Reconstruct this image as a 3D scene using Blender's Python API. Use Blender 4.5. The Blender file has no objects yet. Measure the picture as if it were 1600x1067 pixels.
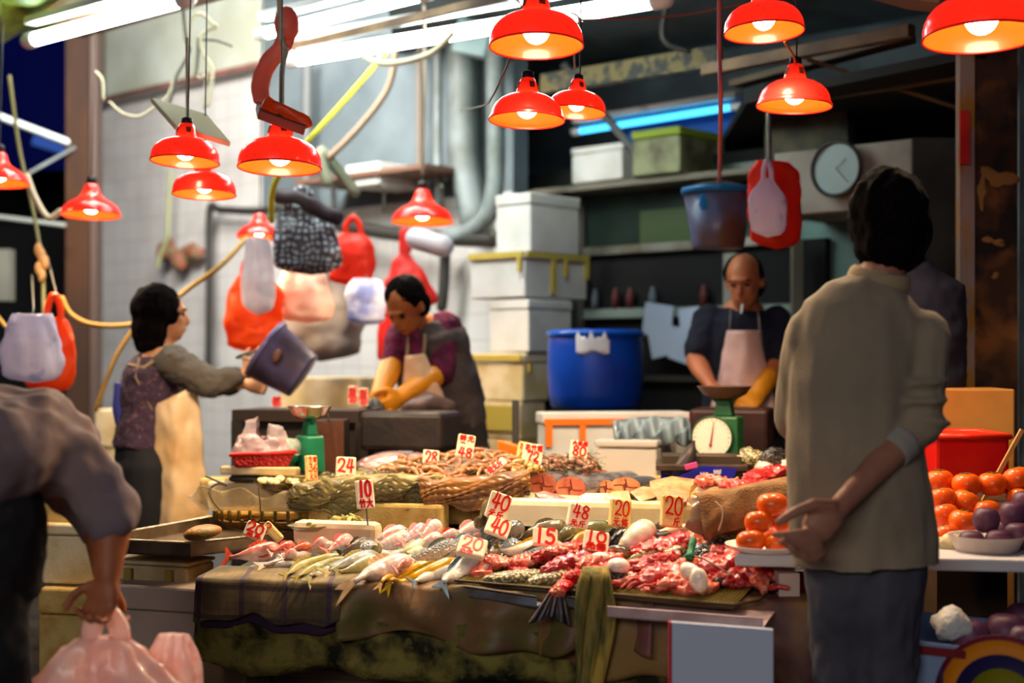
import bpy, bmesh, math, random
from mathutils import Vector, Matrix, noise, Euler
random.seed(7)
R = random.Random(11)
PI = math.pi
scene = bpy.context.scene
C = scene.collection

# ------------------------------------------------ camera, world, exposure
F = 2222.0; HZ = 560.0; CAMZ = 1.25
cd = bpy.data.cameras.new('camera'); cam = bpy.data.objects.new('camera', cd); C.objects.link(cam)
cam.location = (0, 0, CAMZ); cam.rotation_euler = (PI/2, 0, 0)
cd.sensor_width = 36; cd.lens = 36*F/1600
cd.shift_y = (HZ-533.5)/1600
cd.dof.use_dof = True; cd.dof.focus_distance = 4.3; cd.dof.aperture_fstop = 1.35
cd.clip_end = 200
scene.camera = cam
w = bpy.data.worlds.new('night'); scene.world = w; w.use_nodes = True
bg = w.node_tree.nodes['Background']; bg.inputs[0].default_value = (0.010, 0.020, 0.085, 1); bg.inputs[1].default_value = 0.35
scene.view_settings.view_transform = 'Standard'; scene.view_settings.look = 'None'
scene.view_settings.gamma = 1; scene.view_settings.use_curve_mapping = False
scene.view_settings.exposure = 0.0

def area_light(name, loc, target, size, power, col):
    l = bpy.data.lights.new(name, 'AREA'); l.energy = power; l.color = col; l.shape = 'RECTANGLE'; l.size, l.size_y = size
    o = bpy.data.objects.new(name, l); C.objects.link(o); o.location = loc
    o.rotation_euler = (Vector(target)-Vector(loc)).to_track_quat('-Z', 'Y').to_euler()
    return o
# added fill behind the photographer, standing in for unseen shops across the lane, and the night market's light overhead
area_light('lane_fill_light', (-2.5, -4.5, 3.4), (0.3, 4, 1.0), (5, 1.2), 165, (1.0, 0.94, 0.88))
area_light('stall_ceiling_light', (0.5, 7.0, 3.3), (0.4, 7.2, 0), (2.5, 1.2), 60, (0.80, 0.93, 1.0))
# unseen area light added above the frame to brighten the tiled wall
area_light('left_wall_fill', (-1.7, 6.6, 3.5), (-2.4, 9.0, 1.8), (2.2, .5), 250, (1.0, 0.95, 0.90))

# ------------------------------------------------ pixel helpers: a ray of the photograph met with a depth or a surface
def P(px, py, Y): return Vector(((px-800)/F*Y, Y, CAMZ+(HZ-py)/F*Y))
def S(px, Y): return px/F*Y                                   # pixels to metres at depth Y
TA = Vector((-.886, 4.19)); TE = Vector((.9655, -.261)); TN = Vector((.261, .9655))
def tab(px, py, lift=0.0):                                     # the sloping front display
    u = (px-800)/F; v = (py-HZ)/F
    Y = (CAMZ-.60-lift+.09*(TN.x*TA.x+TN.y*TA.y))/(v+.09*(TN.x*u+TN.y))
    return Vector((u*Y, Y, CAMZ-v*Y))
def edgeY(px):                                                 # depth of the table's front edge in pixel column px
    u = (px-800)/F
    return (TN.x*TA.x+TN.y*TA.y)/(TN.x*u+TN.y)
def tier(px, py, lift=0.0):                                    # the raised back display
    v = (py-HZ)/F; u = (px-800)/F
    Y = (CAMZ-.80-lift+.49)/(v+.1)
    return Vector((u*Y, Y, CAMZ-v*Y))
WK = .9; WY = 7.8
WD = Vector((1, -WK, 0)).normalized(); WN = Vector((-WK, -1, 0)).normalized()
def wallp(px, py, off=0.0):
    u = (px-800)/F; Y = (WY-off*math.hypot(1, WK))/(1+WK*u)
    return P(px, py, Y)
def tline(s, t):                                               # table frame: t along the front edge, s inwards
    q = TA+TE*t+TN*s
    return Vector((q.x, q.y, .60+.09*s))

# ------------------------------------------------ materials
MATS = {}
def _n(nt, t, **k):
    n = nt.nodes.new(t)
    for a, b in k.items(): setattr(n, a, b)
    return n
def mat(name, col, rough=.6, metal=0, c2=None, nscale=8, lo=.4, hi=.62, bump=0, bscale=60, spec=.5, trans=0, ior=1.4,
        c3=None, n3=3, lo3=.55, hi3=.62, coat=0, sss=0, transl=0, attr=False, alpha=1, stretch=None, coord='Object', emit=None, estr=0, voro=False, detail=5):
    if name in MATS: return MATS[name]
    m = bpy.data.materials.new(name); m.use_nodes = True; nt = m.node_tree; nt.nodes.clear(); L = nt.links.new
    out = _n(nt, 'ShaderNodeOutputMaterial'); p = _n(nt, 'ShaderNodeBsdfPrincipled'); L(p.outputs[0], out.inputs[0])
    p.inputs['Roughness'].default_value = rough; p.inputs['Metallic'].default_value = metal
    p.inputs['Specular IOR Level'].default_value = spec; p.inputs['IOR'].default_value = ior
    p.inputs['Transmission Weight'].default_value = trans; p.inputs['Coat Weight'].default_value = coat
    p.inputs['Coat Roughness'].default_value = .12
    p.inputs['Alpha'].default_value = alpha
    if sss: p.inputs['Subsurface Weight'].default_value = sss; p.inputs['Subsurface Radius'].default_value = (.02, .008, .004)
    if emit: p.inputs['Emission Color'].default_value = (*emit, 1); p.inputs['Emission Strength'].default_value = estr
    tc = _n(nt, 'ShaderNodeTexCoord'); vec = tc.outputs[coord]
    if stretch:
        mp = _n(nt, 'ShaderNodeMapping'); mp.inputs['Scale'].default_value = stretch; L(vec, mp.inputs[0]); vec = mp.outputs[0]
    base = None
    if attr:
        at = _n(nt, 'ShaderNodeAttribute', attribute_name='Col'); base = at.outputs['Color']
    def layer(b, cB, sc, l, h, bcol):
        nz = _n(nt, 'ShaderNodeTexNoise'); nz.inputs['Scale'].default_value = sc; nz.inputs['Detail'].default_value = detail; L(vec, nz.inputs['Vector'])
        rp = _n(nt, 'ShaderNodeMapRange'); rp.inputs[1].default_value = l; rp.inputs[2].default_value = h; L(nz.outputs[0], rp.inputs[0])
        mx = _n(nt, 'ShaderNodeMix', data_type='RGBA'); L(rp.outputs[0], mx.inputs[0])
        if b is None: mx.inputs[6].default_value = (*bcol, 1)
        else: L(b, mx.inputs[6])
        mx.inputs[7].default_value = (*cB, 1)
        return mx.outputs[2]
    if c2: base = layer(base, c2, nscale, lo, hi, col)
    if c3: base = layer(base, c3, n3, lo3, hi3, col)
    if base is None: p.inputs['Base Color'].default_value = (*col, 1)
    else: L(base, p.inputs['Base Color'])
    if bump:
        if voro: nz = _n(nt, 'ShaderNodeTexVoronoi')
        else: nz = _n(nt, 'ShaderNodeTexNoise'); nz.inputs['Detail'].default_value = 4
        nz.inputs['Scale'].default_value = bscale; L(vec, nz.inputs['Vector'])
        b = _n(nt, 'ShaderNodeBump'); b.inputs['Strength'].default_value = bump; b.inputs['Distance'].default_value = .01
        L(nz.outputs[0], b.inputs['Height']); L(b.outputs[0], p.inputs['Normal'])
    if transl:
        tr = _n(nt, 'ShaderNodeBsdfTranslucent')
        if base is None: tr.inputs[0].default_value = (*col, 1)
        else: L(base, tr.inputs[0])
        ms = _n(nt, 'ShaderNodeMixShader'); ms.inputs[0].default_value = transl
        L(p.outputs[0], ms.inputs[1]); L(tr.outputs[0], ms.inputs[2]); L(ms.outputs[0], out.inputs[0])
    MATS[name] = m
    return m
def emat(name, col, s):
    m = bpy.data.materials.new(name); m.use_nodes = True; nt = m.node_tree; nt.nodes.clear()
    e = _n(nt, 'ShaderNodeEmission'); e.inputs[0].default_value = (*col, 1); e.inputs[1].default_value = s
    o = _n(nt, 'ShaderNodeOutputMaterial'); nt.links.new(e.outputs[0], o.inputs[0]); return m
def srgb(r, g, b):
    f = lambda c: (c/255/12.92) if c/255 <= .04045 else ((c/255+.055)/1.055)**2.4
    return (f(r), f(g), f(b))

# ------------------------------------------------ mesh builder
class M:
    def __init__(s): s.v = []; s.f = []; s.c = []; s.mi = []
    def add(s, vs, fs, col=None, mi=0):
        n = len(s.v); s.v += [Vector(v) for v in vs]
        if callable(col): s.c += [col(i, v) for i, v in enumerate(vs)]
        else: s.c += [col or (.5, .5, .5)]*len(vs)
        s.f += [tuple(i+n for i in f) for f in fs]; s.mi += [mi]*len(fs); return s
    def box(s, c, d, rot=None, **k):
        c = Vector(c); h = Vector(d)/2
        vs = [Vector((x*h.x, y*h.y, z*h.z)) for x in (-1, 1) for y in (-1, 1) for z in (-1, 1)]
        if rot is not None:
            r = rot if isinstance(rot, Matrix) else Euler(rot).to_matrix()
            vs = [r@v for v in vs]
        return s.add([c+v for v in vs], [(0, 1, 3, 2), (4, 6, 7, 5), (0, 4, 5, 1), (2, 3, 7, 6), (0, 2, 6, 4), (1, 5, 7, 3)], **k)
    def hexa(s, lo, hi, **k):                                  # four floor corners, four top corners
        return s.add(list(lo)+list(hi), [(3, 2, 1, 0), (4, 5, 6, 7), (0, 1, 5, 4), (1, 2, 6, 5), (2, 3, 7, 6), (3, 0, 4, 7)], **k)
    def tube(s, pts, rx, ry=None, side=None, seg=10, round_=True, col=None, closed=False, mi=0, jit=0):
        pts = [Vector(p) for p in pts]; n = len(pts)
        rx = list(rx) if hasattr(rx, '__iter__') else [rx]*n
        ry = list(ry) if hasattr(ry, '__iter__') else ([ry]*n if ry is not None else rx[:])
        if round_ and not closed:
            t0 = (pts[0]-pts[1]).normalized(); t1 = (pts[-1]-pts[-2]).normalized()
            r0 = min(rx[0], ry[0]); r1 = min(rx[-1], ry[-1])
            pts = [pts[0]+t0*r0*.85, pts[0]+t0*r0*.5]+pts+[pts[-1]+t1*r1*.5, pts[-1]+t1*r1*.85]
            rx = [rx[0]*.4, rx[0]*.82]+rx+[rx[-1]*.82, rx[-1]*.4]; ry = [ry[0]*.4, ry[0]*.82]+ry+[ry[-1]*.82, ry[-1]*.4]; n += 4
        prev = None; vs = []
        for i, p in enumerate(pts):
            a = pts[(i-1) % n] if closed else pts[max(i-1, 0)]; b = pts[(i+1) % n] if closed else pts[min(i+1, n-1)]
            t = (b-a)
            t = t.normalized() if t.length > 1e-9 else Vector((0, 0, 1))
            if side is not None: u = Vector(side)
            elif prev is not None: u = prev
            else: u = Vector((0, 0, 1)) if abs(t.z) < .9 else Vector((1, 0, 0))
            u = u-t*u.dot(t)
            u = u.normalized() if u.length > 1e-6 else t.orthogonal().normalized()
            prev = u; w_ = t.cross(u)
            for k in range(seg):
                a_ = 2*PI*k/seg; q = p+u*rx[i]*math.cos(a_)+w_*ry[i]*math.sin(a_)
                if jit: q += noise.noise_vector(q*18)*jit
                vs.append(q)
        fs = []
        for i in range(n if closed else n-1):
            j = (i+1) % n
            for k in range(seg):
                k2 = (k+1) % seg; fs.append((i*seg+k, i*seg+k2, j*seg+k2, j*seg+k))
        if not closed:
            fs.append(tuple(range(seg))[::-1]); fs.append(tuple((n-1)*seg+k for k in range(seg)))
        return s.add(vs, fs, col=col, mi=mi)
    def ell(s, c, r, rot=None, seg=16, col=None, jit=0, js=12, mi=0):
        c = Vector(c); r = r if hasattr(r, '__iter__') else (r, r, r); vs = [Vector((0, 0, -1))]; h = seg//2
        for i in range(1, h):
            a = -PI/2+PI*i/h
            for k in range(seg):
                b = 2*PI*k/seg; vs.append(Vector((math.cos(a)*math.cos(b), math.cos(a)*math.sin(b), math.sin(a))))
        vs.append(Vector((0, 0, 1)))
        m = rot if isinstance(rot, Matrix) else (Euler(rot).to_matrix() if rot is not None else Matrix.Identity(3))
        out = []
        for v in vs:
            q = m@Vector((v.x*r[0], v.y*r[1], v.z*r[2]))+c
            if jit: q += (q-c)*noise.noise(q*js)*jit
            out.append(q)
        fs = [(0, 1+(k+1) % seg, 1+k) for k in range(seg)]
        for i in range(h-2):
            for k in range(seg):
                k2 = (k+1) % seg; a = 1+i*seg; b = a+seg
                fs.append((a+k, a+k2, b+k2, b+k))
        l = len(out)-1; a = 1+(h-2)*seg
        fs += [(a+k, a+(k+1) % seg, l) for k in range(seg)]
        return s.add(out, fs, col=col, mi=mi)
    def lathe(s, prof, c=(0, 0, 0), rot=None, seg=32, col=None, fn=None, mi=0):
        c = Vector(c); m = rot if isinstance(rot, Matrix) else (Euler(rot).to_matrix() if rot is not None else Matrix.Identity(3))
        vs = []
        for (r, z) in prof:
            for k in range(seg):
                a = 2*PI*k/seg; q = Vector((r*math.cos(a), r*math.sin(a), z))
                if fn: q = fn(q, a)
                vs.append(m@q+c)
        fs = []
        for i in range(len(prof)-1):
            for k in range(seg):
                k2 = (k+1) % seg; fs.append((i*seg+k, i*seg+k2, (i+1)*seg+k2, (i+1)*seg+k))
        return s.add(vs, fs, col=col, mi=mi)
    def grid(s, fn, nu, nv, th=0.0, col=None, mi=0):
        vs = [Vector(fn(i/nu, j/nv)) for i in range(nu+1) for j in range(nv+1)]
        fs = [(i*(nv+1)+j, (i+1)*(nv+1)+j, (i+1)*(nv+1)+j+1, i*(nv+1)+j+1) for i in range(nu) for j in range(nv)]
        return s.add(vs, fs, col=col, mi=mi)
def base_of(vs):
    lo = [min(v[i] for v in vs) for i in range(3)]; hi = [max(v[i] for v in vs) for i in range(3)]
    return Vector(((lo[0]+hi[0])/2, (lo[1]+hi[1])/2, lo[2]))
def remesh_mesh(me, voxel, smooth):
    o = bpy.data.objects.new('tmp', me); C.objects.link(o)
    r = o.modifiers.new('r', 'REMESH'); r.mode = 'VOXEL'; r.voxel_size = voxel; r.use_smooth_shade = True
    if smooth: q = o.modifiers.new('s', 'SMOOTH'); q.factor = .5; q.iterations = smooth
    dg = bpy.context.evaluated_depsgraph_get(); new = bpy.data.meshes.new_from_object(o.evaluated_get(dg))
    bpy.data.objects.remove(o); bpy.data.meshes.remove(me)
    return new
ROOT = {}
def done(m, name, mats, parent=None, smooth=True, bevel=0, solid=0, local=False, voxel=0, vsmooth=4, label=None, cat=None, group=None, kind=None, disp=None, sub=0, ang=None):
    """build the collected shapes as ONE mesh object; world coordinates unless local"""
    mats = mats if isinstance(mats, (list, tuple)) else [mats]
    me = bpy.data.meshes.new(name)
    if parent is not None:
        root = ROOT[parent.name]; inv = root.inverted()
        vs = m.v if local else [inv@v for v in m.v]
        loc = Vector((0, 0, 0))
    else:
        loc = base_of(m.v) if not local else Vector((0, 0, 0)); vs = [v-loc for v in m.v]
        root = Matrix.Translation(loc)
    me.from_pydata([tuple(v) for v in vs], [], m.f); me.update()
    if voxel: me = remesh_mesh(me, voxel, vsmooth); me.name = name
    for x in mats: me.materials.append(x)
    if not voxel:
        ca = me.color_attributes.new('Col', 'FLOAT_COLOR', 'POINT')
        for i, c in enumerate(m.c): ca.data[i].color = (c[0], c[1], c[2], 1)
        if any(m.mi): me.polygons.foreach_set('material_index', m.mi)
    if disp:
        me.update(); ns = [Vector(v.normal) for v in me.vertices]
        if callable(disp):
            for v, nn in zip(me.vertices, ns): v.co += disp(v.co+loc, nn)
        else:
            amp, sc = disp; off = Vector((loc.x*7, loc.y*3, 5))
            for v, nn in zip(me.vertices, ns): v.co += nn*amp*noise.fractal((v.co+off)*sc, .6, 2.0, 3)
    me.polygons.foreach_set('use_smooth', [smooth]*len(me.polygons))
    if smooth and ang: 
        me.set_sharp_from_angle(angle=math.radians(ang))
    o = bpy.data.objects.new(name, me); C.objects.link(o)
    if parent is not None: o.parent = parent
    else: o.location = loc
    ROOT[o.name] = root
    if bevel:
        b = o.modifiers.new('bevel', 'BEVEL'); b.width = bevel; b.segments = 2; b.limit_method = 'ANGLE'
    if solid:
        b = o.modifiers.new('solid', 'SOLIDIFY'); b.thickness = solid
    if sub:
        b = o.modifiers.new('sub', 'SUBSURF'); b.levels = sub; b.render_levels = sub
    tag(o, label, cat, group, kind); return o
def tag(o, label=None, cat=None, group=None, kind=None):
    for k, v in (('label', label), ('category', cat), ('group', group), ('kind', kind)):
        if v: o[k] = v
    return o
def thing(name, label, cat, loc=(0, 0, 0), rot=None, group=None, mtx=None):
    o = bpy.data.objects.new(name, None); C.objects.link(o); o.empty_display_size = .05
    mt = mtx if mtx is not None else Matrix.Translation(Vector(loc))@(Euler(rot).to_matrix().to_4x4() if rot else Matrix.Identity(4))
    o.matrix_world = mt; ROOT[o.name] = mt
    return tag(o, label, cat, group)
def copy_thing(src, mtx, label, group=None):
    c = src.copy(); C.objects.link(c); c.matrix_world = mtx; c['label'] = label
    if group: c['group'] = group
    ROOT[c.name] = mtx
    for ch in list(src.children):
        d = ch.copy(); C.objects.link(d); d.parent = c
        for g in list(ch.children):
            e = g.copy(); C.objects.link(e); e.parent = d
    return c
def bez(a, b, sag=0, n=10, side=(0, 0, 0)):
    a, b, side = Vector(a), Vector(b), Vector(side)
    return [a.lerp(b, i/n)+(Vector((0, 0, -1))*sag+side)*4*(i/n)*(1-i/n) for i in range(n+1)]
def spline(pts, n=6):
    pts = [Vector(p) for p in pts]; out = []
    for i in range(len(pts)-1):
        p0 = pts[max(i-1, 0)]; p1 = pts[i]; p2 = pts[i+1]; p3 = pts[min(i+2, len(pts)-1)]
        for k in range(n):
            t = k/n
            out.append(.5*((2*p1)+(-p0+p2)*t+(2*p0-5*p1+4*p2-p3)*t*t+(-p0+3*p1-3*p2+p3)*t**3))
    out.append(pts[-1]); return out
def cord(name, pts, r, m, label, cat='cord', group=None, n=6, parent=None):
    return done(M().tube(spline(pts, n), r, seg=6), name, m, parent=parent, label=label, cat=cat, group=group)
def yawbox(pl, pc, pr, top, bot, Y, dirv=None):
    """corners of a box whose near upright edge stands at pixel column pc and depth Y; it runs back-left to pl and back-right to pr"""
    d = dirv or WD; n = Vector((d.y, -d.x, 0)); n = n if n.y < 0 else -n
    c = P(pc, 560, Y); ul, ur = (pl-800)/F, (pr-800)/F
    a = (c.x-ul*c.y)/(d.x-ul*d.y); b = (ur*c.y-c.x)/(-n.x+ur*n.y)
    b = b if .04 < b < .9 else .32
    q = [c, c-n*b, c-n*b-d*a, c-d*a]
    zt = P(pc, top, Y).z; zb = P(pc, bot, Y).z
    lo = [Vector((v.x, v.y, zb)) for v in q]; hi = [Vector((v.x, v.y, zt)) for v in q]
    return lo, hi
# ================================================ SETTING
plain = lambda n, r, g, b, **k: mat(n, srgb(r, g, b), **k)
m_floor = plain('wet_floor', 60, 55, 50, rough=.25, c2=srgb(30, 28, 26), nscale=3, bump=.3, bscale=20)
def tilewall():
    m = bpy.data.materials.new('white_tiles'); m.use_nodes = True; nt = m.node_tree; L = nt.links.new
    p = nt.nodes['Principled BSDF']; p.inputs['Roughness'].default_value = .35
    tc = _n(nt, 'ShaderNodeTexCoord'); br = _n(nt, 'ShaderNodeTexBrick'); L(tc.outputs['UV'], br.inputs[0])
    br.offset = 0; br.inputs['Scale'].default_value = 1; br.inputs['Brick Width'].default_value = .15; br.inputs['Row Height'].default_value = .15
    br.inputs['Mortar Size'].default_value = .004; br.inputs['Color1'].default_value = (*srgb(214, 212, 206), 1); br.inputs['Color2'].default_value = (*srgb(205, 203, 200), 1)
    br.inputs['Mortar'].default_value = (*srgb(186, 182, 174), 1)
    nz = _n(nt, 'ShaderNodeTexNoise'); nz.inputs['Scale'].default_value = 2.2; L(tc.outputs['Object'], nz.inputs[0])
    rp = _n(nt, 'ShaderNodeMapRange'); rp.inputs[1].default_value = .5; rp.inputs[2].default_value = .75; rp.inputs[4].default_value = .45; L(nz.outputs[0], rp.inputs[0])
    mx = _n(nt, 'ShaderNodeMix', data_type='RGBA'); L(rp.outputs[0], mx.inputs[0]); L(br.outputs[0], mx.inputs[6]); mx.inputs[7].default_value = (*srgb(150, 140, 125), 1)
    L(mx.outputs[2], p.inputs['Base Color']); return m
m_tile = tilewall()
m_bluewall = plain('painted_wall', 112, 124, 128, rough=.7, c2=srgb(86, 98, 102), nscale=2.5, lo=.35, hi=.7, c3=srgb(70, 72, 66), n3=6, lo3=.68, hi3=.76, bump=.1)
m_dark = plain('mottled_dark', 26, 22, 20, rough=.8, c2=srgb(12, 10, 10), nscale=3)  # near-black brown with random darker mottling
m_black = plain('black_void', 9, 9, 10, rough=.9)
m_darkgreen = plain('green_reflection_glass', 34, 48, 40, rough=.25, c2=srgb(20, 28, 26), nscale=2)
m_alu = plain('aluminium', 125, 125, 118, rough=.45, metal=.6, c2=srgb(90, 85, 70), nscale=6)
m_rust = plain('rusty_steel', 62, 36, 20, rough=.8, c2=srgb(130, 78, 30), nscale=2.6, lo=.5, hi=.62, c3=srgb(30, 18, 14), n3=5, lo3=.5, hi3=.6, bump=.3, bscale=30)
m_rust2 = plain('brown_post', 66, 38, 16, rough=.8, c2=srgb(38, 26, 20), nscale=2.5, lo=.4, hi=.6, bump=.2, stretch=(1, 1, .3))
m_pipe = plain('grey_pipe', 128, 138, 138, rough=.5, c2=srgb(100, 106, 100), nscale=5)
m_darkpipe = plain('dark_pipe', 52, 50, 46, rough=.5)
m_pink = plain('pinkish_steel', 160, 98, 88, rough=.6, c2=srgb(120, 90, 78), nscale=5)
m_beam = plain('brown_beam', 118, 92, 66, rough=.7, c2=srgb(82, 60, 45), nscale=5)
m_foam = plain('white_foam', 200, 199, 194, rough=.7, c2=srgb(178, 176, 166), nscale=5, lo=.4, hi=.75, bump=.12, bscale=220)
m_foamy = plain('stained_foam', 208, 178, 106, rough=.6, c2=srgb(166, 124, 50), nscale=9, lo=.42, hi=.72, c3=srgb(110, 80, 30), n3=34, lo3=.68, hi3=.74, bump=.25, bscale=160)
m_foamc = plain('cream_foam', 222, 205, 168, rough=.65, c2=srgb(196, 172, 120), nscale=7, bump=.15, bscale=180)
m_tape = plain('yellow_tape', 178, 156, 70, rough=.4)
m_otape = plain('orange_tape', 232, 110, 20, rough=.4)
m_white = plain('white_plastic', 232, 232, 230, rough=.4)
m_cable = plain('pale_cable', 178, 168, 140, rough=.5)
m_cableg = plain('grey_cable', 92, 86, 74, rough=.5)
m_cabley = plain('yellow_rope', 206, 196, 40, rough=.6, bump=.3, bscale=200)
m_cableo = plain('ochre_cable', 160, 124, 52, rough=.5)

done(M().box((0, 6, -.05), (20, 22, .1)), 'floor', m_floor, kind='structure', smooth=False)
def wallpoly(name, px0, py0, px1, py1, off, m, th=.12, uv=False):
    """a slab of the oblique back wall between two pixel columns, reaching from one height to another"""
    a = wallp(px0, 560, off); b = wallp(px1, 560, off)
    z0 = wallp(px0, py1, off).z if py1 is not None else 0; z1 = wallp(px0, py0, off).z if py0 is not None else 4.2
    k = -WN*th
    lo = [Vector((a.x, a.y, z0)), Vector((b.x, b.y, z0)), Vector((b.x, b.y, z0))+k, Vector((a.x, a.y, z0))+k]
    hi = [Vector((v.x, v.y, z1)) for v in lo]
    o = done(M().hexa(lo, hi), name, m, smooth=False, kind='structure')
    if uv:
        me = o.data; ul = me.uv_layers.new(name='UVMap')
        for lp in me.loops:
            co = me.vertices[lp.vertex_index].co; ul.data[lp.index].uv = (co.dot(WD), co.z)
    return o
wallpoly('wall_left', 152, None, 410, None, 0, m_tile, uv=True)
wallpoly('wall_back', 410, None, 802, None, .02, m_bluewall)
# lower tiled part of the middle wall
wallpoly('wall_middle', 410, 340, 800, None, .06, m_tile, th=.04, uv=True)
# the dark shop interior right of the boxes
wallpoly('wall_shop', 700, None, 1760, None, -1.2, plain('shop_wall', 84, 94, 100, rough=.7, c2=srgb(60, 66, 70), nscale=2))
# far dark lane at the left and the night backdrop of buildings beyond
done(M().box((-6.4, 12.2, 2.5), (7, .2, 5), rot=(0, 0, .2)), 'wall_lane', plain('night_facade', 24, 14, 16, rough=.9, c2=srgb(40, 20, 20), nscale=1.2), kind='structure', smooth=False)
done(M().box((P(50, 140, 11).x, 11, P(50, 140, 11).z), (1.0, .05, 1.25)), 'sky_panel_1', plain('night_sky_blue', 4, 8, 62, rough=.15), kind='structure', smooth=False)  # the navy night sky, stood up as a thin panel
done(M().box((2, 12.5, 2.5), (14, .2, 5)), 'wall_far', m_black, kind='structure', smooth=False)
# ceiling of the shop (dark) over the right part
lo = [P(0, 560, 12.3)]*4
def slab(name, pts, z, th, m, **k):
    lo = [Vector((x, y, z)) for x, y in pts]
    return done(M().hexa(lo, [v+Vector((0, 0, th)) for v in lo]), name, m, smooth=False, **k)
slab('ceiling', [(-.6, 6.6), (4.5, 4.6), (5.5, 12.4), (-.9, 12.4)], 3.05, .1, plain('dingy_ceiling', 96, 102, 104, rough=.8, c2=srgb(60, 58, 54), nscale=1.5), kind='structure')

# white upper panel with pink rail on the left wall
q = [wallp(158, 560, .05), wallp(404, 560, .05)]
z0, z1 = wallp(160, 155, .05).z, wallp(160, 30, .05).z
lo = [Vector((q[0].x, q[0].y, z0)), Vector((q[1].x, q[1].y, z0)), Vector((q[1].x, q[1].y, z0))-WN*.03, Vector((q[0].x, q[0].y, z0))-WN*.03]
done(M().hexa(lo, [v+Vector((0, 0, z1-z0+.5)) for v in lo]), 'wall_panel', plain('greenish_panel', 205, 214, 200, rough=.6, c2=srgb(185, 190, 170), nscale=2), kind='structure', smooth=False)
done(M().tube([wallp(152, 158, .1), wallp(406, 100, .1)], .022, seg=8), 'trim_1', m_pink, kind='structure')
done(M().tube([wallp(158, 160, .1), wallp(158, 30, .1)], .028, seg=8), 'trim_2', m_cableg, kind='structure')

# pillars
def post(name, px0, px1, Y, m, top=3.6, bot=0, depth=.14, **k):
    a, b = P(px0, 560, Y), P(px1, 560, Y)
    return done(M().box(((a.x+b.x)/2, Y+depth/2, (top+bot)/2), (b.x-a.x, depth, top-bot)), name, m, smooth=False, bevel=.004, **k)
t = thing('brown_pillar', 'brown weathered metal pillar at the left edge of the white tiled wall', 'pillar', P(125, 560, 8.6)*Vector((1, 1, 0)) if False else (P(125, 560, 8.6).x, 8.6, 0))
done(M().box((P(120, 0, 8.6).x, 8.68, 1.8), (S(36, 8.6), .15, 3.6)), 'brown_face', m_rust2, parent=t, smooth=False)
done(M().box((P(142, 0, 8.6).x, 8.7, 1.8), (S(12, 8.6), .12, 3.6)), 'pale_edge', plain('pale_brown_edge', 84, 66, 58, rough=.6), parent=t, smooth=False)
t = thing('rusty_pillar', 'rusty steel pillar with peeling paint behind the fruit stand', 'pillar', (P(1545, 0, 5.35).x, 5.35, 0))
done(M().box((P(1555, 0, 5.35).x, 5.43, 1.8), (S(70, 5.35), .16, 3.6)), 'rusty_face', m_rust, parent=t, smooth=False)
done(M().box((P(1508, 0, 5.35).x, 5.35, 1.8), (S(23, 5.35), .05, 3.6)), 'painted_strip', plain('peeling_paint', 150, 128, 118, rough=.6, c2=srgb(160, 112, 40), nscale=9, lo=.5, hi=.6, stretch=(2, 2, .6)), parent=t, smooth=False)
pr = P(1508, 215, 5.31)
done(M().box((P(1507, 0, 5.31).x, 5.31, pr.z), (S(15, 5.35), .012, .2)), 'red_paint_mark', plain('red_mark', 205, 35, 25, rough=.5), parent=t, smooth=False)
for (x, y, r_, h_) in ((1560, 275, .05, .02), (1553, 378, .06, .018), (1535, 300, .02, .05), (1556, 430, .035, .008)):
    c = P(x, y, 5.34)
    done(M().ell((c.x, 5.35, c.z), (r_*.8, .004, h_*1.2), jit=1.6, js=30), 'paint_flake', plain('tan_flake', 150, 104, 50, rough=.7), parent=t)
post('trim_3', 1592, 1625, 5.6, m_pipe, kind='structure')

# dark lane at the left: rails, distant shapes
cord('white_rail', [P(-60, 160, 8.0), P(104, 222, 8.0)], .022, plain('white_rail', 175, 185, 180), 'white rail slanting across the dark gap, upper left edge', 'rail')
cord('grey_rail', [P(-60, 332, 8.4), P(100, 352, 8.4)], .016, plain('grey_rail', 130, 135, 128), 'thin grey rail across the dark lane beneath the far-left lamp', 'rail')
cord('thin_strut', [P(46, 270, 8.4), P(116, 231, 8.6)], .01, m_pipe, 'short thin grey strut beside the brown pillar', 'rail')
done(M().box(P(80, 222, 9.5), (S(50, 9.5), .1, S(26, 9.5)), rot=(0, .3, 0)), 'blue_tarpaulin', plain('blue_tarp', 10, 60, 140), smooth=False, label='small blue tarpaulin corner in the dark lane under the white rail', cat='tarpaulin')
done(M().box(P(4, 430, 9), (S(30, 9), .1, S(80, 9))), 'grey_shutter', plain('grey_shutter', 120, 120, 108), smooth=False, label='grey shutter edge in the dark lane above the far-left white bag', cat='shutter')
done(M().grid(lambda u, v: P(-60, 22+6*math.sin(v*9), 6.2)+Vector((u*.46, v*.8-.3+u*.2, .03*math.sin(u*7)+u*.16)), 12, 12), 'awning', plain('green_awning', 120, 130, 20, c2=srgb(60, 80, 20), nscale=8), solid=.01, label='yellow-green awning corner at the top left', cat='awning')

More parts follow.
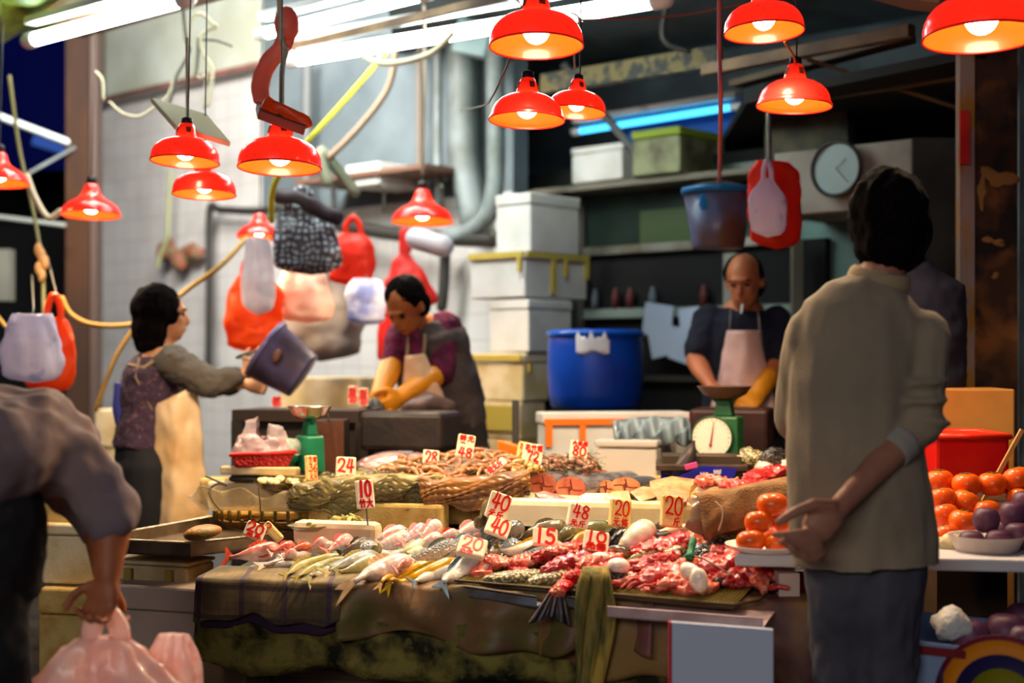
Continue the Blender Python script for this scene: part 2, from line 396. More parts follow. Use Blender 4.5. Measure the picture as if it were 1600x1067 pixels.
# beams overhead
def bar(name, a, b, wd, ht, m, label=None, cat='beam', **k):
    a, b = Vector(a), Vector(b); d = (b-a); L_ = d.length; r_ = d.to_track_quat('X', 'Z').to_matrix()
    return done(M().box((a+b)/2, (L_, wd, ht), rot=r_), name, m, smooth=False, bevel=.003, label=label, cat=cat if label else None, **k)
bar('ceiling_beam', P(-10, 42, 6.9), P(260, -28, 5.9), .12, .07, plain('pale_peach', 200, 140, 110, c2=srgb(235, 215, 190), nscale=3), 'peach painted beam behind the left fluorescent tube', )
bar('ceiling_beam', P(120, 50, 7.2), P(420, -35, 6.0), .08, .05, m_beam, 'brown beam above the white panel at the upper left')
bar('ceiling_beam', P(440, 78, 6.9), P(790, -6, 5.7), .03, .035, m_beam, 'thin brown beam between the two long fluorescent tubes')
bar('ceiling_beam', P(850, 132, 7.4), P(1125, 88, 6.6), .06, .1, plain('yellow_stained_beam', 118, 104, 66, c2=srgb(60, 62, 60), nscale=16, lo=.45, hi=.55, bump=.6), 'yellow-stained beam hung with tags behind the central lamps')
bar('ceiling_beam', P(880, 100, 7.6), P(1010, 260, 7.4), .03, .04, m_darkpipe, 'dark diagonal brace behind the blue tube light')
bar('ceiling_beam', P(1100, 110, 6.3), P(1425, 48, 5.5), .05, .05, m_beam, 'brown beam behind the right-hand lamps')
bar('ceiling_beam', P(1150, 132, 6.6), P(1420, 60, 5.7), .09, .03, plain('dark_beam_brown', 82, 66, 48), 'second brown beam just under the upper one at the right')  # evenly darker brown than the beam above it
bar('ceiling_beam', P(1290, 150, 6.2), P(1500, 118, 5.7), .03, .035, plain('olive_brown', 100, 86, 58), 'olive beam ending at the rusty pillar')
bar('ceiling_beam', P(1260, 92, 6.0), P(1500, 170, 5.9), .02, .015, m_beam, 'thin brown rod crossing the olive beam')
bar('ceiling_panel', P(1370, -5, 5.2), P(1520, 12, 4.9), .4, .03, plain('tan_panel', 140, 108, 90), 'tan ceiling panel above the rightmost lamp', 'panel')
slab('dark_canopy', [(P(1160, 0, 6.4).x, 6.3), (P(1500, 0, 5.6).x, 5.3), (P(1500, 0, 6.7).x+.5, 7.4), (P(1160, 0, 7).x, 8.0)], 2.38, .04, m_dark, label='dark mottled canopy over the shop behind the right-hand lamps', cat='canopy')
bar('canopy_board', P(1200, 225, 6.9), P(1330, 200, 6.5), .05, .28, plain('olive_board', 74, 68, 44, c2=srgb(30, 24, 18), nscale=5), 'olive board under the dark canopy above the clock panel', 'board')
cord('bent_rod', [P(1045, -10, 6.5), P(1036, 60, 6.5), P(1075, 80, 6.5)], .014, m_darkpipe, 'bent dark rod hanging from the shop ceiling', 'rod')

# fluorescent tubes
m_tube = emat('tube_glow', (0.82, 1.0, 0.95), 38)
m_blueg = emat('blue_tube_glow', (0.06, 0.50, 1.0), 3.0)
def fluoro(a, b, r, m, label, body=True):
    a, b = Vector(a), Vector(b); d = (b-a).normalized()
    t = thing('fluorescent_light', label, 'light', (a+b)/2)
    done(M().tube([a, b], r, seg=10), 'tube', m, parent=t)
    if body:
        r_ = (b-a).to_track_quat('X', 'Z').to_matrix()
        done(M().box((a+b)/2+Vector((0, 0, r*2.2+.02)), ((b-a).length+.06, .06, .035), rot=r_), 'batten', m_white, parent=t, smooth=False, bevel=.004)
        done(M().tube([a-d*.04, a], r*1.25, seg=10), 'end_cap', m_white, parent=t)
        done(M().tube([b+d*.04, b], r*1.25, seg=10), 'end_cap', m_white, parent=t)
    return t
fluoro((P(52, 62, 6.4)), (P(285, 0, 5.75)), .03, m_tube, 'fluorescent tube at the upper left beside the dark lane')
fluoro((P(415, 52, 6.35)), (P(660, -8, 5.72)), .026, m_tube, 'short upper fluorescent tube above the longest one')
fluoro((P(462, 92, 6.83)), (P(1025, 0, 5.72)), .034, m_tube, 'longest fluorescent tube reaching behind the central lamps')
t = fluoro(wallp(905, 205, -.45), wallp(1145, 167, -.45), .018, m_blueg, 'blue glowing tube light above the shelf with white boxes')

# pipes on the wall
def pipe(name, pts, r, m, label, off=.15, Yo=None):
    return cord(name, [wallp(x, y, off) for x, y in pts], r, m, label, 'pipe')
pipe('drain_pipe', [(722, 60), (724, 150), (726, 250), (742, 345)], .085, m_pipe, 'fat grey drain pipe running down the wall left of the boxes')
pipe('drain_pipe', [(772, 40), (774, 150), (772, 300), (748, 352), (700, 372)], .05, m_pipe, 'grey pipe curving left at its foot beside the fat drain pipe', off=.3)
pipe('conduit', [(684, 70), (684, 330)], .025, m_pipe, 'narrow vertical conduit left of the fat drain pipe')
pipe('conduit', [(655, 60), (655, 330)], .018, plain('browngrey', 120, 108, 96), 'thin brown-grey conduit above the lone middle lamp')
pipe('black_pipe', [(530, 352), (640, 368), (760, 375), (775, 372)], .04, m_darkpipe, 'black horizontal pipe along the wall behind the red bags', off=.3)
pipe('black_pipe', [(696, 380), (694, 440), (690, 480)], .03, m_darkpipe, 'short black vertical pipe right of the hanging red bags', off=.2)
pipe('wall_frame', [(326, 570), (327, 450), (328, 330), (345, 328), (395, 330), (440, 325)], .026, m_darkpipe, 'grey pipe frame on the tiled wall behind the orange bag', off=.12)
pipe('drain_pipe', [(480, 100), (478, 300)], .03, plain('dull_grey', 105, 108, 108), 'dull vertical pipe behind the yellow rope')
cord('scaffold_rod', [P(512, 285, 7.2), P(500, 235, 7.2), P(555, 300, 7.3)], .03, plain('mossy_grey', 108, 112, 92), 'crossed grey rods behind the shelf bracket', 'rod')
done(M().box(wallp(745, 62, .3), (.2, .16, .18), rot=(0, .25, -.4)), 'wall_speaker', plain('blue_grey_box', 150, 172, 172), smooth=False, bevel=.01, label='small blue-grey speaker box under the longest tube light', cat='speaker')

# wall shelf with white foam box, upper middle
t = thing('wall_shelf', 'long brown bracket shelf on the wall left of the lone middle lamp', 'shelf', wallp(600, 300, .3))
q0, q1 = wallp(500, 288, .25), wallp(705, 288, .25); z = wallp(500, 288, .25).z
lo = [q0+WN*.2, q1+WN*.2, q1-WN*.2, q0-WN*.2]; lo = [Vector((v.x, v.y, z-.02)) for v in lo]
done(M().hexa(lo, [v+Vector((0, 0, .025)) for v in lo]), 'shelf_board', plain('shelf_brown', 112, 82, 66), parent=t, smooth=False)
for x in (520, 600, 690):
    a = wallp(x, 292, .42); b = wallp(x, 330, .06); done(M().tube([a, Vector((b.x, b.y, b.z)), Vector((b.x, b.y, z))], .012, seg=6), 'bracket', m_alu, parent=t)
lo, hi = yawbox(540, 592, 682, 252, 287, wallp(592, 270, .42).y)
done(M().hexa(lo, hi), 'foam_box', m_foam, bevel=.008, smooth=False, label='white foam box lying on the brown wall shelf', cat='box')

# ------------------------------------------------ right-hand shop fittings
def slabpx(name, x0, y0, x1, y1, off, th, m, parent=None, **k):
    a, b = wallp(x0, 560, off), wallp(x1, 560, off); zt = wallp(x0, y0, off).z; zb = wallp(x0, y1, off).z
    lo = [a, b, b-WN*th, a-WN*th]; lo = [Vector((v.x, v.y, zb)) for v in lo]
    return done(M().hexa(lo, [Vector((v.x, v.y, zt)) for v in lo]), name, m, parent=parent, smooth=False, **k)
t = thing('glass_cabinet', 'dark glass-fronted cabinet with an aluminium frame behind the man with the cigarette', 'cabinet', wallp(1010, 400, 0)*Vector((1, 1, 0)) if False else Vector((wallp(1010, 400, -.3).x, wallp(1010, 400, -.3).y, 0)))
slabpx('cabinet_body', 812, 275, 1262, 640, -.35, .3, m_black, parent=t)
slabpx('glass_front', 830, 290, 1240, 392, -.33, .01, m_darkgreen, parent=t)  # dark green reflection put into the glass colour
slabpx('green_reflection', 1000, 330, 1080, 385, -.325, .008, plain('reflected_green', 56, 72, 44, rough=.3), parent=t)  # lighter part of the green reflection, painted as a patch
slabpx('frame_rail', 840, 392, 1262, 404, -.30, .05, m_alu, parent=t)
slabpx('frame_rail', 903, 484, 1262, 498, -.30, .05, plain('teal_rail', 110, 125, 118), parent=t)
slabpx('frame_rail', 903, 585, 1262, 594, -.30, .05, m_darkpipe, parent=t)
slabpx('frame_stile', 903, 275, 912, 600, -.30, .05, m_darkpipe, parent=t)
slabpx('frame_stile', 1130, 396, 1150, 600, -.30, .06, plain('grey_stile', 120, 118, 110), parent=t)
t = thing('shop_shelf', 'long grey shelf above the dark glass cabinet', 'shelf', wallp(1000, 285, -.1))
slabpx('shelf_board', 800, 300, 1262, 308, -.1, .34, plain('shelf_grey', 104, 98, 84), parent=t)
def foambox(name, args, m, label, cat='box', lidm=None, tapes=(), group=None, d=None):
    lo, hi = yawbox(*args, dirv=d)
    t = thing(name, label, cat, base_of(lo+hi), group=group)
    H = hi[0].z-lo[0].z; ctr = sum(lo, Vector())/4
    lidz = hi[0].z-H*.2
    done(M().hexa(lo, [Vector((v.x, v.y, lidz)) for v in lo]), 'box_body', m, parent=t, smooth=False, bevel=.008)
    g = lambda v, s_, z: Vector((ctr.x+(v.x-ctr.x)*s_, ctr.y+(v.y-ctr.y)*s_, z))
    done(M().hexa([g(v, 1.03, lidz+.003) for v in lo], [g(v, 1.03, hi[0].z) for v in lo]), 'lid', lidm or m, parent=t, smooth=False, bevel=.008)
    for (side, u, w_, f0, f1, mm) in tapes:                     # strips of tape: face 0 = left, 1 = right
        a = lo[3] if side == 0 else lo[0]; b = lo[0] if side == 0 else lo[1]
        e = (b-a).normalized(); nn = Vector((e.y, -e.x, 0)); p = a.lerp(b, u)
        c = p+nn*.008; zz0 = lo[0].z+H*f0; zz1 = lo[0].z+H*f1
        r_ = e.to_track_quat('X', 'Z').to_matrix()
        done(M().box(Vector((c.x, c.y, (zz0+zz1)/2))+nn*.004, (w_*(b-a).length, .012, zz1-zz0), rot=r_), 'tape', mm, parent=t, smooth=False)
    return t
Yb = wallp(825, 400, .60).y
foambox('foam_box', (775, 829, 905, 300, 393, Yb), m_foam, 'white foam box on top of the tall wall stack')
foambox('foam_box', (735, 820, 917, 391, 464, Yb), m_foam, 'white foam box with yellow tape, second from the top of the wall stack', tapes=[(0, .5, 1.0, .86, .99, m_tape), (1, .5, 1.0, .86, .99, m_tape), (0, .93, .06, .55, .9, m_tape), (1, .42, .07, .1, .9, m_tape), (1, .62, .06, .5, .9, m_tape), (1, .97, .06, .45, .9, m_tape)])
foambox('foam_box', (766, 826, 893, 467, 550, Yb), m_foam, 'plain white foam box, third from the top of the wall stack')
foambox('foam_box', (724, 817, 858, 552, 627, Yb), m_foamc, 'cream foam box with a yellow taped rim left of the blue barrel', tapes=[(0, .5, 1.0, .84, .97, m_tape), (1, .2, .1, .6, .8, m_tape)])
foambox('foam_box', (735, 812, 850, 629, 925, Yb), m_foamc, 'lowest cream foam box of the wall stack, partly behind the grey apron hem', tapes=[(0, .5, 1.0, .85, .98, m_tape), (1, .3, .1, .3, .8, m_tape)])
foambox('foam_box', (893, 972, 992, 222, 279, wallp(972, 250, -.12).y), m_foam, 'white foam box on the shop shelf left of the green-lidded box')
foambox('storage_box', (988, 1062, 1132, 196, 268, wallp(1062, 250, -.06).y), plain('dirty_box', 128, 132, 96, c2=srgb(80, 74, 54), nscale=6), 'grimy box with a lime green lid on the shop shelf', lidm=plain('lime_lid', 120, 140, 30))
slabpx('blue_sign', 980, 180, 1160, 245, -.62, .03, plain('blue_sheet', 8, 74, 150), label='blue sheet on the wall behind the blue tube light', cat='sheet')
# clock panel
lo, hi = yawbox(1208, 1425, 1500, 216, 322, wallp(1425, 260, .3).y)
done(M().hexa(lo, hi), 'wall_trunking', plain('cream_grey_panel', 148, 136, 126, c2=srgb(120, 108, 98), nscale=4), smooth=False, bevel=.01, label='wide cream-grey overhead box carrying the round clock', cat='panel')
t = thing('wall_clock', 'round clock with a pale blank face on the cream-grey overhead box', 'clock', wallp(1309, 264, .33))
c = wallp(1309, 264, .335); rt = WN.to_track_quat('Z', 'Y').to_matrix()
done(M().lathe([(0, .0), (.105, 0), (.118, .004), (.124, .018), (.114, .028), (.108, .02)], c, rt, seg=36), 'clock_rim', m_darkpipe, parent=t)
done(M().lathe([(0, .012), (.109, .012)], c, rt, seg=36), 'clock_face', plain('pale_face', 150, 165, 165, rough=.3), parent=t)
for a_, l_ in ((.9, .06), (2.4, .085)):
    done(M().tube([c+WN*.018, c+WN*.018+rt@Vector((math.sin(a_)*l_, math.cos(a_)*l_, 0))], .0018, seg=5), 'clock_hand', m_pipe, parent=t)
slabpx('wall_cabinet', 1245, 322, 1490, 470, -.15, .3, plain('teal_grey', 100, 130, 125, c2=srgb(70, 92, 90), nscale=4), label='pale teal cabinet below the clock box', cat='cabinet')
slabpx('dark_doorway', 1235, 375, 1290, 640, -.1, .05, m_black, kind='structure')
bar('door_frame', Vector((wallp(1245, 470, 0).x, wallp(1245, 470, 0).y, 0)), wallp(1245, 376, 0), .05, .05, plain('grey_frame', 95, 88, 78), kind='structure')
post('upright_screen', 1425, 1496, 5.9, plain('dark_grey_panel', 58, 58, 54, c2=srgb(44, 42, 38), nscale=3), top=P(1425, 215, 5.9).z, label='dark grey upright panel between the waiting man and the rusty pillar', cat='panel')
# papers on the cabinet
for i, (x, y, w_, h_, r_) in enumerate(((1028, 500, .13, .12, .15), (1036, 535, .12, .10, -.2), (1078, 502, .09, .1, -.1), (1066, 540, .1, .12, .3))):
    c = wallp(x, y, -.22); m_ = M().box(c, (w_*1.4, .006, h_*1.4), rot=Matrix.Rotation(-.733, 3, 'Z')@Matrix.Rotation(r_, 3, 'Y'))
    done(m_, 'paper_sheet', plain('blue_white_paper', 170, 182, 205, rough=.6), smooth=False, label=['upper left pale paper sheet taped on the dark cabinet', 'lower left pale paper sheet overlapping the one above', 'small pale paper sheet next to the man with the cigarette', 'lowest pale paper sheet hanging askew on the dark cabinet'][i], cat='paper')
for i, (x, y) in enumerate(((962, 440), (1020, 452), (1100, 444), (930, 455), (985, 458))):
    c = wallp(x, y, -.31); done(M().lathe([(0, 0), (.02, 0), (.022, .07), (.012, .09), (.012, .11), (0, .11)], Vector((c.x, c.y, wallp(903, 484, -.3).z)), seg=12), 'jar', plain('jar_dark_%d' % (i % 2), *((80, 30, 30), (90, 100, 110))[i % 2]), label='small dim jar standing in the black gap of the cabinet', cat='jar', group='jars in the dark cabinet')
# ================================================ RED LAMPS
def shademat(name, spots):
    m = bpy.data.materials.new(name); m.use_nodes = True; nt = m.node_tree; nt.nodes.clear(); L = nt.links.new
    out = _n(nt, 'ShaderNodeOutputMaterial'); geo = _n(nt, 'ShaderNodeNewGeometry'); tc = _n(nt, 'ShaderNodeTexCoord')
    nz = _n(nt, 'ShaderNodeTexNoise'); nz.inputs['Scale'].default_value = 95; nz.inputs['Detail'].default_value = 3; L(tc.outputs['Object'], nz.inputs[0])
    rp = _n(nt, 'ShaderNodeMapRange'); rp.inputs[1].default_value = spots; rp.inputs[2].default_value = spots+.05; L(nz.outputs[0], rp.inputs[0])
    mx = _n(nt, 'ShaderNodeMix', data_type='RGBA'); mx.inputs[6].default_value = (.88, .018, .012, 1); mx.inputs[7].default_value = (.28, .012, .008, 1); L(rp.outputs[0], mx.inputs[0])
    mi = _n(nt, 'ShaderNodeMix', data_type='RGBA'); L(geo.outputs['Backfacing'], mi.inputs[0]); L(mx.outputs[2], mi.inputs[6]); mi.inputs[7].default_value = (.95, .17, .012, 1)
    p = _n(nt, 'ShaderNodeBsdfPrincipled'); L(mi.outputs[2], p.inputs['Base Color']); p.inputs['Roughness'].default_value = .28; p.inputs['Coat Weight'].default_value = .6; p.inputs['Coat Roughness'].default_value = .08
    tr = _n(nt, 'ShaderNodeBsdfTranslucent'); tr.inputs[0].default_value = (.95, .03, .012, 1)
    ms = _n(nt, 'ShaderNodeMixShader'); ms.inputs[0].default_value = .24; L(p.outputs[0], ms.inputs[1]); L(tr.outputs[0], ms.inputs[2]); L(ms.outputs[0], out.inputs[0])
    return m
m_shade = shademat('red_enamel', .80); m_shade2 = shademat('red_enamel_speckled', .63)
m_bulb = emat('bulb_glow', (1.0, .80, .52), 34)
m_socket = plain('black_bakelite', 34, 24, 22, rough=.5); m_amber = plain('amber_vent', 120, 60, 20, rough=.6)
DOME = [(1.0, -.02), (1.0, .04), (.995, .14), (.97, .26), (.91, .38), (.82, .49), (.70, .575), (.56, .635), (.43, .67), (.34, .68), (.32, .70), (.305, .78), (.27, .92), (.225, 1.08), (.19, 1.11), (.08, 1.12)]
BELL = [(1.0, -.02), (1.01, .03), (.975, .07), (.96, .13), (.925, .26), (.85, .40), (.73, .52), (.57, .61), (.42, .665), (.32, .69), (.30, .76), (.25, .92), (.20, 1.08), (.16, 1.11), (.07, 1.12)]
BELL2 = [(1.0, -.02), (1.0, .02), (.97, .12), (.88, .26), (.72, .40), (.52, .50), (.38, .60), (.31, .72), (.27, .86), (.22, 1.0), (.16, 1.04), (.07, 1.06)]
def lamp(px, py, wpx, Y, prof, m, label, roll=0, tilt=4, vents=4, power=9, cordto=None):
    r = S(wpx, Y)/2; c = P(px, py+5, Y)
    rot = Matrix.Rotation(math.radians(roll), 3, 'Y')@Matrix.Rotation(math.radians(-tilt), 3, 'X')
    mt = Matrix.Translation(c)@rot.to_4x4()
    t = thing('pendant_lamp', label, 'lamp', group='red pendant lamps over the stall', mtx=mt)
    done(M().lathe([(a*r, b*r) for a, b in prof], seg=48), 'lamp_shade', m, parent=t, local=True)
    k = M()
    k.tube([(r*1.0*math.cos(2*PI*i/48), r*1.0*math.sin(2*PI*i/48), -.02*r) for i in range(48)], .016*r+.0008, seg=6, closed=True)
    done(k, 'rim', m, parent=t, local=True)
    done(M().ell((0, 0, .33*r), (.29*r, .29*r, .30*r), seg=20), 'bulb', m_bulb, parent=t, local=True)
    done(M().tube([(0, 0, .62*r), (0, 0, .9*r)], .14*r, seg=12), 'socket', m_socket, parent=t, local=True)
    done(M().lathe([(.15*r, 1.10*r), (.17*r, 1.13*r), (.16*r, 1.27*r), (.05*r, 1.33*r), (.0, 1.33*r)], seg=16), 'cap', m_socket, parent=t, local=True)
    if vents:
        for i in range(vents):
            a = PI/4+i*PI/2-.35; kk = M()
            kk.box((0, 0, 0), (.14*r, .02*r, .17*r), rot=(math.radians(-14), 0, 0))
            vv = M(); mm = Matrix.Rotation(a, 3, 'Z')
            vv.add([mm@(v+Vector((0, -.277*r, .90*r))) for v in kk.v], kk.f)
            done(vv, 'vent', m_amber, parent=t, local=True, smooth=False)
    top = cordto or Vector((c.x+S(roll*3, Y), Y+.1, 3.4))
    inv = mt.inverted(); a = Vector((0, 0, 1.31*r))
    done(M().tube(spline([a, a+Vector((0, 0, .1)), inv@top], 5), .0028, seg=6), 'cord', m_darkpipe, parent=t, local=True)
    l = bpy.data.lights.new('lamp_light', 'SPOT'); l.energy = power; l.color = (1.0, .76, .48); l.spot_size = math.radians(150); l.spot_blend = .5; l.shadow_soft_size = .03
    o = bpy.data.objects.new('lamp_light', l); C.objects.link(o); o.parent = t; o.location = (0, 0, -.2*r)
    return t
LP = 42
lamp(838, 66, 147, 4.15, DOME, m_shade, 'largest red pendant lamp at the top middle', power=LP, tilt=4)
lamp(1534, 52, 180, 4.0, DOME, m_shade, 'red pendant lamp cut by the right edge of the frame', power=LP*.5)
lamp(1194, 44, 124, 4.35, DOME, m_shade2, 'speckled dull red pendant lamp right of the pink cord', roll=-1.5, power=LP)
lamp(1241, 160, 117, 4.6, BELL, m_shade, 'glossy red pendant lamp with a stepped rim below the speckled one', roll=2, tilt=2, power=LP)
lamp(823, 182, 118, 4.5, BELL, m_shade, 'glossy red pendant lamp with a stepped rim directly under the largest one', roll=1.5, tilt=4, power=LP*.75)
lamp(900, 170, 92, 4.75, DOME, m_shade2, 'small red pendant lamp overlapping the lamp under the largest one', roll=4, power=LP*.5)
lamp(437, 256, 130, 4.7, DOME, m_shade2, 'red pendant lamp below the hanging red cloth', roll=.5, power=LP, tilt=4)
lamp(289, 247, 106, 4.85, DOME, m_shade2, 'speckled red pendant lamp below the tilted cream board', roll=2, power=LP*.8)
lamp(319, 298, 98, 5.1, DOME, m_shade, 'red pendant lamp tucked low behind the speckled left one', power=LP*.6)
lamp(142, 330, 92, 6.4, BELL2, m_shade, 'blurred red pendant lamp in front of the brown pillar', vents=0, power=LP*.7)
lamp(405, 365, 70, 6.9, BELL2, m_shade, 'smallest red pendant lamp hanging over the white bag', vents=0, power=LP*.7)
lamp(660, 340, 96, 6.5, BELL2, m_shade, 'lone red pendant lamp hanging in the middle above the bent man', vents=0, power=LP*.6)
lamp(-2, 280, 92, 6.2, BELL2, m_shade, 'red pendant lamp cut by the left edge of the frame', vents=0, power=LP*.7)

# ------------------------------------------------ cords, ropes, cables
cord('bucket_rope', [P(1124, -20, 4.9), P(1124, 80, 4.9), P(1126, 168, 4.9), P(1124, 287, 5.9)], .008, plain('pink_cord', 190, 90, 90), 'pink cord from which the blue bucket hangs')
cord('steel_wire', [P(1201, 178, 5.8), P(1202, 255, 5.8)], .012, m_alu, 'grey rod holding the red bag beside the bucket', 'rod')
cord('cord', [P(800, -10, 5.3), P(840, 25, 5.3), P(950, 30, 5.3), P(1060, 24, 5.3), P(1165, 5, 5.2)], .004, plain('red_string', 130, 60, 40), 'thin reddish string running between the middle and right lamps')
cord('lamp_string', [P(893, 20, 4.7), P(905, 30, 4.75), P(897, 60, 4.75), P(898, 108, 4.75)], .004, m_cable, 'knotted pale string right of the largest lamp', 'string')
cord('lamp_string', [P(1226, 66, 4.4), P(1240, 88, 4.5), P(1243, 103, 4.6)], .004, m_cableo, 'short twisted string between the two stacked right lamps', 'string')
cord('wire', [P(797, 92, 4.4), P(770, 150, 4.6), P(755, 165, 5.0), P(720, 172, 6)], .003, m_cableg, 'thin dark wire left of the stepped lamp', 'wire')
cord('yellow_rope', [P(611, 72, 6.6), P(545, 150, 6.4), P(478, 224, 6.2), P(430, 285, 6.3), P(424, 345, 6.5)], .014, m_cabley, 'bright yellow rope slanting down behind the left lamps', 'rope')
cord('pale_cable', [P(562, 82, 6.4), P(585, 96, 6.3), P(620, 98, 6.2), P(672, 84, 6.1), P(706, 54, 6.0)], .014, m_cable, 'pale cable sagging under the longest tube light', 'cable')
cord('brown_cable', [P(618, 85, 7.2), P(605, 140, 7.2), P(560, 200, 7.2), P(515, 245, 7.2)], .018, plain('brown_cable', 120, 100, 80), 'brown cable curving down to the crossed rods', 'cable')
cord('pale_cable', [P(662, 10, 6.3), P(663, 120, 6.4), P(660, 270, 6.45)], .007, plain('tan_cord', 150, 130, 110), 'tan cord above the lone middle lamp', 'cable')
cord('wall_cable', [wallp(267, 270, .15), wallp(263, 330, .15), wallp(262, 368, .15), wallp(252, 395, .15), wallp(246, 418, .15)], .016, plain('green_cable', 160, 164, 120), 'pale green cable down the tiled wall to the socket cluster', 'cable')
c = wallp(268, 385, .12)
k = M()
for i in range(9): k.ell(wallp(250+i*7, 388+(i*37 % 17), .1), (.035+.015*(i % 3), .03, .045+.02*(i % 2)), jit=.8)
done(k, 'socket_cluster', plain('greenbrown', 96, 90, 60, c2=srgb(150, 80, 60), nscale=20), label='cluster of grimy sockets and plugs on the tiled wall', cat='socket')
cord('ochre_cable', [P(-20, 470, 6.6), P(20, 520, 6.6), P(60, 505, 6.6)], .01, m_cableo, 'ochre cable loop behind the far-left white bag', 'cable')
cord('ochre_cable', [P(97, 465, 6.5), P(112, 492, 6.5), P(150, 508, 6.5), P(215, 505, 6.6), P(260, 478, 6.6), P(300, 447, 6.6), P(345, 415, 6.6), P(385, 372, 6.7)], .012, m_cableo, 'long ochre cable looping behind the woman to the small lamp', 'cable')
cord('ochre_cable', [P(215, 505, 6.7), P(180, 560, 6.7), P(150, 640, 6.7)], .011, m_cableo, 'ochre cable dropping left of the woman', 'cable')
cord('pale_cable', [P(42, 275, 6.6), P(55, 310, 6.6), P(75, 340, 6.6), P(95, 330, 6.6)], .016, m_cable, 'pale cable loop between the two far-left lamps', 'cable')
cord('olive_rope', [P(15, 120, 6.9), P(30, 230, 6.9), P(52, 330, 6.8), P(66, 420, 6.7), P(68, 495, 6.6)], .01, plain('olive_rope', 96, 90, 50), 'olive rope holding the far-left white bag', 'rope')
k = M()
for i in range(5): k.ell(P(64+(i % 3)*5-4, 390+i*10, 6.65), (.016, .012, .03), jit=.6)
done(k, 'rope_knot', plain('tan_knot', 150, 112, 70), label='tan rope knot above the far-left white bag', cat='knot')
# tangle of cables above the tilted board
for i, (pts, mm, lb) in enumerate([
    ([(286, 10), (290, 60), (296, 80), (275, 120), (268, 150), (258, 175)], m_cableg, 'grey cable hanging left of the tangle above the cream board'),
    ([(296, 75), (300, 30), (315, 22), (330, 35), (338, 42), (325, 48), (312, 60), (318, 85), (332, 110), (325, 165)], m_cable, 'curly pale cable in the tangle above the cream board'),
    ([(318, 62), (340, 64), (362, 72)], m_cableg, 'short dark cable end sticking right of the tangle'),
    ([(310, 60), (308, 100), (305, 120)], m_cableg, 'grey cable in the middle of the tangle above the cream board'),
    ([(305, 118), (314, 122), (322, 118), (318, 170)], m_cable, 'pale cable leaving the tangle downwards'),
    ([(172, 160), (190, 176), (215, 182), (238, 170), (262, 150), (270, 128)], m_cable, 'pale cable sagging below the pink rail'),
    ([(150, 112), (160, 125), (162, 155)], m_cable, 'short pale cable by the left end of the pink rail')]):
    cord('cable', [P(x, y, 6.5) for x, y in pts], .009 if i in (0, 1, 3) else .006, mm, lb, 'cable')
# tilted cream board and the plate with the red cloth
def quadboard(name, cs, Y, th, m, label, cat, dY=(0, 0, 0, 0)):
    lo = [P(x, y, Y+d) for (x, y), d in zip(cs, dY)]; n = (lo[1]-lo[0]).cross(lo[3]-lo[0]).normalized()*th
    k = M().hexa([v-n for v in lo], lo)
    return done(k, name, m, smooth=False, bevel=.003, label=label, cat=cat)
quadboard('cream_board', [(236, 152), (275, 196), (361, 222), (324, 178)], 5.0, .018, plain('cream_board', 250, 234, 184), 'tilted cream board hanging over the speckled left lamp', 'board', (.15, -.1, -.1, .15))
cord('string', [P(292, 60, 5.0), P(293, 180, 5.0)], .006, plain('offwhite_string', 190, 185, 160), 'pale string holding the tilted cream board', 'string')
quadboard('brown_plank', [(402, 158), (405, 172), (478, 198), (482, 182)], 4.75, .03, plain('red_brown_plank', 150, 80, 62), 'small tilted red-brown plank under the red plastic strip', 'board', (.1, -.1, -.1, .1))
m_redbag = mat('red_bag_plastic', srgb(232, 48, 26), rough=.35, transl=.35, bump=.9, bscale=22)
m_orbag = mat('orange_bag_plastic', srgb(250, 92, 24), rough=.35, transl=.35, bump=.9, bscale=22)
m_whbag = mat('white_bag_plastic', srgb(232, 226, 232), rough=.35, transl=.4, bump=.9, bscale=22)
k = M(); k.ell(P(447, 38, 4.9), (.045, .03, .055), jit=.3); k.tube(spline([P(447, 55, 4.9), P(440, 75, 4.9), P(418, 100, 4.9), P(408, 130, 4.88), P(409, 158, 4.85)], 5), .032, .012, seg=10, jit=.006)
done(k, 'red_plastic_strip', mat('faded_red_plastic', srgb(240, 130, 108), rough=.4, transl=.3, bump=.4, bscale=25), label='faded red plastic ball and strip hanging above the left-centre lamp', cat='plastic strip')
cord('cord', [P(436, -10, 4.88), P(440, 60, 4.88), P(447, 80, 4.88), P(441, 110, 4.85), P(440, 190, 4.8)], .01, m_cable, 'cord tied round the faded red plastic strip')
k = M(); k.tube(spline([P(416, 163, 4.72), P(430, 172, 4.7), P(470, 188, 4.7), P(476, 198, 4.7)], 4), .028, .01, seg=10, jit=.008)
done(k, 'red_plastic_scrap', m_orbag, label='orange-red plastic scrap caught under the small plank', cat='plastic strip')

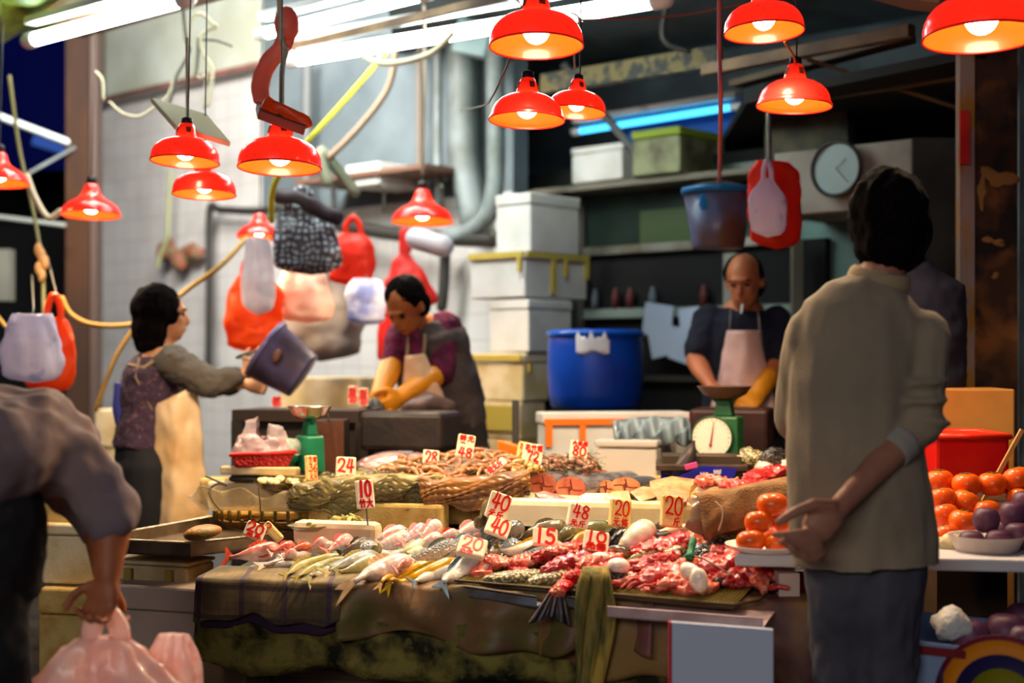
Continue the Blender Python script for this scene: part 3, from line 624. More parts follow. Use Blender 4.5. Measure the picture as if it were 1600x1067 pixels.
# ------------------------------------------------ hanging bags
def bag(px, py0, py1, wpx, Y, m, label, handles=True, top=.35, folds=9, amp=.10, seed=0, depth=.45, lean=0, name='plastic_bag', cat='bag', square=.5, stuff=None):
    """plastic carrier bag hung by its loops: py0 top of the loops, py1 bottom"""
    h = S(py1-py0, Y); W_ = S(wpx, Y)/2; c = P(px, py1, Y); rr = random.Random(seed)
    ph = rr.random()*6; k = M()
    hh = h*(.78 if handles else 1.0)
    t = thing(name, label, cat, c)
    prof = []
    n = 18
    for i in range(n+1):
        z = i/n
        if z < .12: q = (.30+.70*math.sin(z/.12*PI/2))*.92
        elif z < square: q = .94+.06*math.sin((z-.12)/(square-.12)*PI)
        else: q = .94-(.94-top)*((z-square)/(1-square))**1.25
        prof.append((q, z*hh))
    prof[0] = (0.02, 0)
    def fn(q, a):
        z = q.z/hh; f = 1+amp*math.sin(folds*a+ph+z*2.5)*(.15+z)+.06*noise.noise(Vector((math.cos(a)*2+seed, math.sin(a)*2, z*4)))
        dx = lean*z*W_
        return Vector((q.x*W_*f+dx, q.y*W_*f*depth*(.55+.45*(1-z)), q.z))
    k.lathe(prof, seg=40, fn=fn)
    k.add([Vector((W_*top*math.cos(a_)*.9+lean*W_, W_*top*math.sin(a_)*depth*.4, hh)) for a_ in [i*2*PI/12 for i in range(12)]], [tuple(range(12))])
    done(k, 'bag_body', m, parent=t, local=True, disp=(W_*.10, 9))
    if Y > 5.5:
        tp_ = Vector((lean*W_, 0, hh*.97 if not handles else h*.99)); wv = wallp(px, py0, .12) if px > 150 else P(px, py0-60, Y+.8)
        if handles or True: done(M().tube([tp_, tp_+Vector((0, .02, .03)), wv-c if px < 1000 else tp_+Vector((0, .01, .08))], .004, seg=5), 'hook', m_cableg, parent=t, local=True)
    if handles:
        for s in (-1, 1):
            pts = [(W_*top*.75*s+lean*W_, 0, hh*.97), (W_*top*.65*s+lean*W_, 0, hh+(h-hh)*.5), (W_*.06*s+lean*W_, 0, h), (lean*W_-W_*.04*s, 0, h*.995)]
            done(M().tube(spline(pts, 5), W_*.13, W_*.05, side=(1, 0, 0), seg=8), 'handle', m, parent=t, local=True)
    return t
def plaidmat():
    m = bpy.data.materials.new('plaid_plastic'); m.use_nodes = True; nt = m.node_tree; L = nt.links.new
    p = nt.nodes['Principled BSDF']; p.inputs['Roughness'].default_value = .4
    tc = _n(nt, 'ShaderNodeTexCoord'); sx = _n(nt, 'ShaderNodeSeparateXYZ'); nz = _n(nt, 'ShaderNodeTexNoise'); nz.inputs['Scale'].default_value = 11; L(tc.outputs['Object'], nz.inputs[0]); vm = _n(nt, 'ShaderNodeVectorMath', operation='MULTIPLY_ADD'); vm.inputs[1].default_value = (.09, .09, .09); L(nz.outputs['Color'], vm.inputs[0]); L(tc.outputs['Object'], vm.inputs[2]); L(vm.outputs[0], sx.inputs[0])
    def band(o, f):
        a = _n(nt, 'ShaderNodeMath', operation='MULTIPLY'); a.inputs[1].default_value = f; L(o, a.inputs[0])
        b = _n(nt, 'ShaderNodeMath', operation='SINE'); L(a.outputs[0], b.inputs[0])
        c = _n(nt, 'ShaderNodeMath', operation='GREATER_THAN'); c.inputs[1].default_value = .1; L(b.outputs[0], c.inputs[0]); return c.outputs[0]
    a, b = band(sx.outputs[0], 230), band(sx.outputs[2], 210)
    s = _n(nt, 'ShaderNodeMath', operation='MULTIPLY'); L(a, s.inputs[0]); L(b, s.inputs[1])
    mx = _n(nt, 'ShaderNodeMix', data_type='RGBA'); L(s.outputs[0], mx.inputs[0]); mx.inputs[6].default_value = (*srgb(48, 38, 46), 1); mx.inputs[7].default_value = (*srgb(150, 160, 172), 1)
    L(mx.outputs[2], p.inputs['Base Color']); return m
m_plaid = plaidmat()
bag(484, 296, 430, 104, 6.6, m_plaid, 'dark plaid bag hanging beside the small lamp', top=.55, seed=1, folds=7, amp=.14, lean=-.25)
k = M(); k.tube(spline([P(436, 305, 6.55), P(470, 312, 6.5), P(500, 330, 6.5), P(528, 340, 6.5)], 5), .035, .025, seg=10, jit=.012)
done(k, 'black_cloth_strap', plain('black_plum_cloth', 44, 28, 36), label='dark twisted cloth strap across the top of the plaid bag', cat='strap')
bag(548, 340, 447, 72, 6.9, m_redbag, 'square red bag hanging right of the plaid bag', top=.45, seed=2, folds=5, amp=.05, square=.72, lean=.1)
bag(640, 362, 485, 92, 7.2, mat('deep_red_bag', srgb(200, 34, 28), rough=.4, transl=.25, bump=.4, bscale=25), 'triangular deep red bag hanging behind the bent man\'s head', top=.12, seed=3, folds=5, amp=.08, square=.2, lean=-.15)
k = M(); k.tube([P(612, 470, 7.1), P(606, 520, 7.1), P(600, 560, 7.1)], [.05, .05, .03], .02, seg=10, jit=.01)
done(k, 'red_cloth_strip', mat('deep_red_bag', (0, 0, 0)), label='red strip hanging left of the bent man', cat='cloth')
k = M(); k.tube([P(650, 372, 6.95), P(693, 385, 6.9)], .055, seg=18); done(k, 'paper_roll', plain('grey_white_roll', 178, 172, 178), label='pale roll with a dark core hanging under the lone middle lamp', cat='roll')
bag(572, 435, 508, 62, 6.85, mat('blue_white_bag', srgb(150, 160, 215), rough=.4, transl=.3, c2=srgb(225, 225, 240), nscale=9, lo=.42, hi=.55), 'blue and white bag hanging left of the bent man\'s head', top=.6, seed=4, handles=False, square=.8, amp=.05)
bag(398, 395, 552, 92, 6.75, m_orbag, 'tall bright orange bag hanging behind the raised bucket', top=.5, seed=5, folds=6, amp=.05, square=.75)
bag(403, 372, 492, 52, 6.55, m_whbag, 'white plastic bag hanging in front of the bright orange bag', top=.6, seed=6, folds=7, amp=.2, square=.35, handles=False)
bag(480, 420, 505, 84, 6.9, mat('cream_pink_bag', srgb(245, 205, 180), rough=.4, transl=.3, bump=.4, bscale=20), 'cream-pink bag below the plaid bag', top=.7, seed=7, folds=6, amp=.16, handles=False, square=.6, lean=-.2)
bag(500, 430, 565, 120, 7.15, mat('grey_rag', srgb(130, 120, 112), rough=.8, bump=.4, bscale=20), 'grey rag hanging behind the cream-pink bag', name='hanging_rag', cat='rag', top=.8, seed=8, folds=8, amp=.14, handles=False, square=.7, lean=.2)
bag(50, 490, 598, 100, 5.9, mat('white_blue_bag', srgb(215, 212, 232), rough=.35, transl=.35, c2=srgb(130, 140, 190), nscale=7, lo=.56, hi=.66, bump=.4, bscale=25), 'large white carrier bag at the far left above the bending man', top=.55, seed=9, folds=8, amp=.10, square=.5, handles=False)
bag(74, 462, 614, 84, 6.15, m_orbag, 'orange bag behind the far-left white bag', top=.35, seed=10, folds=6, amp=.06, square=.6, lean=.25)
bag(1212, 252, 390, 84, 5.75, mat('red_bag2', srgb(238, 46, 22), rough=.4, transl=.3, bump=.3, bscale=25), 'bright red bag hanging right of the blue bucket', top=.62, seed=11, folds=5, amp=.05, square=.86, lean=-.05, handles=False)
bag(1199, 252, 371, 58, 5.5, mat('lilac_white_bag', srgb(224, 212, 232), rough=.4, transl=.3, c2=srgb(110, 110, 190), nscale=8, lo=.55, hi=.63), 'lilac-white bag hanging in front of the bright red bag', top=.3, seed=12, folds=7, amp=.08, square=.65, depth=.3)
# hanging bucket
Y = 5.95
t = thing('hanging_bucket', 'translucent blue bucket hanging from the pink cord', 'bucket', P(1122, 388, Y))
h = S(94, Y); r1 = S(55, Y); r0 = S(39, Y)
done(M().lathe([(0, 0), (r0, 0), (r0*1.04, .01), (r1*.98, h*.93), (r1*.95, h*.93), (r0*.98, .012), (0, .012)], seg=40), 'bucket_body', mat('murky_blue_plastic', srgb(92, 104, 140), rough=.3, transl=.2, c2=srgb(104, 72, 60), nscale=5, lo=.4, hi=.6), parent=t, local=True)
done(M().lathe([(r1*.94, h*.9), (r1*1.04, h*.9), (r1*1.06, h*.96), (r1*1.03, h), (r1*.96, h), (r1*.94, h*.9)], seg=40), 'bucket_rim', plain('blue_rim', 10, 100, 160, rough=.3), parent=t, local=True)
done(M().tube(spline([(-r1, 0, h*.94), (-r1*.6, 0, h*1.05), (0, 0, h*1.1), (r1*.6, 0, h*1.05), (r1, 0, h*.94)], 5), .006, seg=6), 'handle', m_alu, parent=t, local=True)
c = P(1093, 322, Y-r1*.98)
done(M().ell((S(-29, Y), -r1*.80, h*.72), (.02, .006, .035)), 'sticker', plain('sky_sticker', 20, 130, 210), parent=t, local=True)
# big blue drum
Y = wallp(930, 600, .62).y
lo, hi = yawbox(862, 925, 1000, 640, 560+1.25*F/(Y-.1), Y-.15)
done(M().hexa(lo, hi), 'drum_stand', plain('sooty_crate', 40, 34, 30), smooth=False, label='dark crate under the big blue drum, hidden by foam boxes', cat='crate')
t = thing('blue_drum', 'big blue plastic drum with a torn white label', 'drum', P(930, 638, Y))
h = S(124, Y); r = S(75, Y)
done(M().lathe([(0, 0), (r*.86, 0), (r*.93, h*.04), (r*.97, h*.2), (r, h*.5), (r*.985, h*.8), (r*.95, h*.93), (r*.9, h*.99), (0, h)], seg=48), 'drum_body', plain('drum_blue', 2, 62, 168, rough=.35, c2=srgb(2, 44, 140), nscale=3), parent=t, local=True)
done(M().lathe([(r*.9, h*.9), (r*1.0, h*.9), (r*1.015, h*.94), (r*1.0, h*.975), (r*.9, h*.98)], seg=48), 'drum_rim', plain('drum_blue2', 4, 76, 180, rough=.3), parent=t, local=True)
k = M()
k.grid(lambda u, v: Vector((r*1.012*math.sin(-.45+u*.68), -r*1.012*math.cos(-.45+u*.68), h*(.70+.2*v+.035*math.sin(u*17)*(v)+.03*math.sin(u*31)*v-.02*math.sin(u*9)*(1-v)))), 24, 6)
done(k, 'torn_label', plain('label_white', 215, 215, 225, rough=.5, c2=srgb(190, 60, 60), nscale=22, lo=.68, hi=.72), parent=t, local=True, solid=.002)
# ================================================ THE DISPLAY TABLE
def tpt(t, s, dz=0): v = tline(s, t); return Vector((v.x, v.y, v.z+dz))
m_wood = plain('wet_board', 70, 56, 40, rough=.6, c2=srgb(36, 30, 20), nscale=5, bump=.3)
m_moss = plain('mossy_board', 130, 120, 56, rough=.85, c2=srgb(24, 26, 10), nscale=10, lo=.42, hi=.6, c3=srgb(110, 100, 50), n3=25, lo3=.6, hi3=.72, bump=.8, bscale=50)
TL = 1.72
t = thing('display_table', 'low wooden fish stall table with a mossy front edge', 'table', (tpt(.85, .7).x, tpt(.85, .7).y, 0))
lo = [tpt(-.02, .0, -.06), tpt(TL+.1, .0, -.06), tpt(TL+.1, 1.3, -.06), tpt(-.02, 1.3, -.06)]
done(M().hexa(lo, [v+Vector((0, 0, .045)) for v in lo]), 'table_top', m_wood, parent=t, smooth=False)
k = M()
k.grid(lambda u, v: tpt(-.05+u*(TL+.3), .02+.02*math.sin(u*40)*v+.03*noise.noise(Vector((u*12, v*3, 1))), -.10-.15*v-.015*math.sin(u*23)*v), 60, 6)
done(k, 'mossy_edge', m_moss, parent=t, solid=.03, disp=(.012, 14))
for (a_, s_) in ((.1, .12), (1.6, .12), (.1, 1.2), (1.6, 1.2)):
    p = tpt(a_, s_); done(M().box((p.x, p.y, (p.z-.06)/2), (.07, .07, p.z-.06)), 'leg', m_wood, parent=t, smooth=False)
for i, (u0, z_) in enumerate(((.1, .28), (.75, .2))):
    p = tpt(u0+.35, .25)
# bed of crushed ice
m_ice = mat('crushed_ice', (.62, .66, .70), rough=.15, c2=(.35, .36, .38), nscale=40, lo=.4, hi=.6, bump=.9, bscale=90, spec=.8)
k = M(); k.grid(lambda u, v: tpt(.02+u*(TL-.02), .03+v*.78, -.012+.008*noise.noise(Vector((u*50, v*25, 2)))), 90, 36)
done(k, 'crushed_ice', m_ice, kind='stuff', label='bed of crushed ice and melt water under the fish', cat='ice')
# cloths over the front edge
def drape(name, u0, u1, drop, m, label, cat='cloth', out=.014, s_in=.09, wav=7, amp=.015, seed=0, parent=None, hem=.02, top=0.0):
    def fn(u, v):
        x = u0+(u1-u0)*u; d = v*(drop+s_in)
        hz = hem*math.sin(u*9+seed)+hem*.6*math.sin(u*21+seed*2)
        nn = amp*(math.sin(u*wav*6.3+seed+v*2)+.7*noise.noise(Vector((u*wav*1.5, v*3, seed)))*1.5)
        if d < s_in: return tpt(x, s_in-d-out*(d/s_in), .008+top+.3*nn*v)
        q = (d-s_in)/drop
        return tpt(x, -out-.02*math.sin(q*2)+nn*(.3+q), .008+top-(d-s_in)-hz*q)
    return done(M().grid(fn, 90, 26), name, m, solid=.004, label=label, cat=cat, parent=parent)
def plaidcloth():
    m = bpy.data.materials.new('plaid_cloth'); m.use_nodes = True; nt = m.node_tree; L = nt.links.new
    p = nt.nodes['Principled BSDF']; p.inputs['Roughness'].default_value = .85
    tc = _n(nt, 'ShaderNodeTexCoord'); nz = _n(nt, 'ShaderNodeTexNoise'); nz.inputs['Scale'].default_value = 9; L(tc.outputs['Object'], nz.inputs[0])
    mx = _n(nt, 'ShaderNodeMix', data_type='RGBA'); rp = _n(nt, 'ShaderNodeMapRange'); rp.inputs[1].default_value = .4; rp.inputs[2].default_value = .6
    L(nz.outputs[0], rp.inputs[0]); L(rp.outputs[0], mx.inputs[0]); mx.inputs[6].default_value = (*srgb(134, 112, 74), 1); mx.inputs[7].default_value = (*srgb(84, 72, 44), 1)
    last = mx.outputs[2]
    sx = _n(nt, 'ShaderNodeSeparateXYZ'); L(tc.outputs['Object'], sx.inputs[0])
    for o, f, th, c in ((0, 48, .93, (60, 36, 74)), (2, 75, .9, (56, 44, 62)), (0, 260, .7, (96, 82, 52)), (2, 330, .6, (92, 78, 56))):
        a = _n(nt, 'ShaderNodeMath', operation='MULTIPLY'); a.inputs[1].default_value = f; L(sx.outputs[o], a.inputs[0])
        b = _n(nt, 'ShaderNodeMath', operation='SINE'); L(a.outputs[0], b.inputs[0])
        g = _n(nt, 'ShaderNodeMath', operation='GREATER_THAN'); g.inputs[1].default_value = th; L(b.outputs[0], g.inputs[0])
        h = _n(nt, 'ShaderNodeMath', operation='MULTIPLY'); h.inputs[1].default_value = .75 if th > .8 else .3; L(g.outputs[0], h.inputs[0])
        q = _n(nt, 'ShaderNodeMix', data_type='RGBA'); L(h.outputs[0], q.inputs[0]); L(last, q.inputs[6]); q.inputs[7].default_value = (*srgb(*c), 1); last = q.outputs[2]
    L(last, p.inputs['Base Color']); return m
m_tarp = plain('brown_tarp', 132, 98, 66, rough=.5, c2=srgb(92, 88, 38), nscale=5, lo=.4, hi=.62, c3=srgb(120, 60, 70), n3=3, lo3=.56, hi3=.7, bump=.5, bscale=9)
m_canvas = plain('wet_canvas', 140, 106, 54, rough=.6, c2=srgb(88, 52, 50), nscale=4, bump=.4, bscale=12)
drape('plaid_cloth', -.03, .43, .105, plaidcloth(), 'olive plaid cloth with purple stripes over the left table edge', seed=1, wav=2.2, hem=.012, amp=.010, s_in=.12, out=.034)
drape('dark_cloth', -.02, .46, .13, plain('purple_cloth', 50, 30, 60, rough=.8), 'dark purple cloth hem showing under the plaid cloth', seed=2, wav=2, hem=.01, out=.004, s_in=.02, amp=.003, top=-.01)
drape('brown_tarpaulin', .42, 1.32, .15, m_tarp, 'wrinkled brown tarpaulin over the middle of the table front', cat='tarpaulin', seed=3, wav=4, hem=.022, amp=.028)
drape('canvas_sheet', 1.0, 1.82, .20, m_canvas, 'wet brown canvas hanging below the mesh tray at the right', cat='canvas', seed=5, wav=3, hem=.02, amp=.016, out=.015)
# crates in the dark under the table
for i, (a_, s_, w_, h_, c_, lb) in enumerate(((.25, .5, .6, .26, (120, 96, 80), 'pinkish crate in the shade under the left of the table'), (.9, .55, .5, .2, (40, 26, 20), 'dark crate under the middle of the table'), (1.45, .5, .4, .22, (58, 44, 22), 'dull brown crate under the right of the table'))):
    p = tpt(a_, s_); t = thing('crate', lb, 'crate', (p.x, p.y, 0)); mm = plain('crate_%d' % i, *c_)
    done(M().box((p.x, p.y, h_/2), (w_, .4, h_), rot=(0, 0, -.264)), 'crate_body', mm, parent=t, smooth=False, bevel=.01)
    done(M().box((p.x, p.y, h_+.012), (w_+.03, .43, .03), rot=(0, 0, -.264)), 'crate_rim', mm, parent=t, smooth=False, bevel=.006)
# hanging towel
t0 = P(930, 914, edgeY(930)-.01)
k = M()
def towel(u, v):
    q = v*1.0; w_ = .030+.018*q+.012*math.sin(q*5); d = q*.42
    y = -.055-.012*math.sin(u*14+q*3)-.02*q
    if q < .08: y = .02-.075*(q/.08)
    return Vector((t0.x+(u-.5)*2*w_*(1+.1*math.sin(q*7))-.05*q*q-.0, t0.y+y, t0.z+.03+.02*math.sin(min(q/.08, 1)*PI/2)-max(0, q-.04)*.46))
k.grid(towel, 16, 36)
done(k, 'hanging_towel', plain('olive_towel', 150, 130, 66, rough=.9, c2=srgb(90, 92, 46), nscale=14, c3=srgb(190, 160, 70), n3=4, bump=.5, bscale=120, stretch=(3, 3, .6)), solid=.012, label='olive striped towel hanging over the front of the mesh tray', cat='towel')

# white trays and the mesh tray
def trayrim(name, x0, y0, x1, y1, hpx, m, label, depth=.4, lip=True):
    a, b = tab(x0, y0, .012), tab(x1, y1, .012); e = (b-a).normalized(); nn = Vector((-e.y, e.x, .09)).normalized()
    t = thing(name, label, 'tray', a.lerp(b, .5)); h = S(hpx, a.y)
    fr = -nn*.035
    lo = [a+fr, b+fr, b+nn*depth, a+nn*depth]; lo = [v+Vector((0, 0, -h)) for v in lo]
    k = M()
    th = .006
    k.hexa([lo[0], lo[1], lo[1]+nn*th, lo[0]+nn*th], [v+Vector((0, 0, h)) for v in (lo[0], lo[1], lo[1]+nn*th, lo[0]+nn*th)])
    k.hexa(lo, [v+Vector((0, 0, .004)) for v in lo])
    done(k, 'tray_body', m, parent=t, smooth=False)
    if lip: done(M().tube([lo[0]+Vector((0, 0, h)), lo[1]+Vector((0, 0, h))], .0035, seg=6), 'dark_rim', plain('rusty_rim', 60, 44, 32, rough=.6), parent=t)
    return t, a, b, e, nn
m_greytray = plain('blue_grey_tray', 128, 134, 150, rough=.4, c2=srgb(96, 92, 92), nscale=10)
trayrim('metal_tray', 735, 912, 848, 928, 16, m_greytray, 'grey metal tray edge left of the hanging fish tail', depth=.3)
trayrim('metal_tray', 878, 925, 925, 932, 16, m_greytray, 'grey metal tray edge between the hanging tail and the towel', depth=.3)
trayrim('foam_tray', 955, 942, 1196, 960, 17, plain('pinkish_foam', 205, 180, 178, rough=.6, c2=srgb(170, 140, 140), nscale=9), 'long pale foam tray edge under the wire mesh', depth=.3, lip=False)
# mesh tray: woven wires
a, b = tab(712, 907, .022), tab(1146, 945, .022); e = (b-a); Ln = e.length; e = e.normalized(); nn = Vector((-e.y, e.x, .09)).normalized()
t = thing('mesh_tray', 'brass coloured wire mesh tray under the red meat', 'tray', a.lerp(b, .5))
m_wire = plain('brass_wire', 150, 130, 60, rough=.35, metal=.7)
k = M(); D = .42; n = 84
for i in range(n+1):
    p = a+e*Ln*i/n; k.box(p+nn*D/2, (.0022, D, .002), rot=nn.to_track_quat('Y', 'Z').to_matrix())
for i in range(60):
    p = a+nn*D*i/60; k.box(p+e*Ln/2, (Ln, .0022, .002), rot=e.to_track_quat('X', 'Z').to_matrix())
done(k, 'wire_mesh', m_wire, parent=t, smooth=False)
done(M().tube([a, b, b+e*.05+nn*.06, b+e*.06+nn*D, a+nn*D, a], .0042, seg=6), 'frame', plain('dark_wire', 70, 52, 36, rough=.5, metal=.4), parent=t)
k = M(); lo = [a-Vector((0, 0, .012)), b-Vector((0, 0, .012)), b+nn*D-Vector((0, 0, .012)), a+nn*D-Vector((0, 0, .012))]
k.hexa(lo, [v+Vector((0, 0, .004)) for v in lo]); done(k, 'drip_plate', plain('dark_drip', 44, 38, 26, rough=.3), parent=t, smooth=False)

# ================================================ FISH
m_fish = mat('wet_fish', (1, 1, 1), rough=.22, attr=True, bump=.12, bscale=240, spec=.6, coat=.5, c2=(.30, .20, .13), nscale=34, lo=.60, hi=.80, sss=.0)
m_fishm = mat('wet_fish_mottled', (1, 1, 1), rough=.25, attr=True, c2=(.05, .045, .04), nscale=60, lo=.55, hi=.66, bump=.2, bscale=200, coat=.3)
m_fishs = mat('silver_scaled_fish', (1, 1, 1), rough=.28, metal=.15, attr=True, bump=.6, bscale=150, voro=True, c2=(.12, .12, .12), nscale=30, lo=.6, hi=.8, coat=.3)
m_fin = mat('fish_fin', (1, 1, 1), rough=.3, attr=True, transl=.3, coat=.2)
m_eyew = plain('eye_ring', 200, 190, 150, rough=.1); m_eyeb = plain('eye_black', 6, 6, 8, rough=.05)
PROF = [(0, .20), (.06, .20), (.15, .30), (.28, .52), (.42, .76), (.56, .93), (.68, 1.0), (.80, .96), (.90, .76), (.96, .50), (1, .20)]
SLIM = [(0, .22), (.1, .34), (.25, .62), (.45, .88), (.65, 1), (.85, .96), (.94, .75), (1, .32)]
def prof(pf, t):
    for (a, x), (b, y) in zip(pf, pf[1:]):
        if t <= b:
            q = (t-a)/(b-a); q = q*q*(3-2*q); return x+(y-x)*q
    return pf[-1][1]
def mixc(a, b, t): return tuple(x+(y-x)*t for x, y in zip(a, b))
def fish(pts, wpx, label, back, belly, fin=None, name='fish', mt=None, pf=PROF, wide=1.25, tail='fork', tlen=.17, spread=1.0, eye=True, dorsal=True, group='fish laid out on the front of the stall', spots=0, cat='fish', fwd=.35, plane=tab, finup=.55):
    mt = mt or m_fish; fin = fin or mixc(back, belly, .5); back, belly, fin = srgb(*back), srgb(*belly), srgb(*fin)
    W = [P(p[0], p[1], edgeY(p[0])-.06) if (len(p) > 2 and p[2] <= 0) else plane(p[0], p[1], p[2] if len(p) > 2 else .02) for p in pts]; r = S(wpx*1.2, W[-1].y)/2
    if len(pts[0]) > 2 and pts[0][2] <= 0:                    # the tail hangs over the table edge
        i_ = max(i for i, p in enumerate(pts) if len(p) > 2 and p[2] <= 0)
        q_ = W[i_].lerp(W[i_+1], .4); q_.z = max(q_.z, .60+r*.55+.014); W.insert(i_+1, q_)
    W = spline(W, 10); seg = 18
    L_ = [0]
    for i in range(1, len(W)): L_.append(L_[-1]+(W[i]-W[i-1]).length)
    tot = L_[-1]; N = 26
    def at(d):
        d = max(0, min(tot, d))
        for i in range(1, len(W)):
            if L_[i] >= d: return W[i-1].lerp(W[i], (d-L_[i-1])/max(1e-9, L_[i]-L_[i-1]))
        return W[-1]
    b0 = tot*tlen; ctr = at(tot*.5); t = thing(name, label, cat, ctr-Vector((0, 0, r)), group=group)
    P_ = []; rr = []
    for i in range(N+1):
        q = i/N; P_.append(at(b0+(tot-b0)*q)); rr.append(r*prof(pf, q))
    ax = (W[-1]-W[0]).normalized(); upv = Vector((0, 0, 1))-ax*ax.z; upv.normalize(); sd = ax.cross(upv)
    ud = (upv*1.0+sd*(fwd if sd.y > 0 else -fwd)).normalized()       # the back leans away from the viewer
    M_ = M()
    def colf(i, v):
        i2 = (i//seg)-2; kk = i % seg; a_ = math.cos(2*PI*kk/seg)    # 1 = back, -1 = belly
        q = max(0, min(1, i2/N)); s_ = 1/(1+math.exp(-(a_-.10)*7))
        c = mixc(belly, back, s_)
        n_ = noise.noise(v*26)*.6+noise.noise(v*75)*.5
        c = tuple(max(0, x*(1+.5*n_)*.86) for x in c)
        if q > .77 and q < .80: c = tuple(x*.62 for x in c)
        return c
    M_.tube(P_, rr, [x*wide*(.8 if i > N-3 else 1) for i, x in enumerate(rr)], side=ud, seg=seg, col=colf)
    done(M_, 'body', mt, parent=t)
    # tail fin
    tb = at(b0*1.12); tp = at(0); d = (tp-tb); ln = d.length; dn = d.normalized()
    sp = (Vector((0, 0, 1))*finup+dn.cross(Vector((0, 0, 1))).normalized()*(1 if dn.cross(Vector((0, 0, 1))).y > 0 else -1)*(1-finup)).normalized()
    sp = (sp-dn*sp.dot(dn)).normalized(); nrm = dn.cross(sp).normalized()*.0012
    hs = r*1.05*spread
    outl = [(0, .2), (.35, .42), (.8, .85), (1.05, 1.0), (.92, .62), (.62 if tail == 'fork' else 1.0, 0), (.92, -.62), (1.05, -1.0), (.8, -.85), (.35, -.42), (0, -.2)]
    vs = [tb+dn*ln*x+sp*hs*y for x, y in outl]; n_ = len(vs)
    k = M(); fc = lambda i, v: tuple(c*(1.15 if i % 2 else .75) for c in fin)
    k.add([v+nrm for v in vs]+[v-nrm for v in vs], [(i, i+1, 5) for i in range(0, 4)]+[(5, i, i+1) for i in range(6, 10)]+[(0, 5, 10)]+[(n_+5, n_+i+1, n_+i) for i in range(0, 4)]+[(n_+i+1, n_+i, n_+5) for i in range(6, 10)]+[(n_+10, n_+5, n_)]+[(i, n_+i, n_+(i+1) % n_, (i+1) % n_) for i in range(n_)], col=fc)
    done(k, 'tail_fin', m_fin, parent=t, smooth=False)
    if dorsal:
        k = M(); up = []; dn_ = []
        for i in range(9, 20):
            p = P_[i]; h = r*.42*math.sin((i-8)/12*PI)**.6
            up.append(p+ud*(rr[i]*.95+h)); dn_.append(p+ud*rr[i]*.9)
        m2 = len(up); off = sd*.001
        k.add([v+off for v in up+dn_]+[v-off for v in up+dn_], [(i, i+1, m2+i+1, m2+i) for i in range(m2-1)]+[(2*m2+m2+i, 2*m2+m2+i+1, 2*m2+i+1, 2*m2+i) for i in range(m2-1)]+[(i, 2*m2+i, 2*m2+i+1, i+1) for i in range(m2-1)], col=fc)
        done(k, 'dorsal_fin', m_fin, parent=t, smooth=False)
        sdv = sd if sd.y < 0 else -sd
        p = P_[19]; c0 = p+sdv*rr[19]*wide*.92; k = M()
        k.ell(c0-ax*r*.55-ud*r*.15+sdv*r*.08, (r*.55, r*.07, r*.22), rot=Matrix((ax, sdv, ud)).transposed(), seg=10, col=fc); done(k, 'pectoral_fin', m_fin, parent=t)
    if eye:
        for s_ in (1, -1):
            p = P_[24]+sd*s_*rr[24]*wide*.80+ud*rr[24]*.38
            done(M().ell(p, r*.15, seg=10), 'eye', m_eyew, parent=t)
            done(M().ell(p+sd*s_*r*.06, r*.115, seg=10), 'pupil', m_eyeb, parent=bpy.data.objects[t.name].children[-1] if False else t)
    return t
PK = (238, 178, 170); PKL = (250, 226, 214); RD = (222, 92, 78); SLV = (150, 160, 168); WHT = (244, 238, 226); OLV = (150, 142, 80); YEL = (238, 176, 20); GRY = (106, 112, 116)
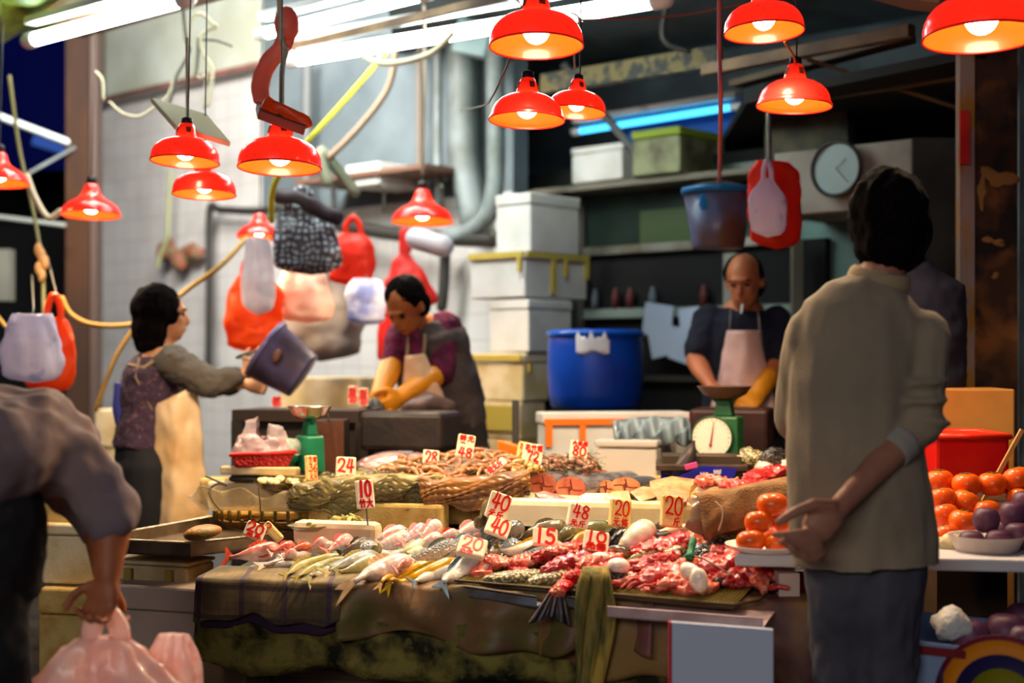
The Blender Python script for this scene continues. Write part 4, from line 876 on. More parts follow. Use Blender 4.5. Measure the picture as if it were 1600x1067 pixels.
FL = [
 # tail ... head
 ([(347, 872), (380, 868, .03), (440, 858, .035)], 26, 'coral pink fish with a spiky orange tail at the far left end', (236, 120, 104), (250, 205, 190), (240, 96, 60), {'spread': 1.3}),
 ([(420, 864, .04), (460, 849, .055)], 13, 'small red fish lying on the coral fish at the left end', (212, 70, 56), (236, 130, 110), None, {'tail': 'flat'}),
 ([(445, 862, .045), (487, 851, .055)], 12, 'small orange-red fish beside the small red one', (226, 84, 40), (240, 140, 90), None, {'tail': 'flat'}),
 ([(438, 872, .04), (462, 862, .05)], 14, 'small pink fish with a pale snout under the orange-red one', (226, 130, 120), (250, 220, 205), None, {'dorsal': False}),
 ([(398, 886), (440, 878, .022), (484, 866, .03)], 15, 'slim mauve-grey fish near the left cloth edge', (164, 138, 130), (200, 168, 130), (180, 150, 90), {'pf': SLIM}),
 ([(484, 879), (424, 884, .014)], 11, 'slim white fish below the mauve-grey one', WHT, (250, 248, 240), (190, 180, 140), {'pf': SLIM, 'dorsal': False}),
 ([(440, 902, .0), (470, 884, .012), (528, 867, .03)], 13, 'slender olive-yellow fish, upper of the left pair over the cloth', (176, 164, 84), (226, 212, 150), (190, 170, 80), {'pf': SLIM, 'spread': .8}),
 ([(457, 906, -.004), (490, 888, .01), (540, 872, .025)], 13, 'slender olive fish, lower of the left pair over the cloth', (150, 142, 72), (214, 200, 130), (176, 160, 74), {'pf': SLIM, 'spread': .8}),
 ([(477, 914, -.02), (500, 898, .005), (566, 872, .03)], 19, 'silvery yellow fish with its thin tail over the cloth', (150, 152, 140), (232, 214, 160), (196, 190, 140), {'spread': .9}),
 ([(500, 898, .02), (540, 880, .035), (590, 866, .04)], 20, 'silvery fish with yellow fin edges left of the big pale pink fish', (146, 156, 160), (236, 222, 180), (206, 190, 110), {}),
 ([(518, 895, .02), (555, 889, .02), (596, 877, .03)], 24, 'flat silver butterfish with a dusky belly before the pink pile', (186, 190, 186), (196, 186, 116), (170, 160, 80), {'fwd': 1.2}),
 ([(470, 862, .02), (500, 858, .035), (528, 852, .045)], 17, 'beige-pink fish behind the mauve-grey one', (216, 178, 156), (238, 208, 184), None, {'dorsal': False}),
 ([(478, 858, .04), (512, 845, .06)], 17, 'rosy fish with an open mouth at the upper left', (236, 150, 140), PKL, (240, 130, 110), {}),
 ([(506, 864, .04), (548, 840, .065)], 20, 'rosy pink fish left of the dark mottled grouper', (232, 130, 124), PKL, (236, 120, 110), {}),
 ([(524, 866, .03), (552, 856, .05), (574, 845, .06)], 18, 'dark mottled grouper among the pink fish', (96, 84, 74), (150, 130, 110), (70, 60, 54), {'mt': m_fishm}),
 ([(535, 862, .03), (592, 856, .05)], 22, 'silvery fish beneath the dark grouper', (170, 176, 176), (230, 224, 210), None, {'mt': m_fishs}),
 ([(572, 862, .04), (596, 855, .055)], 15, 'small brown fish head right of the dark grouper', (104, 92, 50), (160, 140, 90), None, {'dorsal': False}),
 ([(572, 846, .05), (636, 828, .07)], 20, 'pale pink fish at the back of the pink pile, its eye showing', (240, 196, 186), PKL, PK, {}),
 ([(575, 858, .045), (632, 842, .06)], 22, 'pale pink fish in the middle of the pink pile', (242, 200, 184), PKL, PK, {}),
 ([(590, 852, .055), (640, 835, .07)], 18, 'cream-pink fish with a dark eye in the pink pile', (238, 208, 184), (250, 232, 214), PK, {}),
 ([(624, 850, .06), (664, 823, .085)], 20, 'white-bellied pink fish standing out from the pile, its gill cover raised', (214, 140, 150), (250, 230, 224), PK, {}),
 ([(655, 838, .075), (687, 818, .10)], 20, 'pinkish white fish at the top of the pink pile', (240, 200, 190), PKL, PK, {}),
 ([(640, 858, .05), (690, 838, .07)], 20, 'pale pink fish below the top of the pile', (236, 180, 172), PKL, PK, {}),
 ([(672, 846, .06), (718, 833, .08)], 18, 'pink fish with a red-lined gill right of the pile', (238, 170, 160), PKL, (230, 70, 40), {}),
 ([(690, 846, .06), (758, 824, .085)], 26, 'large pink fish behind the lower 20 tag', (238, 184, 172), PKL, PK, {}),
 ([(722, 838, .07), (774, 818, .095)], 22, 'dusky pink fish below the leaning 40 tag', (206, 130, 130), (240, 196, 186), PK, {}),
 ([(600, 874, .03), (632, 862, .05), (662, 845, .065)], 13, 'pale greenish slender fish, upper of two beside the grey mullet', (206, 200, 150), (240, 232, 200), None, {'pf': SLIM}),
 ([(612, 878, .03), (662, 858, .05)], 14, 'pale greenish slender fish, lower of two beside the grey mullet', (200, 204, 160), (244, 238, 214), None, {'pf': SLIM}),
 ([(630, 876, .035), (668, 868, .055), (720, 852, .07)], 28, 'large grey mullet with a pale belly above the yellow fish', (112, 116, 118), (228, 214, 196), (120, 116, 100), {'mt': m_fishs}),
 ([(600, 884, .025), (650, 874, .035)], 17, 'small silver fish behind the large pale pink one', (176, 180, 184), (236, 232, 224), None, {'mt': m_fishs}),
 ([(523, 932, -.10), (556, 908, -.005), (598, 892, .03), (645, 876, .045)], 34, 'large pale pink fish with a long forked tail hanging over the edge', (244, 206, 196), (252, 236, 226), (232, 196, 150), {'spread': .9, 'tlen': .26}),
 ([(616, 890, .05), (640, 876, .06)], 14, 'salmon pink fish head touching the large pale pink fish', (222, 116, 96), (240, 170, 150), None, {'dorsal': False, 'tail': 'flat'}),
 ([(588, 925, -.03), (620, 902, .01), (670, 880, .04)], 17, 'bright yellow fish, shorter and upper of the yellow pair', (226, 156, 18), (246, 198, 60), (206, 150, 40), {'pf': SLIM, 'spread': .6}),
 ([(600, 930, -.04), (630, 910, .01), (672, 893, .03), (712, 875, .05)], 19, 'bright yellow fish, longer and lower of the yellow pair', (222, 160, 10), (250, 196, 30), (200, 170, 20), {'pf': SLIM, 'spread': .6}),
 ([(640, 911, .0), (672, 900, .02), (712, 888, .035)], 17, 'white slender fish with a blue-grey tail right of the yellow pair', (226, 214, 200), WHT, (140, 160, 180), {'pf': SLIM}),
 ([(688, 926, -.03), (708, 903, .015), (733, 880, .045), (757, 864, .07)], 27, 'plump white mullet with a blue tail hanging toward the viewer', (222, 214, 200), (250, 244, 234), (120, 150, 176), {'pf': SLIM}),
 ([(700, 882, .02), (748, 868, .045)], 14, 'dusky pink narrow fish under the lower 20 tag', (190, 110, 104), (230, 160, 150), None, {'pf': SLIM, 'dorsal': False}),
 ([(672, 866, .05), (700, 862, .06), (735, 858, .065)], 12, 'yellow-striped fish just under the lower 20 tag', (214, 160, 30), (180, 190, 170), None, {'pf': SLIM, 'dorsal': False}),
 ([(690, 856, .06), (742, 840, .08)], 17, 'blue-grey fish behind the lower 20 tag', (104, 122, 140), (200, 204, 204), None, {'mt': m_fishs}),
 ([(742, 850, .06), (773, 828, .10)], 19, 'dark slate fish pointing up at the 40 tag', (80, 84, 90), (136, 136, 134), None, {'pf': SLIM}),
 ([(758, 856, .05), (785, 838, .085), (815, 822, .105)], 27, 'large dark grey fish beside the slate one', (94, 92, 90), (150, 142, 132), None, {}),
 ([(800, 845, .06), (840, 830, .09), (888, 824, .10)], 24, 'long brown-grey fish behind the 15 tag', (112, 98, 72), (150, 132, 96), None, {'pf': SLIM}),
 ([(862, 850, .06), (880, 836, .085), (892, 828, .095)], 17, 'dull olive fish right beside the 15 tag', (92, 92, 58), (130, 124, 80), None, {'pf': SLIM, 'dorsal': False}),
 ([(870, 845, .07), (905, 828, .095), (955, 823, .10)], 19, 'dark olive smooth fish behind the 10 tag', (84, 90, 56), (150, 146, 90), None, {'pf': SLIM, 'dorsal': False}),
 ([(800, 858, .055), (850, 842, .08)], 15, 'yellow fish peeping out left of the 15 tag', (240, 182, 30), (246, 200, 80), None, {'pf': SLIM, 'dorsal': False}),
 ([(884, 858, .055), (918, 838, .08)], 20, 'yellow-backed fish between the 15 and 10 tags', (240, 186, 40), (230, 224, 214), None, {'pf': SLIM, 'dorsal': False}),
 ([(770, 862, .04), (812, 850, .07)], 22, 'round silver-blue scaled fish under the dark grey one', (150, 170, 186), (214, 220, 224), None, {'mt': m_fishs}),
 ([(768, 858, .045), (800, 862, .055), (842, 855, .06), (880, 852, .065)], 24, 'pale flatfish with a yellow edge in front of the 15 tag', (222, 204, 170), (246, 236, 216), (236, 180, 40), {}),
 ([(762, 862, .05), (782, 866, .045)], 14, 'grey-brown fish tail left of the pale flatfish', (140, 122, 100), (190, 170, 140), None, {'dorsal': False, 'eye': False}),
 ([(765, 878, .03), (820, 872, .045), (884, 860, .06)], 24, 'scaly silver mullet lying below the pale flatfish', (104, 108, 104), (240, 224, 200), (90, 92, 90), {'mt': m_fishs}),
 ([(716, 900, .01), (745, 892, .03), (790, 876, .045)], 18, 'whitish fish behind the plump white mullet', (206, 190, 170), WHT, None, {}),
 ([(900, 862, .05), (945, 846, .07)], 19, 'pinkish white fish under the 10 tag', (226, 206, 200), WHT, None, {}),
 ([(945, 860, .055), (960, 846, .08), (976, 831, .10)], 21, 'shiny black fish right beside the 10 tag', (22, 24, 28), (60, 62, 64), (20, 20, 22), {'pf': SLIM}),
 ([(950, 870, .045), (985, 845, .085), (1014, 824, .11)], 33, 'large white ribbed fish right of the black one', (236, 220, 196), (250, 240, 222), (220, 196, 160), {'pf': SLIM, 'dorsal': False}),
 ([(985, 862, .05), (1015, 846, .075), (1050, 837, .085)], 18, 'dark grey spotted fish right of the large white one', (72, 66, 62), (120, 108, 98), None, {'mt': m_fishm, 'pf': SLIM}),
 ([(1005, 842, .075), (1030, 834, .09), (1080, 826, .10)], 17, 'long peach-skinned fish below the right 20 tag', (226, 168, 136), (246, 206, 180), None, {'pf': SLIM, 'dorsal': False}),
 ([(1000, 826, .10), (1022, 822, .11), (1052, 824, .10)], 11, 'small black fish below the right 20 tag', (40, 38, 40), (90, 88, 86), None, {'pf': SLIM, 'dorsal': False}),
 ([(982, 884, .04), (1012, 866, .06), (1036, 852, .075)], 15, 'pale cream fish, right one of the pair before the green handle', (216, 196, 140), (244, 224, 196), None, {'pf': SLIM}),
 ([(972, 880, .04), (998, 868, .06), (1014, 862, .065)], 13, 'pale green fish, left one of the pair before the green handle', (190, 192, 120), (232, 222, 180), None, {'pf': SLIM}),
 ([(905, 832, .09), (930, 822, .10), (965, 818, .105)], 11, 'small tan fish behind the dark olive one', (220, 176, 100), (240, 210, 150), None, {'pf': SLIM, 'dorsal': False}),
 ([(1095, 846, .07), (1130, 836, .085), (1160, 842, .08)], 24, 'black and gold scaled fish left of the persimmons', (40, 36, 34), (190, 160, 70), (30, 30, 30), {'mt': m_fishm}),
 ([(925, 872, .05), (955, 860, .07), (985, 866, .06)], 17, 'fish head with a black back beside the 10 tag', (30, 30, 32), (210, 150, 90), None, {'dorsal': False}),
]
for pts, wd, lb, bk, be, fi, kw in FL: fish(pts, wd, lb, bk, be, fi, **kw)

# ------------------------------------------------ cut red meat
m_red = mat('raw_red_flesh', srgb(196, 44, 44), rough=.2, c2=srgb(232, 130, 118), nscale=30, lo=.5, hi=.68, c3=srgb(150, 20, 26), n3=20, lo3=.56, hi3=.68, bump=.7, bscale=60, coat=.5, stretch=(1, 1, 1))
m_deep = mat('deep_red_flesh', srgb(158, 20, 26), rough=.18, c2=srgb(214, 100, 90), nscale=34, lo=.53, hi=.68, bump=.7, bscale=70, coat=.5)
m_salm = mat('salmon_guts', srgb(220, 100, 78), rough=.18, c2=srgb(240, 178, 150), nscale=22, lo=.5, hi=.68, c3=srgb(200, 40, 34), n3=30, lo3=.6, hi3=.68, bump=.5, bscale=50, coat=.6)
m_pale = mat('pale_flesh', srgb(244, 206, 186), rough=.25, c2=srgb(236, 150, 130), nscale=14, lo=.52, hi=.68, bump=.35, bscale=60, coat=.4)
m_roe = mat('white_swim_bladder', srgb(252, 232, 216), rough=.15, c2=srgb(244, 176, 150), nscale=16, lo=.58, hi=.7, coat=.7, bump=.1, bscale=40)
def scalemat(name, a, b, sc=120):
    m = bpy.data.materials.new(name); m.use_nodes = True; nt = m.node_tree; L = nt.links.new
    p = nt.nodes['Principled BSDF']; p.inputs['Roughness'].default_value = .25; p.inputs['Coat Weight'].default_value = .4
    tc = _n(nt, 'ShaderNodeTexCoord'); vo = _n(nt, 'ShaderNodeTexVoronoi'); vo.inputs['Scale'].default_value = sc; L(tc.outputs['Object'], vo.inputs[0])
    rp = _n(nt, 'ShaderNodeMapRange'); rp.inputs[1].default_value = .25; rp.inputs[2].default_value = .6; L(vo.outputs['Distance'], rp.inputs[0])
    mx = _n(nt, 'ShaderNodeMix', data_type='RGBA'); L(rp.outputs[0], mx.inputs[0]); mx.inputs[6].default_value = (*srgb(*a), 1); mx.inputs[7].default_value = (*srgb(*b), 1)
    L(mx.outputs[2], p.inputs['Base Color']); bp = _n(nt, 'ShaderNodeBump'); bp.inputs['Strength'].default_value = .6; bp.inputs['Distance'].default_value = .01; bp.invert = True
    L(vo.outputs['Distance'], bp.inputs['Height']); L(bp.outputs[0], p.inputs['Normal']); return m
m_scale = scalemat('gold_scales', (222, 206, 146), (112, 98, 66), 95); m_scaled = scalemat('dark_scales', (90, 84, 80), (22, 20, 22))
def meat(pts, wpx, m, label, name='fish_fillet', wide=1.9, jit=.006, ends=.55, cat='meat', group='cut fish meat on the mesh tray', plane=tab, disp=.006, extra=None):
    W = spline([plane(p[0], p[1], p[2] if len(p) > 2 else .025) for p in pts], 14); r = S(wpx, W[0].y)/2; n = len(W)
    rr = [r*(ends+(1-ends)*math.sin(PI*i/(n-1))**.6)*(1+.14*noise.noise(Vector((i*.9, wpx, pts[0][0])))) for i in range(n)]
    if extra is None:
        return done(M().tube(W, rr, [x*wide for x in rr], side=(0, 0, 1), seg=30, jit=jit), name, m, label=label, cat=cat, group=group, disp=(disp*1.6, 65))
    t = thing(name, label, cat, base_of(W), group=group)
    done(M().tube(W, rr, [x*wide for x in rr], side=(0, 0, 1), seg=30, jit=jit), 'flesh', m, parent=t, disp=(disp*1.6, 65))
    sk = [p+Vector((0, -r*.35, -r*.55)) for p in W]
    done(M().tube(sk, [x*.8 for x in rr], [x*wide*.95 for x in rr], side=(0, 0, 1), seg=16), 'skin', extra, parent=t)
    return t
MT = [
 ([(748, 902, .02), (757, 884, .04), (772, 877, .05), (800, 880, .04)], 20, m_salm, 'curled salmon-pink stomach at the left end of the mesh', 'fish_guts', {}),
 ([(796, 884, .03), (815, 876, .05), (838, 872, .06), (852, 868, .06)], 20, m_salm, 'knotted orange-red guts behind the scaly fish backs', 'fish_guts', {'jit': .016}),
 ([(800, 888, .03), (815, 892, .04), (828, 893, .035)], 9, m_red, 'small red strip of flesh over the left scaly fish back', 'fish_fillet', {}),
 ([(835, 872, .07), (880, 860, .075), (925, 848, .08)], 18, m_red, 'red fillet reaching up to the 10 tag', 'fish_fillet', {'wide': 1.2}),
 ([(858, 866, .08), (880, 858, .09), (900, 856, .09)], 14, m_salm, 'lump of pink guts on the red fillet under the 10 tag', 'fish_guts', {'jit': .012}),
 ([(850, 892, .05), (895, 876, .07), (950, 862, .075)], 22, m_deep, 'long dark red fillet above the gold scaled fish backs', 'fish_fillet', {}),
 ([(905, 884, .07), (930, 873, .08), (968, 868, .08)], 13, m_salm, 'pale streaked strip of guts above the white swim bladder', 'fish_guts', {}),
 ([(756, 906, .02), (800, 902, .03), (850, 896, .035)], 22, m_scale, 'gold scaled fish back at the left of the mesh tray', 'fish_half', {'disp': .001, 'jit': 0, 'ends': .35}),
 ([(826, 910, .02), (865, 902, .035), (908, 890, .045)], 22, m_scale, 'gold scaled fish back in the middle, below the dark red fillet', 'fish_half', {'disp': .001, 'jit': 0}),
 ([(890, 908, .03), (930, 892, .05), (972, 880, .06)], 28, m_red, 'broad crimson fillet behind the hanging fish tail', 'fish_fillet', {'extra': m_pale}),
 ([(925, 916, .02), (965, 908, .035), (990, 902, .04)], 20, m_salm, 'pinkish belly flap beside the towel', 'fish_fillet', {}),
 ([(984, 890, .05), (1010, 884, .06), (1050, 876, .065)], 17, m_deep, 'red streaky fillet right of the lone white swim bladder', 'fish_fillet', {'jit': .012}),
 ([(1000, 896, .05), (1025, 888, .06), (1048, 882, .06)], 11, m_salm, 'small salmon strip under the red streaky fillet', 'fish_fillet', {}),
 ([(985, 880, .06), (1020, 872, .075), (1062, 868, .075)], 14, m_red, 'red strip behind the small salmon strip', 'fish_fillet', {'jit': .01}),
 ([(1000, 908, .04), (1030, 898, .055), (1065, 892, .055)], 24, m_red, 'thick red fillet left of the two joined swim bladders', 'fish_fillet', {}),
 ([(992, 862, .07), (1020, 852, .08), (1070, 838, .095)], 16, m_red, 'long pink-red fillet left of the green handle', 'fish_fillet', {}),
 ([(1040, 862, .075), (1058, 848, .09), (1080, 840, .10)], 26, m_red, 'wide red flesh piece behind the green handle', 'fish_fillet', {}),
 ([(1072, 846, .10), (1084, 832, .115), (1096, 848, .10), (1100, 858, .09)], 14, m_salm, 'arched pink gut loop right of the green handle', 'fish_guts', {}),
 ([(1042, 868, .07), (1058, 860, .08), (1072, 862, .075)], 18, m_scale, 'small gold scaled chunk left of the green handle', 'fish_half', {'disp': .001}),
 ([(1042, 878, .055), (1062, 874, .065), (1085, 876, .06)], 12, m_scaled, 'small dark scaled chunk under the gold one', 'fish_half', {'disp': .002}),
 ([(1012, 922, .02), (1040, 915, .04), (1058, 900, .06), (1066, 884, .075), (1090, 876, .08)], 19, m_salm, 'long pinkish intestine curving round the joined swim bladders', 'fish_guts', {'jit': .006}),
 ([(1058, 922, .02), (1085, 920, .035), (1108, 916, .03)], 26, m_salm, 'brownish pink meat lump at the front of the mesh', 'fish_meat', {}),
 ([(1090, 890, .06), (1120, 882, .07), (1150, 876, .075)], 26, m_red, 'ribbed red flesh right of the joined swim bladders', 'fish_fillet', {}),
 ([(1105, 902, .045), (1135, 898, .05), (1165, 892, .055)], 20, m_red, 'ragged red flesh near the plate stand, upper', 'fish_meat', {'jit': .014}),
 ([(1120, 914, .03), (1150, 908, .04), (1185, 908, .035)], 20, m_deep, 'ragged dark red flesh near the plate stand, lower', 'fish_meat', {'jit': .014}),
 ([(1160, 900, .05), (1190, 898, .05), (1225, 902, .04)], 22, m_red, 'red flesh at the far right of the mesh tray', 'fish_meat', {'jit': .012}),
 ([(1178, 902, .06), (1190, 910, .05), (1194, 922, .03)], 16, m_salm, 'orange-pink flap hanging at the right of the mesh tray', 'fish_meat', {}),
 ([(1185, 918, .025), (1205, 916, .03), (1222, 922, .02)], 16, m_scaled, 'dark skinned piece at the right end of the mesh tray', 'fish_meat', {}),
 ([(1112, 920, .02), (1122, 908, .045), (1135, 918, .02)], 10, m_scaled, 'small dark curled piece right of the brownish meat lump', 'fish_meat', {'jit': .01}),
 ([(1088, 874, .07), (1110, 858, .09), (1150, 848, .10)], 24, m_scaled, 'large black-skinned fish piece right of the green handle', 'fish_meat', {'disp': .003}),
 ([(1105, 876, .075), (1125, 862, .09), (1150, 856, .095)], 20, m_deep, 'dark red cut face of the black-skinned piece', 'fish_meat', {}),
 ([(1130, 880, .075), (1150, 868, .085), (1175, 862, .085)], 20, m_red, 'striped red flesh beneath the persimmon plate', 'fish_meat', {}),
 ([(938, 912, .035), (955, 898, .05), (985, 905, .04)], 20, m_scaled, 'dark fish fin piece lying beside the towel', 'fish_meat', {'disp': .003}),
 ([(905, 902, .045), (925, 896, .055), (965, 892, .06)], 14, m_deep, 'narrow dark red cut on the broad crimson fillet', 'fish_fillet', {}),
 ([(760, 912, .012), (800, 912, .015), (840, 915, .015)], 12, m_scaled, 'dark slate skin edge along the left of the mesh tray', 'fish_half', {'disp': .002}),
]
for pts, wd, mm, lb, nm, kw in MT: meat(pts, wd, mm, lb, nm, **kw)
# red threads and bits between the pieces: uncountable scraps
k = M(); rr = random.Random(5)
for i in range(150):
    x = rr.uniform(850, 1225); y = rr.uniform(872, 918); p = tab(x, y, rr.uniform(.012, .05))
    d = Vector((rr.uniform(-1, 1), rr.uniform(-.5, .5), rr.uniform(-.2, .3))).normalized()*rr.uniform(.01, .03)
    k.tube([p-d, p+Vector((0, 0, .004)), p+d], rr.uniform(.003, .007), seg=7, jit=.004)
done(k, 'flesh_scraps', m_red, kind='stuff', label='small red scraps of flesh scattered between the fillets', cat='meat scraps')
def egg(px, py, rpx, ry, lift, label, rot=0):
    p = tab(px, py, lift); r = S(rpx, p.y)
    return done(M().ell(p, (r, r*.9, r*ry), rot=(0, rot, 0), seg=24, jit=.12, js=40), 'swim_bladder', m_roe, label=label, cat='fish organ', group='white swim bladders')
egg(966, 884, 18, .72, .075, 'lone white swim bladder on the crimson fillet')
egg(1078, 892, 17, .75, .085, 'smaller white swim bladder, left one of the joined pair', .3)
egg(1092, 906, 15, 1.3, .07, 'larger white swim bladder, front one of the joined pair', -.2)
egg(938, 869, 14, .5, .085, 'flat creamy organ above the crimson fillet')
# fish tail hanging over the edge
t = thing('hanging_fish_tail', 'big dark fish tail hanging over the tray edge', 'fish tail', tab(880, 912))
ye = edgeY(870)
A = [tab(900, 900, .05), P(886, 909, ye+.02), P(876, 920, ye-.065), P(868, 932, ye-.075)]
done(M().tube(spline(A, 5), [.035]*6+[.028]*5+[.022]*5, [.02]*6+[.016]*5+[.01]*5, side=(1, 0, .3), seg=14, jit=.003), 'tail_stem', mat('bloody_scales', srgb(200, 150, 110), rough=.25, c2=srgb(200, 20, 20), nscale=20, lo=.45, hi=.55, bump=.5, bscale=90, voro=True), parent=t)
Yt = ye-.08
k = M()
def fan(u, v):
    a0, a1 = P(826, 972, Yt), P(890, 976, Yt); fork = .26*(1-abs(2*u-1))
    e = a0.lerp(a1, u); base = P(860+18*u, 924, Yt+.01)
    q = base.lerp(e, v*(1-fork)); return q+Vector((0, -.006*math.sin(u*40)-.02*math.sin(v*2), 0))
k.grid(fan, 40, 14, col=lambda i, v: (.035, .03, .035) if (i//15) % 4 else (.22, .19, .19)); done(k, 'tail_fan', mat('dark_fin', (1, 1, 1), rough=.3, attr=True), parent=t, solid=.003)
# green-handled hook
t = thing('meat_hook', 'steel hook with a green handle stuck among the meat', 'hook', tab(1080, 870))
a, b = P(1083, 844, 3.93), P(1078, 867, 3.90)
done(M().tube([a, a.lerp(b, .5), b, b+(b-a)*.08], [.011, .0095, .0105, .015], seg=16), 'handle', plain('green_grip', 0, 110, 70, rough=.35, bump=.3, bscale=200), parent=t)
done(M().tube([b, P(1098, 872, 3.88), P(1122, 886, 3.86), P(1142, 897, 3.84), P(1128, 902, 3.84)], .0022, seg=6), 'steel_rod', m_alu, parent=t)
# ================================================ RAISED BACK DISPLAY
def foamblock(pl, pc, pr, top, bot, Y, m, label, name='foam_box', d=None, cat='box', bevel=.012):
    lo, hi = yawbox(pl, pc, pr, top, bot, Y, d or Vector((TE.x, TE.y, 0)))
    return done(M().hexa(lo, hi), name, m, smooth=False, bevel=bevel, label=label, cat=cat)
foamblock(480, 690, 703, 789, 838, 4.60, m_foamy, 'stained yellow foam box with rounded end behind the pink fish pile')
foamblock(560, 778, 800, 792, 822, 4.78, m_foamy, 'stained yellow foam box right of the rounded one, mostly in shade')
foamblock(395, 572, 590, 790, 840, 4.9, m_foamc, 'cream foam box under the small plates of greens')
foamblock(785, 1092, 1110, 787, 832, 4.42, mat('wrapped_foam', srgb(244, 226, 190), rough=.3, c2=srgb(226, 200, 140), nscale=5, bump=.35, bscale=12, coat=.3), 'long white foam box wrapped in plastic behind the price tags', bevel=.02)
foamblock(1085, 1262, 1300, 778, 842, 4.12, plain('brown_foam', 150, 112, 64, rough=.7, c2=srgb(100, 70, 40), nscale=6), 'brown box beneath the sackcloth at the right', bevel=.02)
foamblock(420, 830, 850, 758, 792, 4.92, m_foamy, 'long foam box carrying the prawn mounds')
foamblock(810, 1230, 1250, 772, 800, 4.62, m_foamy, 'long foam box beneath the fish steaks')
def curtain(name, tp, bp, Y, m, label, folds=9, amp=.012, bulge=.03, cat='cloth', seed=0, diag=0.0):
    T = spline([P(x, y, Y) for x, y in tp], 8); B = spline([P(x, y, Y) for x, y in bp], 8)
    def pick(W, u):
        q = u*(len(W)-1); i = min(int(q), len(W)-2); return W[i].lerp(W[i+1], q-i)
    def fn(u, v):
        a, b = pick(T, u), pick(B, u)
        if v < .15: return a+Vector((0, .12*(.15-v)/.15, .0))
        q = (v-.15)/.85; p = a.lerp(b, q)
        return p+Vector((0, -bulge*math.sin(q*PI*.8)-amp*(math.sin((u+diag*q)*folds*6.3+seed)+.8*noise.noise(Vector((u*folds*.7+diag*q*3, q*2, seed))))*(.35+q)*(1 if diag < 1 else .75), amp*.5*math.sin(u*folds*4+q*9)))
    return done(M().grid(fn, 80, 20), name, m, solid=.004, label=label, cat=cat)
m_olcloth = plain('olive_wet_cloth', 148, 130, 70, rough=.4, c2=srgb(96, 84, 40), nscale=10, bump=.5, bscale=25, coat=.2)
m_brcloth = plain('brown_wet_cloth', 150, 98, 36, rough=.4, c2=srgb(98, 58, 24), nscale=8, c3=srgb(210, 140, 30), n3=5, lo3=.6, hi3=.72, bump=.5, bscale=22, coat=.2)
curtain('olive_cloth', [(455, 762), (520, 752), (600, 746), (690, 748)], [(450, 792), (520, 802), (600, 798), (660, 784), (692, 776)], 4.70, m_olcloth, 'olive wet cloth draped under the greenish prawns', folds=7, amp=.02, diag=1.1, seed=2)
curtain('brown_cloth', [(652, 748), (700, 752), (770, 746), (828, 738)], [(664, 792), (700, 790), (740, 797), (790, 790), (828, 770)], 4.66, m_brcloth, 'orange-brown wet cloth draped under the prawn mound', folds=5, amp=.012, diag=1.2, seed=4)
curtain('sackcloth', [(1092, 778), (1130, 774), (1170, 766), (1240, 752)], [(1100, 842), (1130, 832), (1180, 826), (1240, 828)], 4.05, plain('sackcloth', 146, 106, 64, rough=.9, c2=srgb(112, 80, 46), nscale=14, bump=.7, bscale=160), 'brown sackcloth over the box behind the persimmons', folds=3, amp=.012, bulge=.03)
curtain('plastic_wrap', [(1082, 790), (1104, 784), (1128, 786)], [(1070, 822), (1092, 832), (1118, 828)], 4.06, mat('cloudy_plastic', srgb(170, 140, 112), rough=.2, transl=.3, bump=.6, bscale=18, coat=.5), 'cloudy plastic wrap at the left of the sackcloth', folds=1, amp=.005, bulge=.02)
cord('string', [P(1118, 784, 3.98), P(1128, 795, 3.97), P(1128, 812, 3.97), P(1123, 828, 3.98)], .0025, m_cable, 'thin string tied round the sackcloth box', 'string')
curtain('plastic_bag', [(758, 786), (772, 790), (785, 800)], [(742, 818), (765, 822), (785, 824)], 4.36, mat('clear_grey_plastic', srgb(150, 134, 104), rough=.15, transl=.5, bump=.4, bscale=14, coat=.5), 'crumpled clear plastic left of the leaning 40 tag', cat='plastic', folds=3, amp=.02)
# mounds below the prawns
def mound(name, px, py, wpx, hpx, Y, dep, m, label, cat, kind='stuff', jit=.25):
    c = P(px, py, Y); return done(M().ell(c, (S(wpx, Y)/2, dep, S(hpx, Y)), seg=32, jit=jit, js=9), name, m, kind=kind, label=label, cat=cat, disp=(.008, 30))
mound('prawn_bed', 600, 768, 320, 30, 5.05, .30, mat('prawn_bed_green', srgb(132, 116, 66), rough=.35, c2=srgb(80, 70, 40), nscale=40, bump=.8, bscale=90), 'tangled legs and feelers under the greenish prawns', 'prawns')
mound('prawn_bed', 740, 764, 260, 44, 5.05, .28, mat('prawn_bed_peach', srgb(140, 96, 58), rough=.35, c2=srgb(110, 74, 44), nscale=40, bump=.8, bscale=90), 'tangled legs and feelers under the peach prawns', 'prawns')
mound('prawn_bed', 868, 756, 110, 32, 5.1, .2, mat('prawn_bed_dark', srgb(96, 66, 44), rough=.35, c2=srgb(60, 40, 30), nscale=40, bump=.8, bscale=90), 'dark tangled legs under the banded tiger prawns', 'prawns')
done(M().ell(P(610, 728, 5.3), (S(60, 5.3), .2, S(22, 5.3)), jit=.2, js=8).ell(P(650, 724, 5.35), (S(34, 5.3), .15, S(16, 5.3)), jit=.2), 'squid_heap', mat('pink_film', srgb(206, 164, 160), rough=.2, c2=srgb(150, 110, 110), nscale=12, coat=.5, bump=.3, bscale=30), label='pinkish heap wrapped in film behind the 24 and 28 tags', cat='seafood')
done(M().ell(P(748, 716, 5.3), (S(50, 5.3), .2, S(18, 5.3)), jit=.2, js=8), 'squid_heap', mat('pink_film', (0, 0, 0)), label='pinkish heap wrapped in film behind the tall 48 tag', cat='seafood')
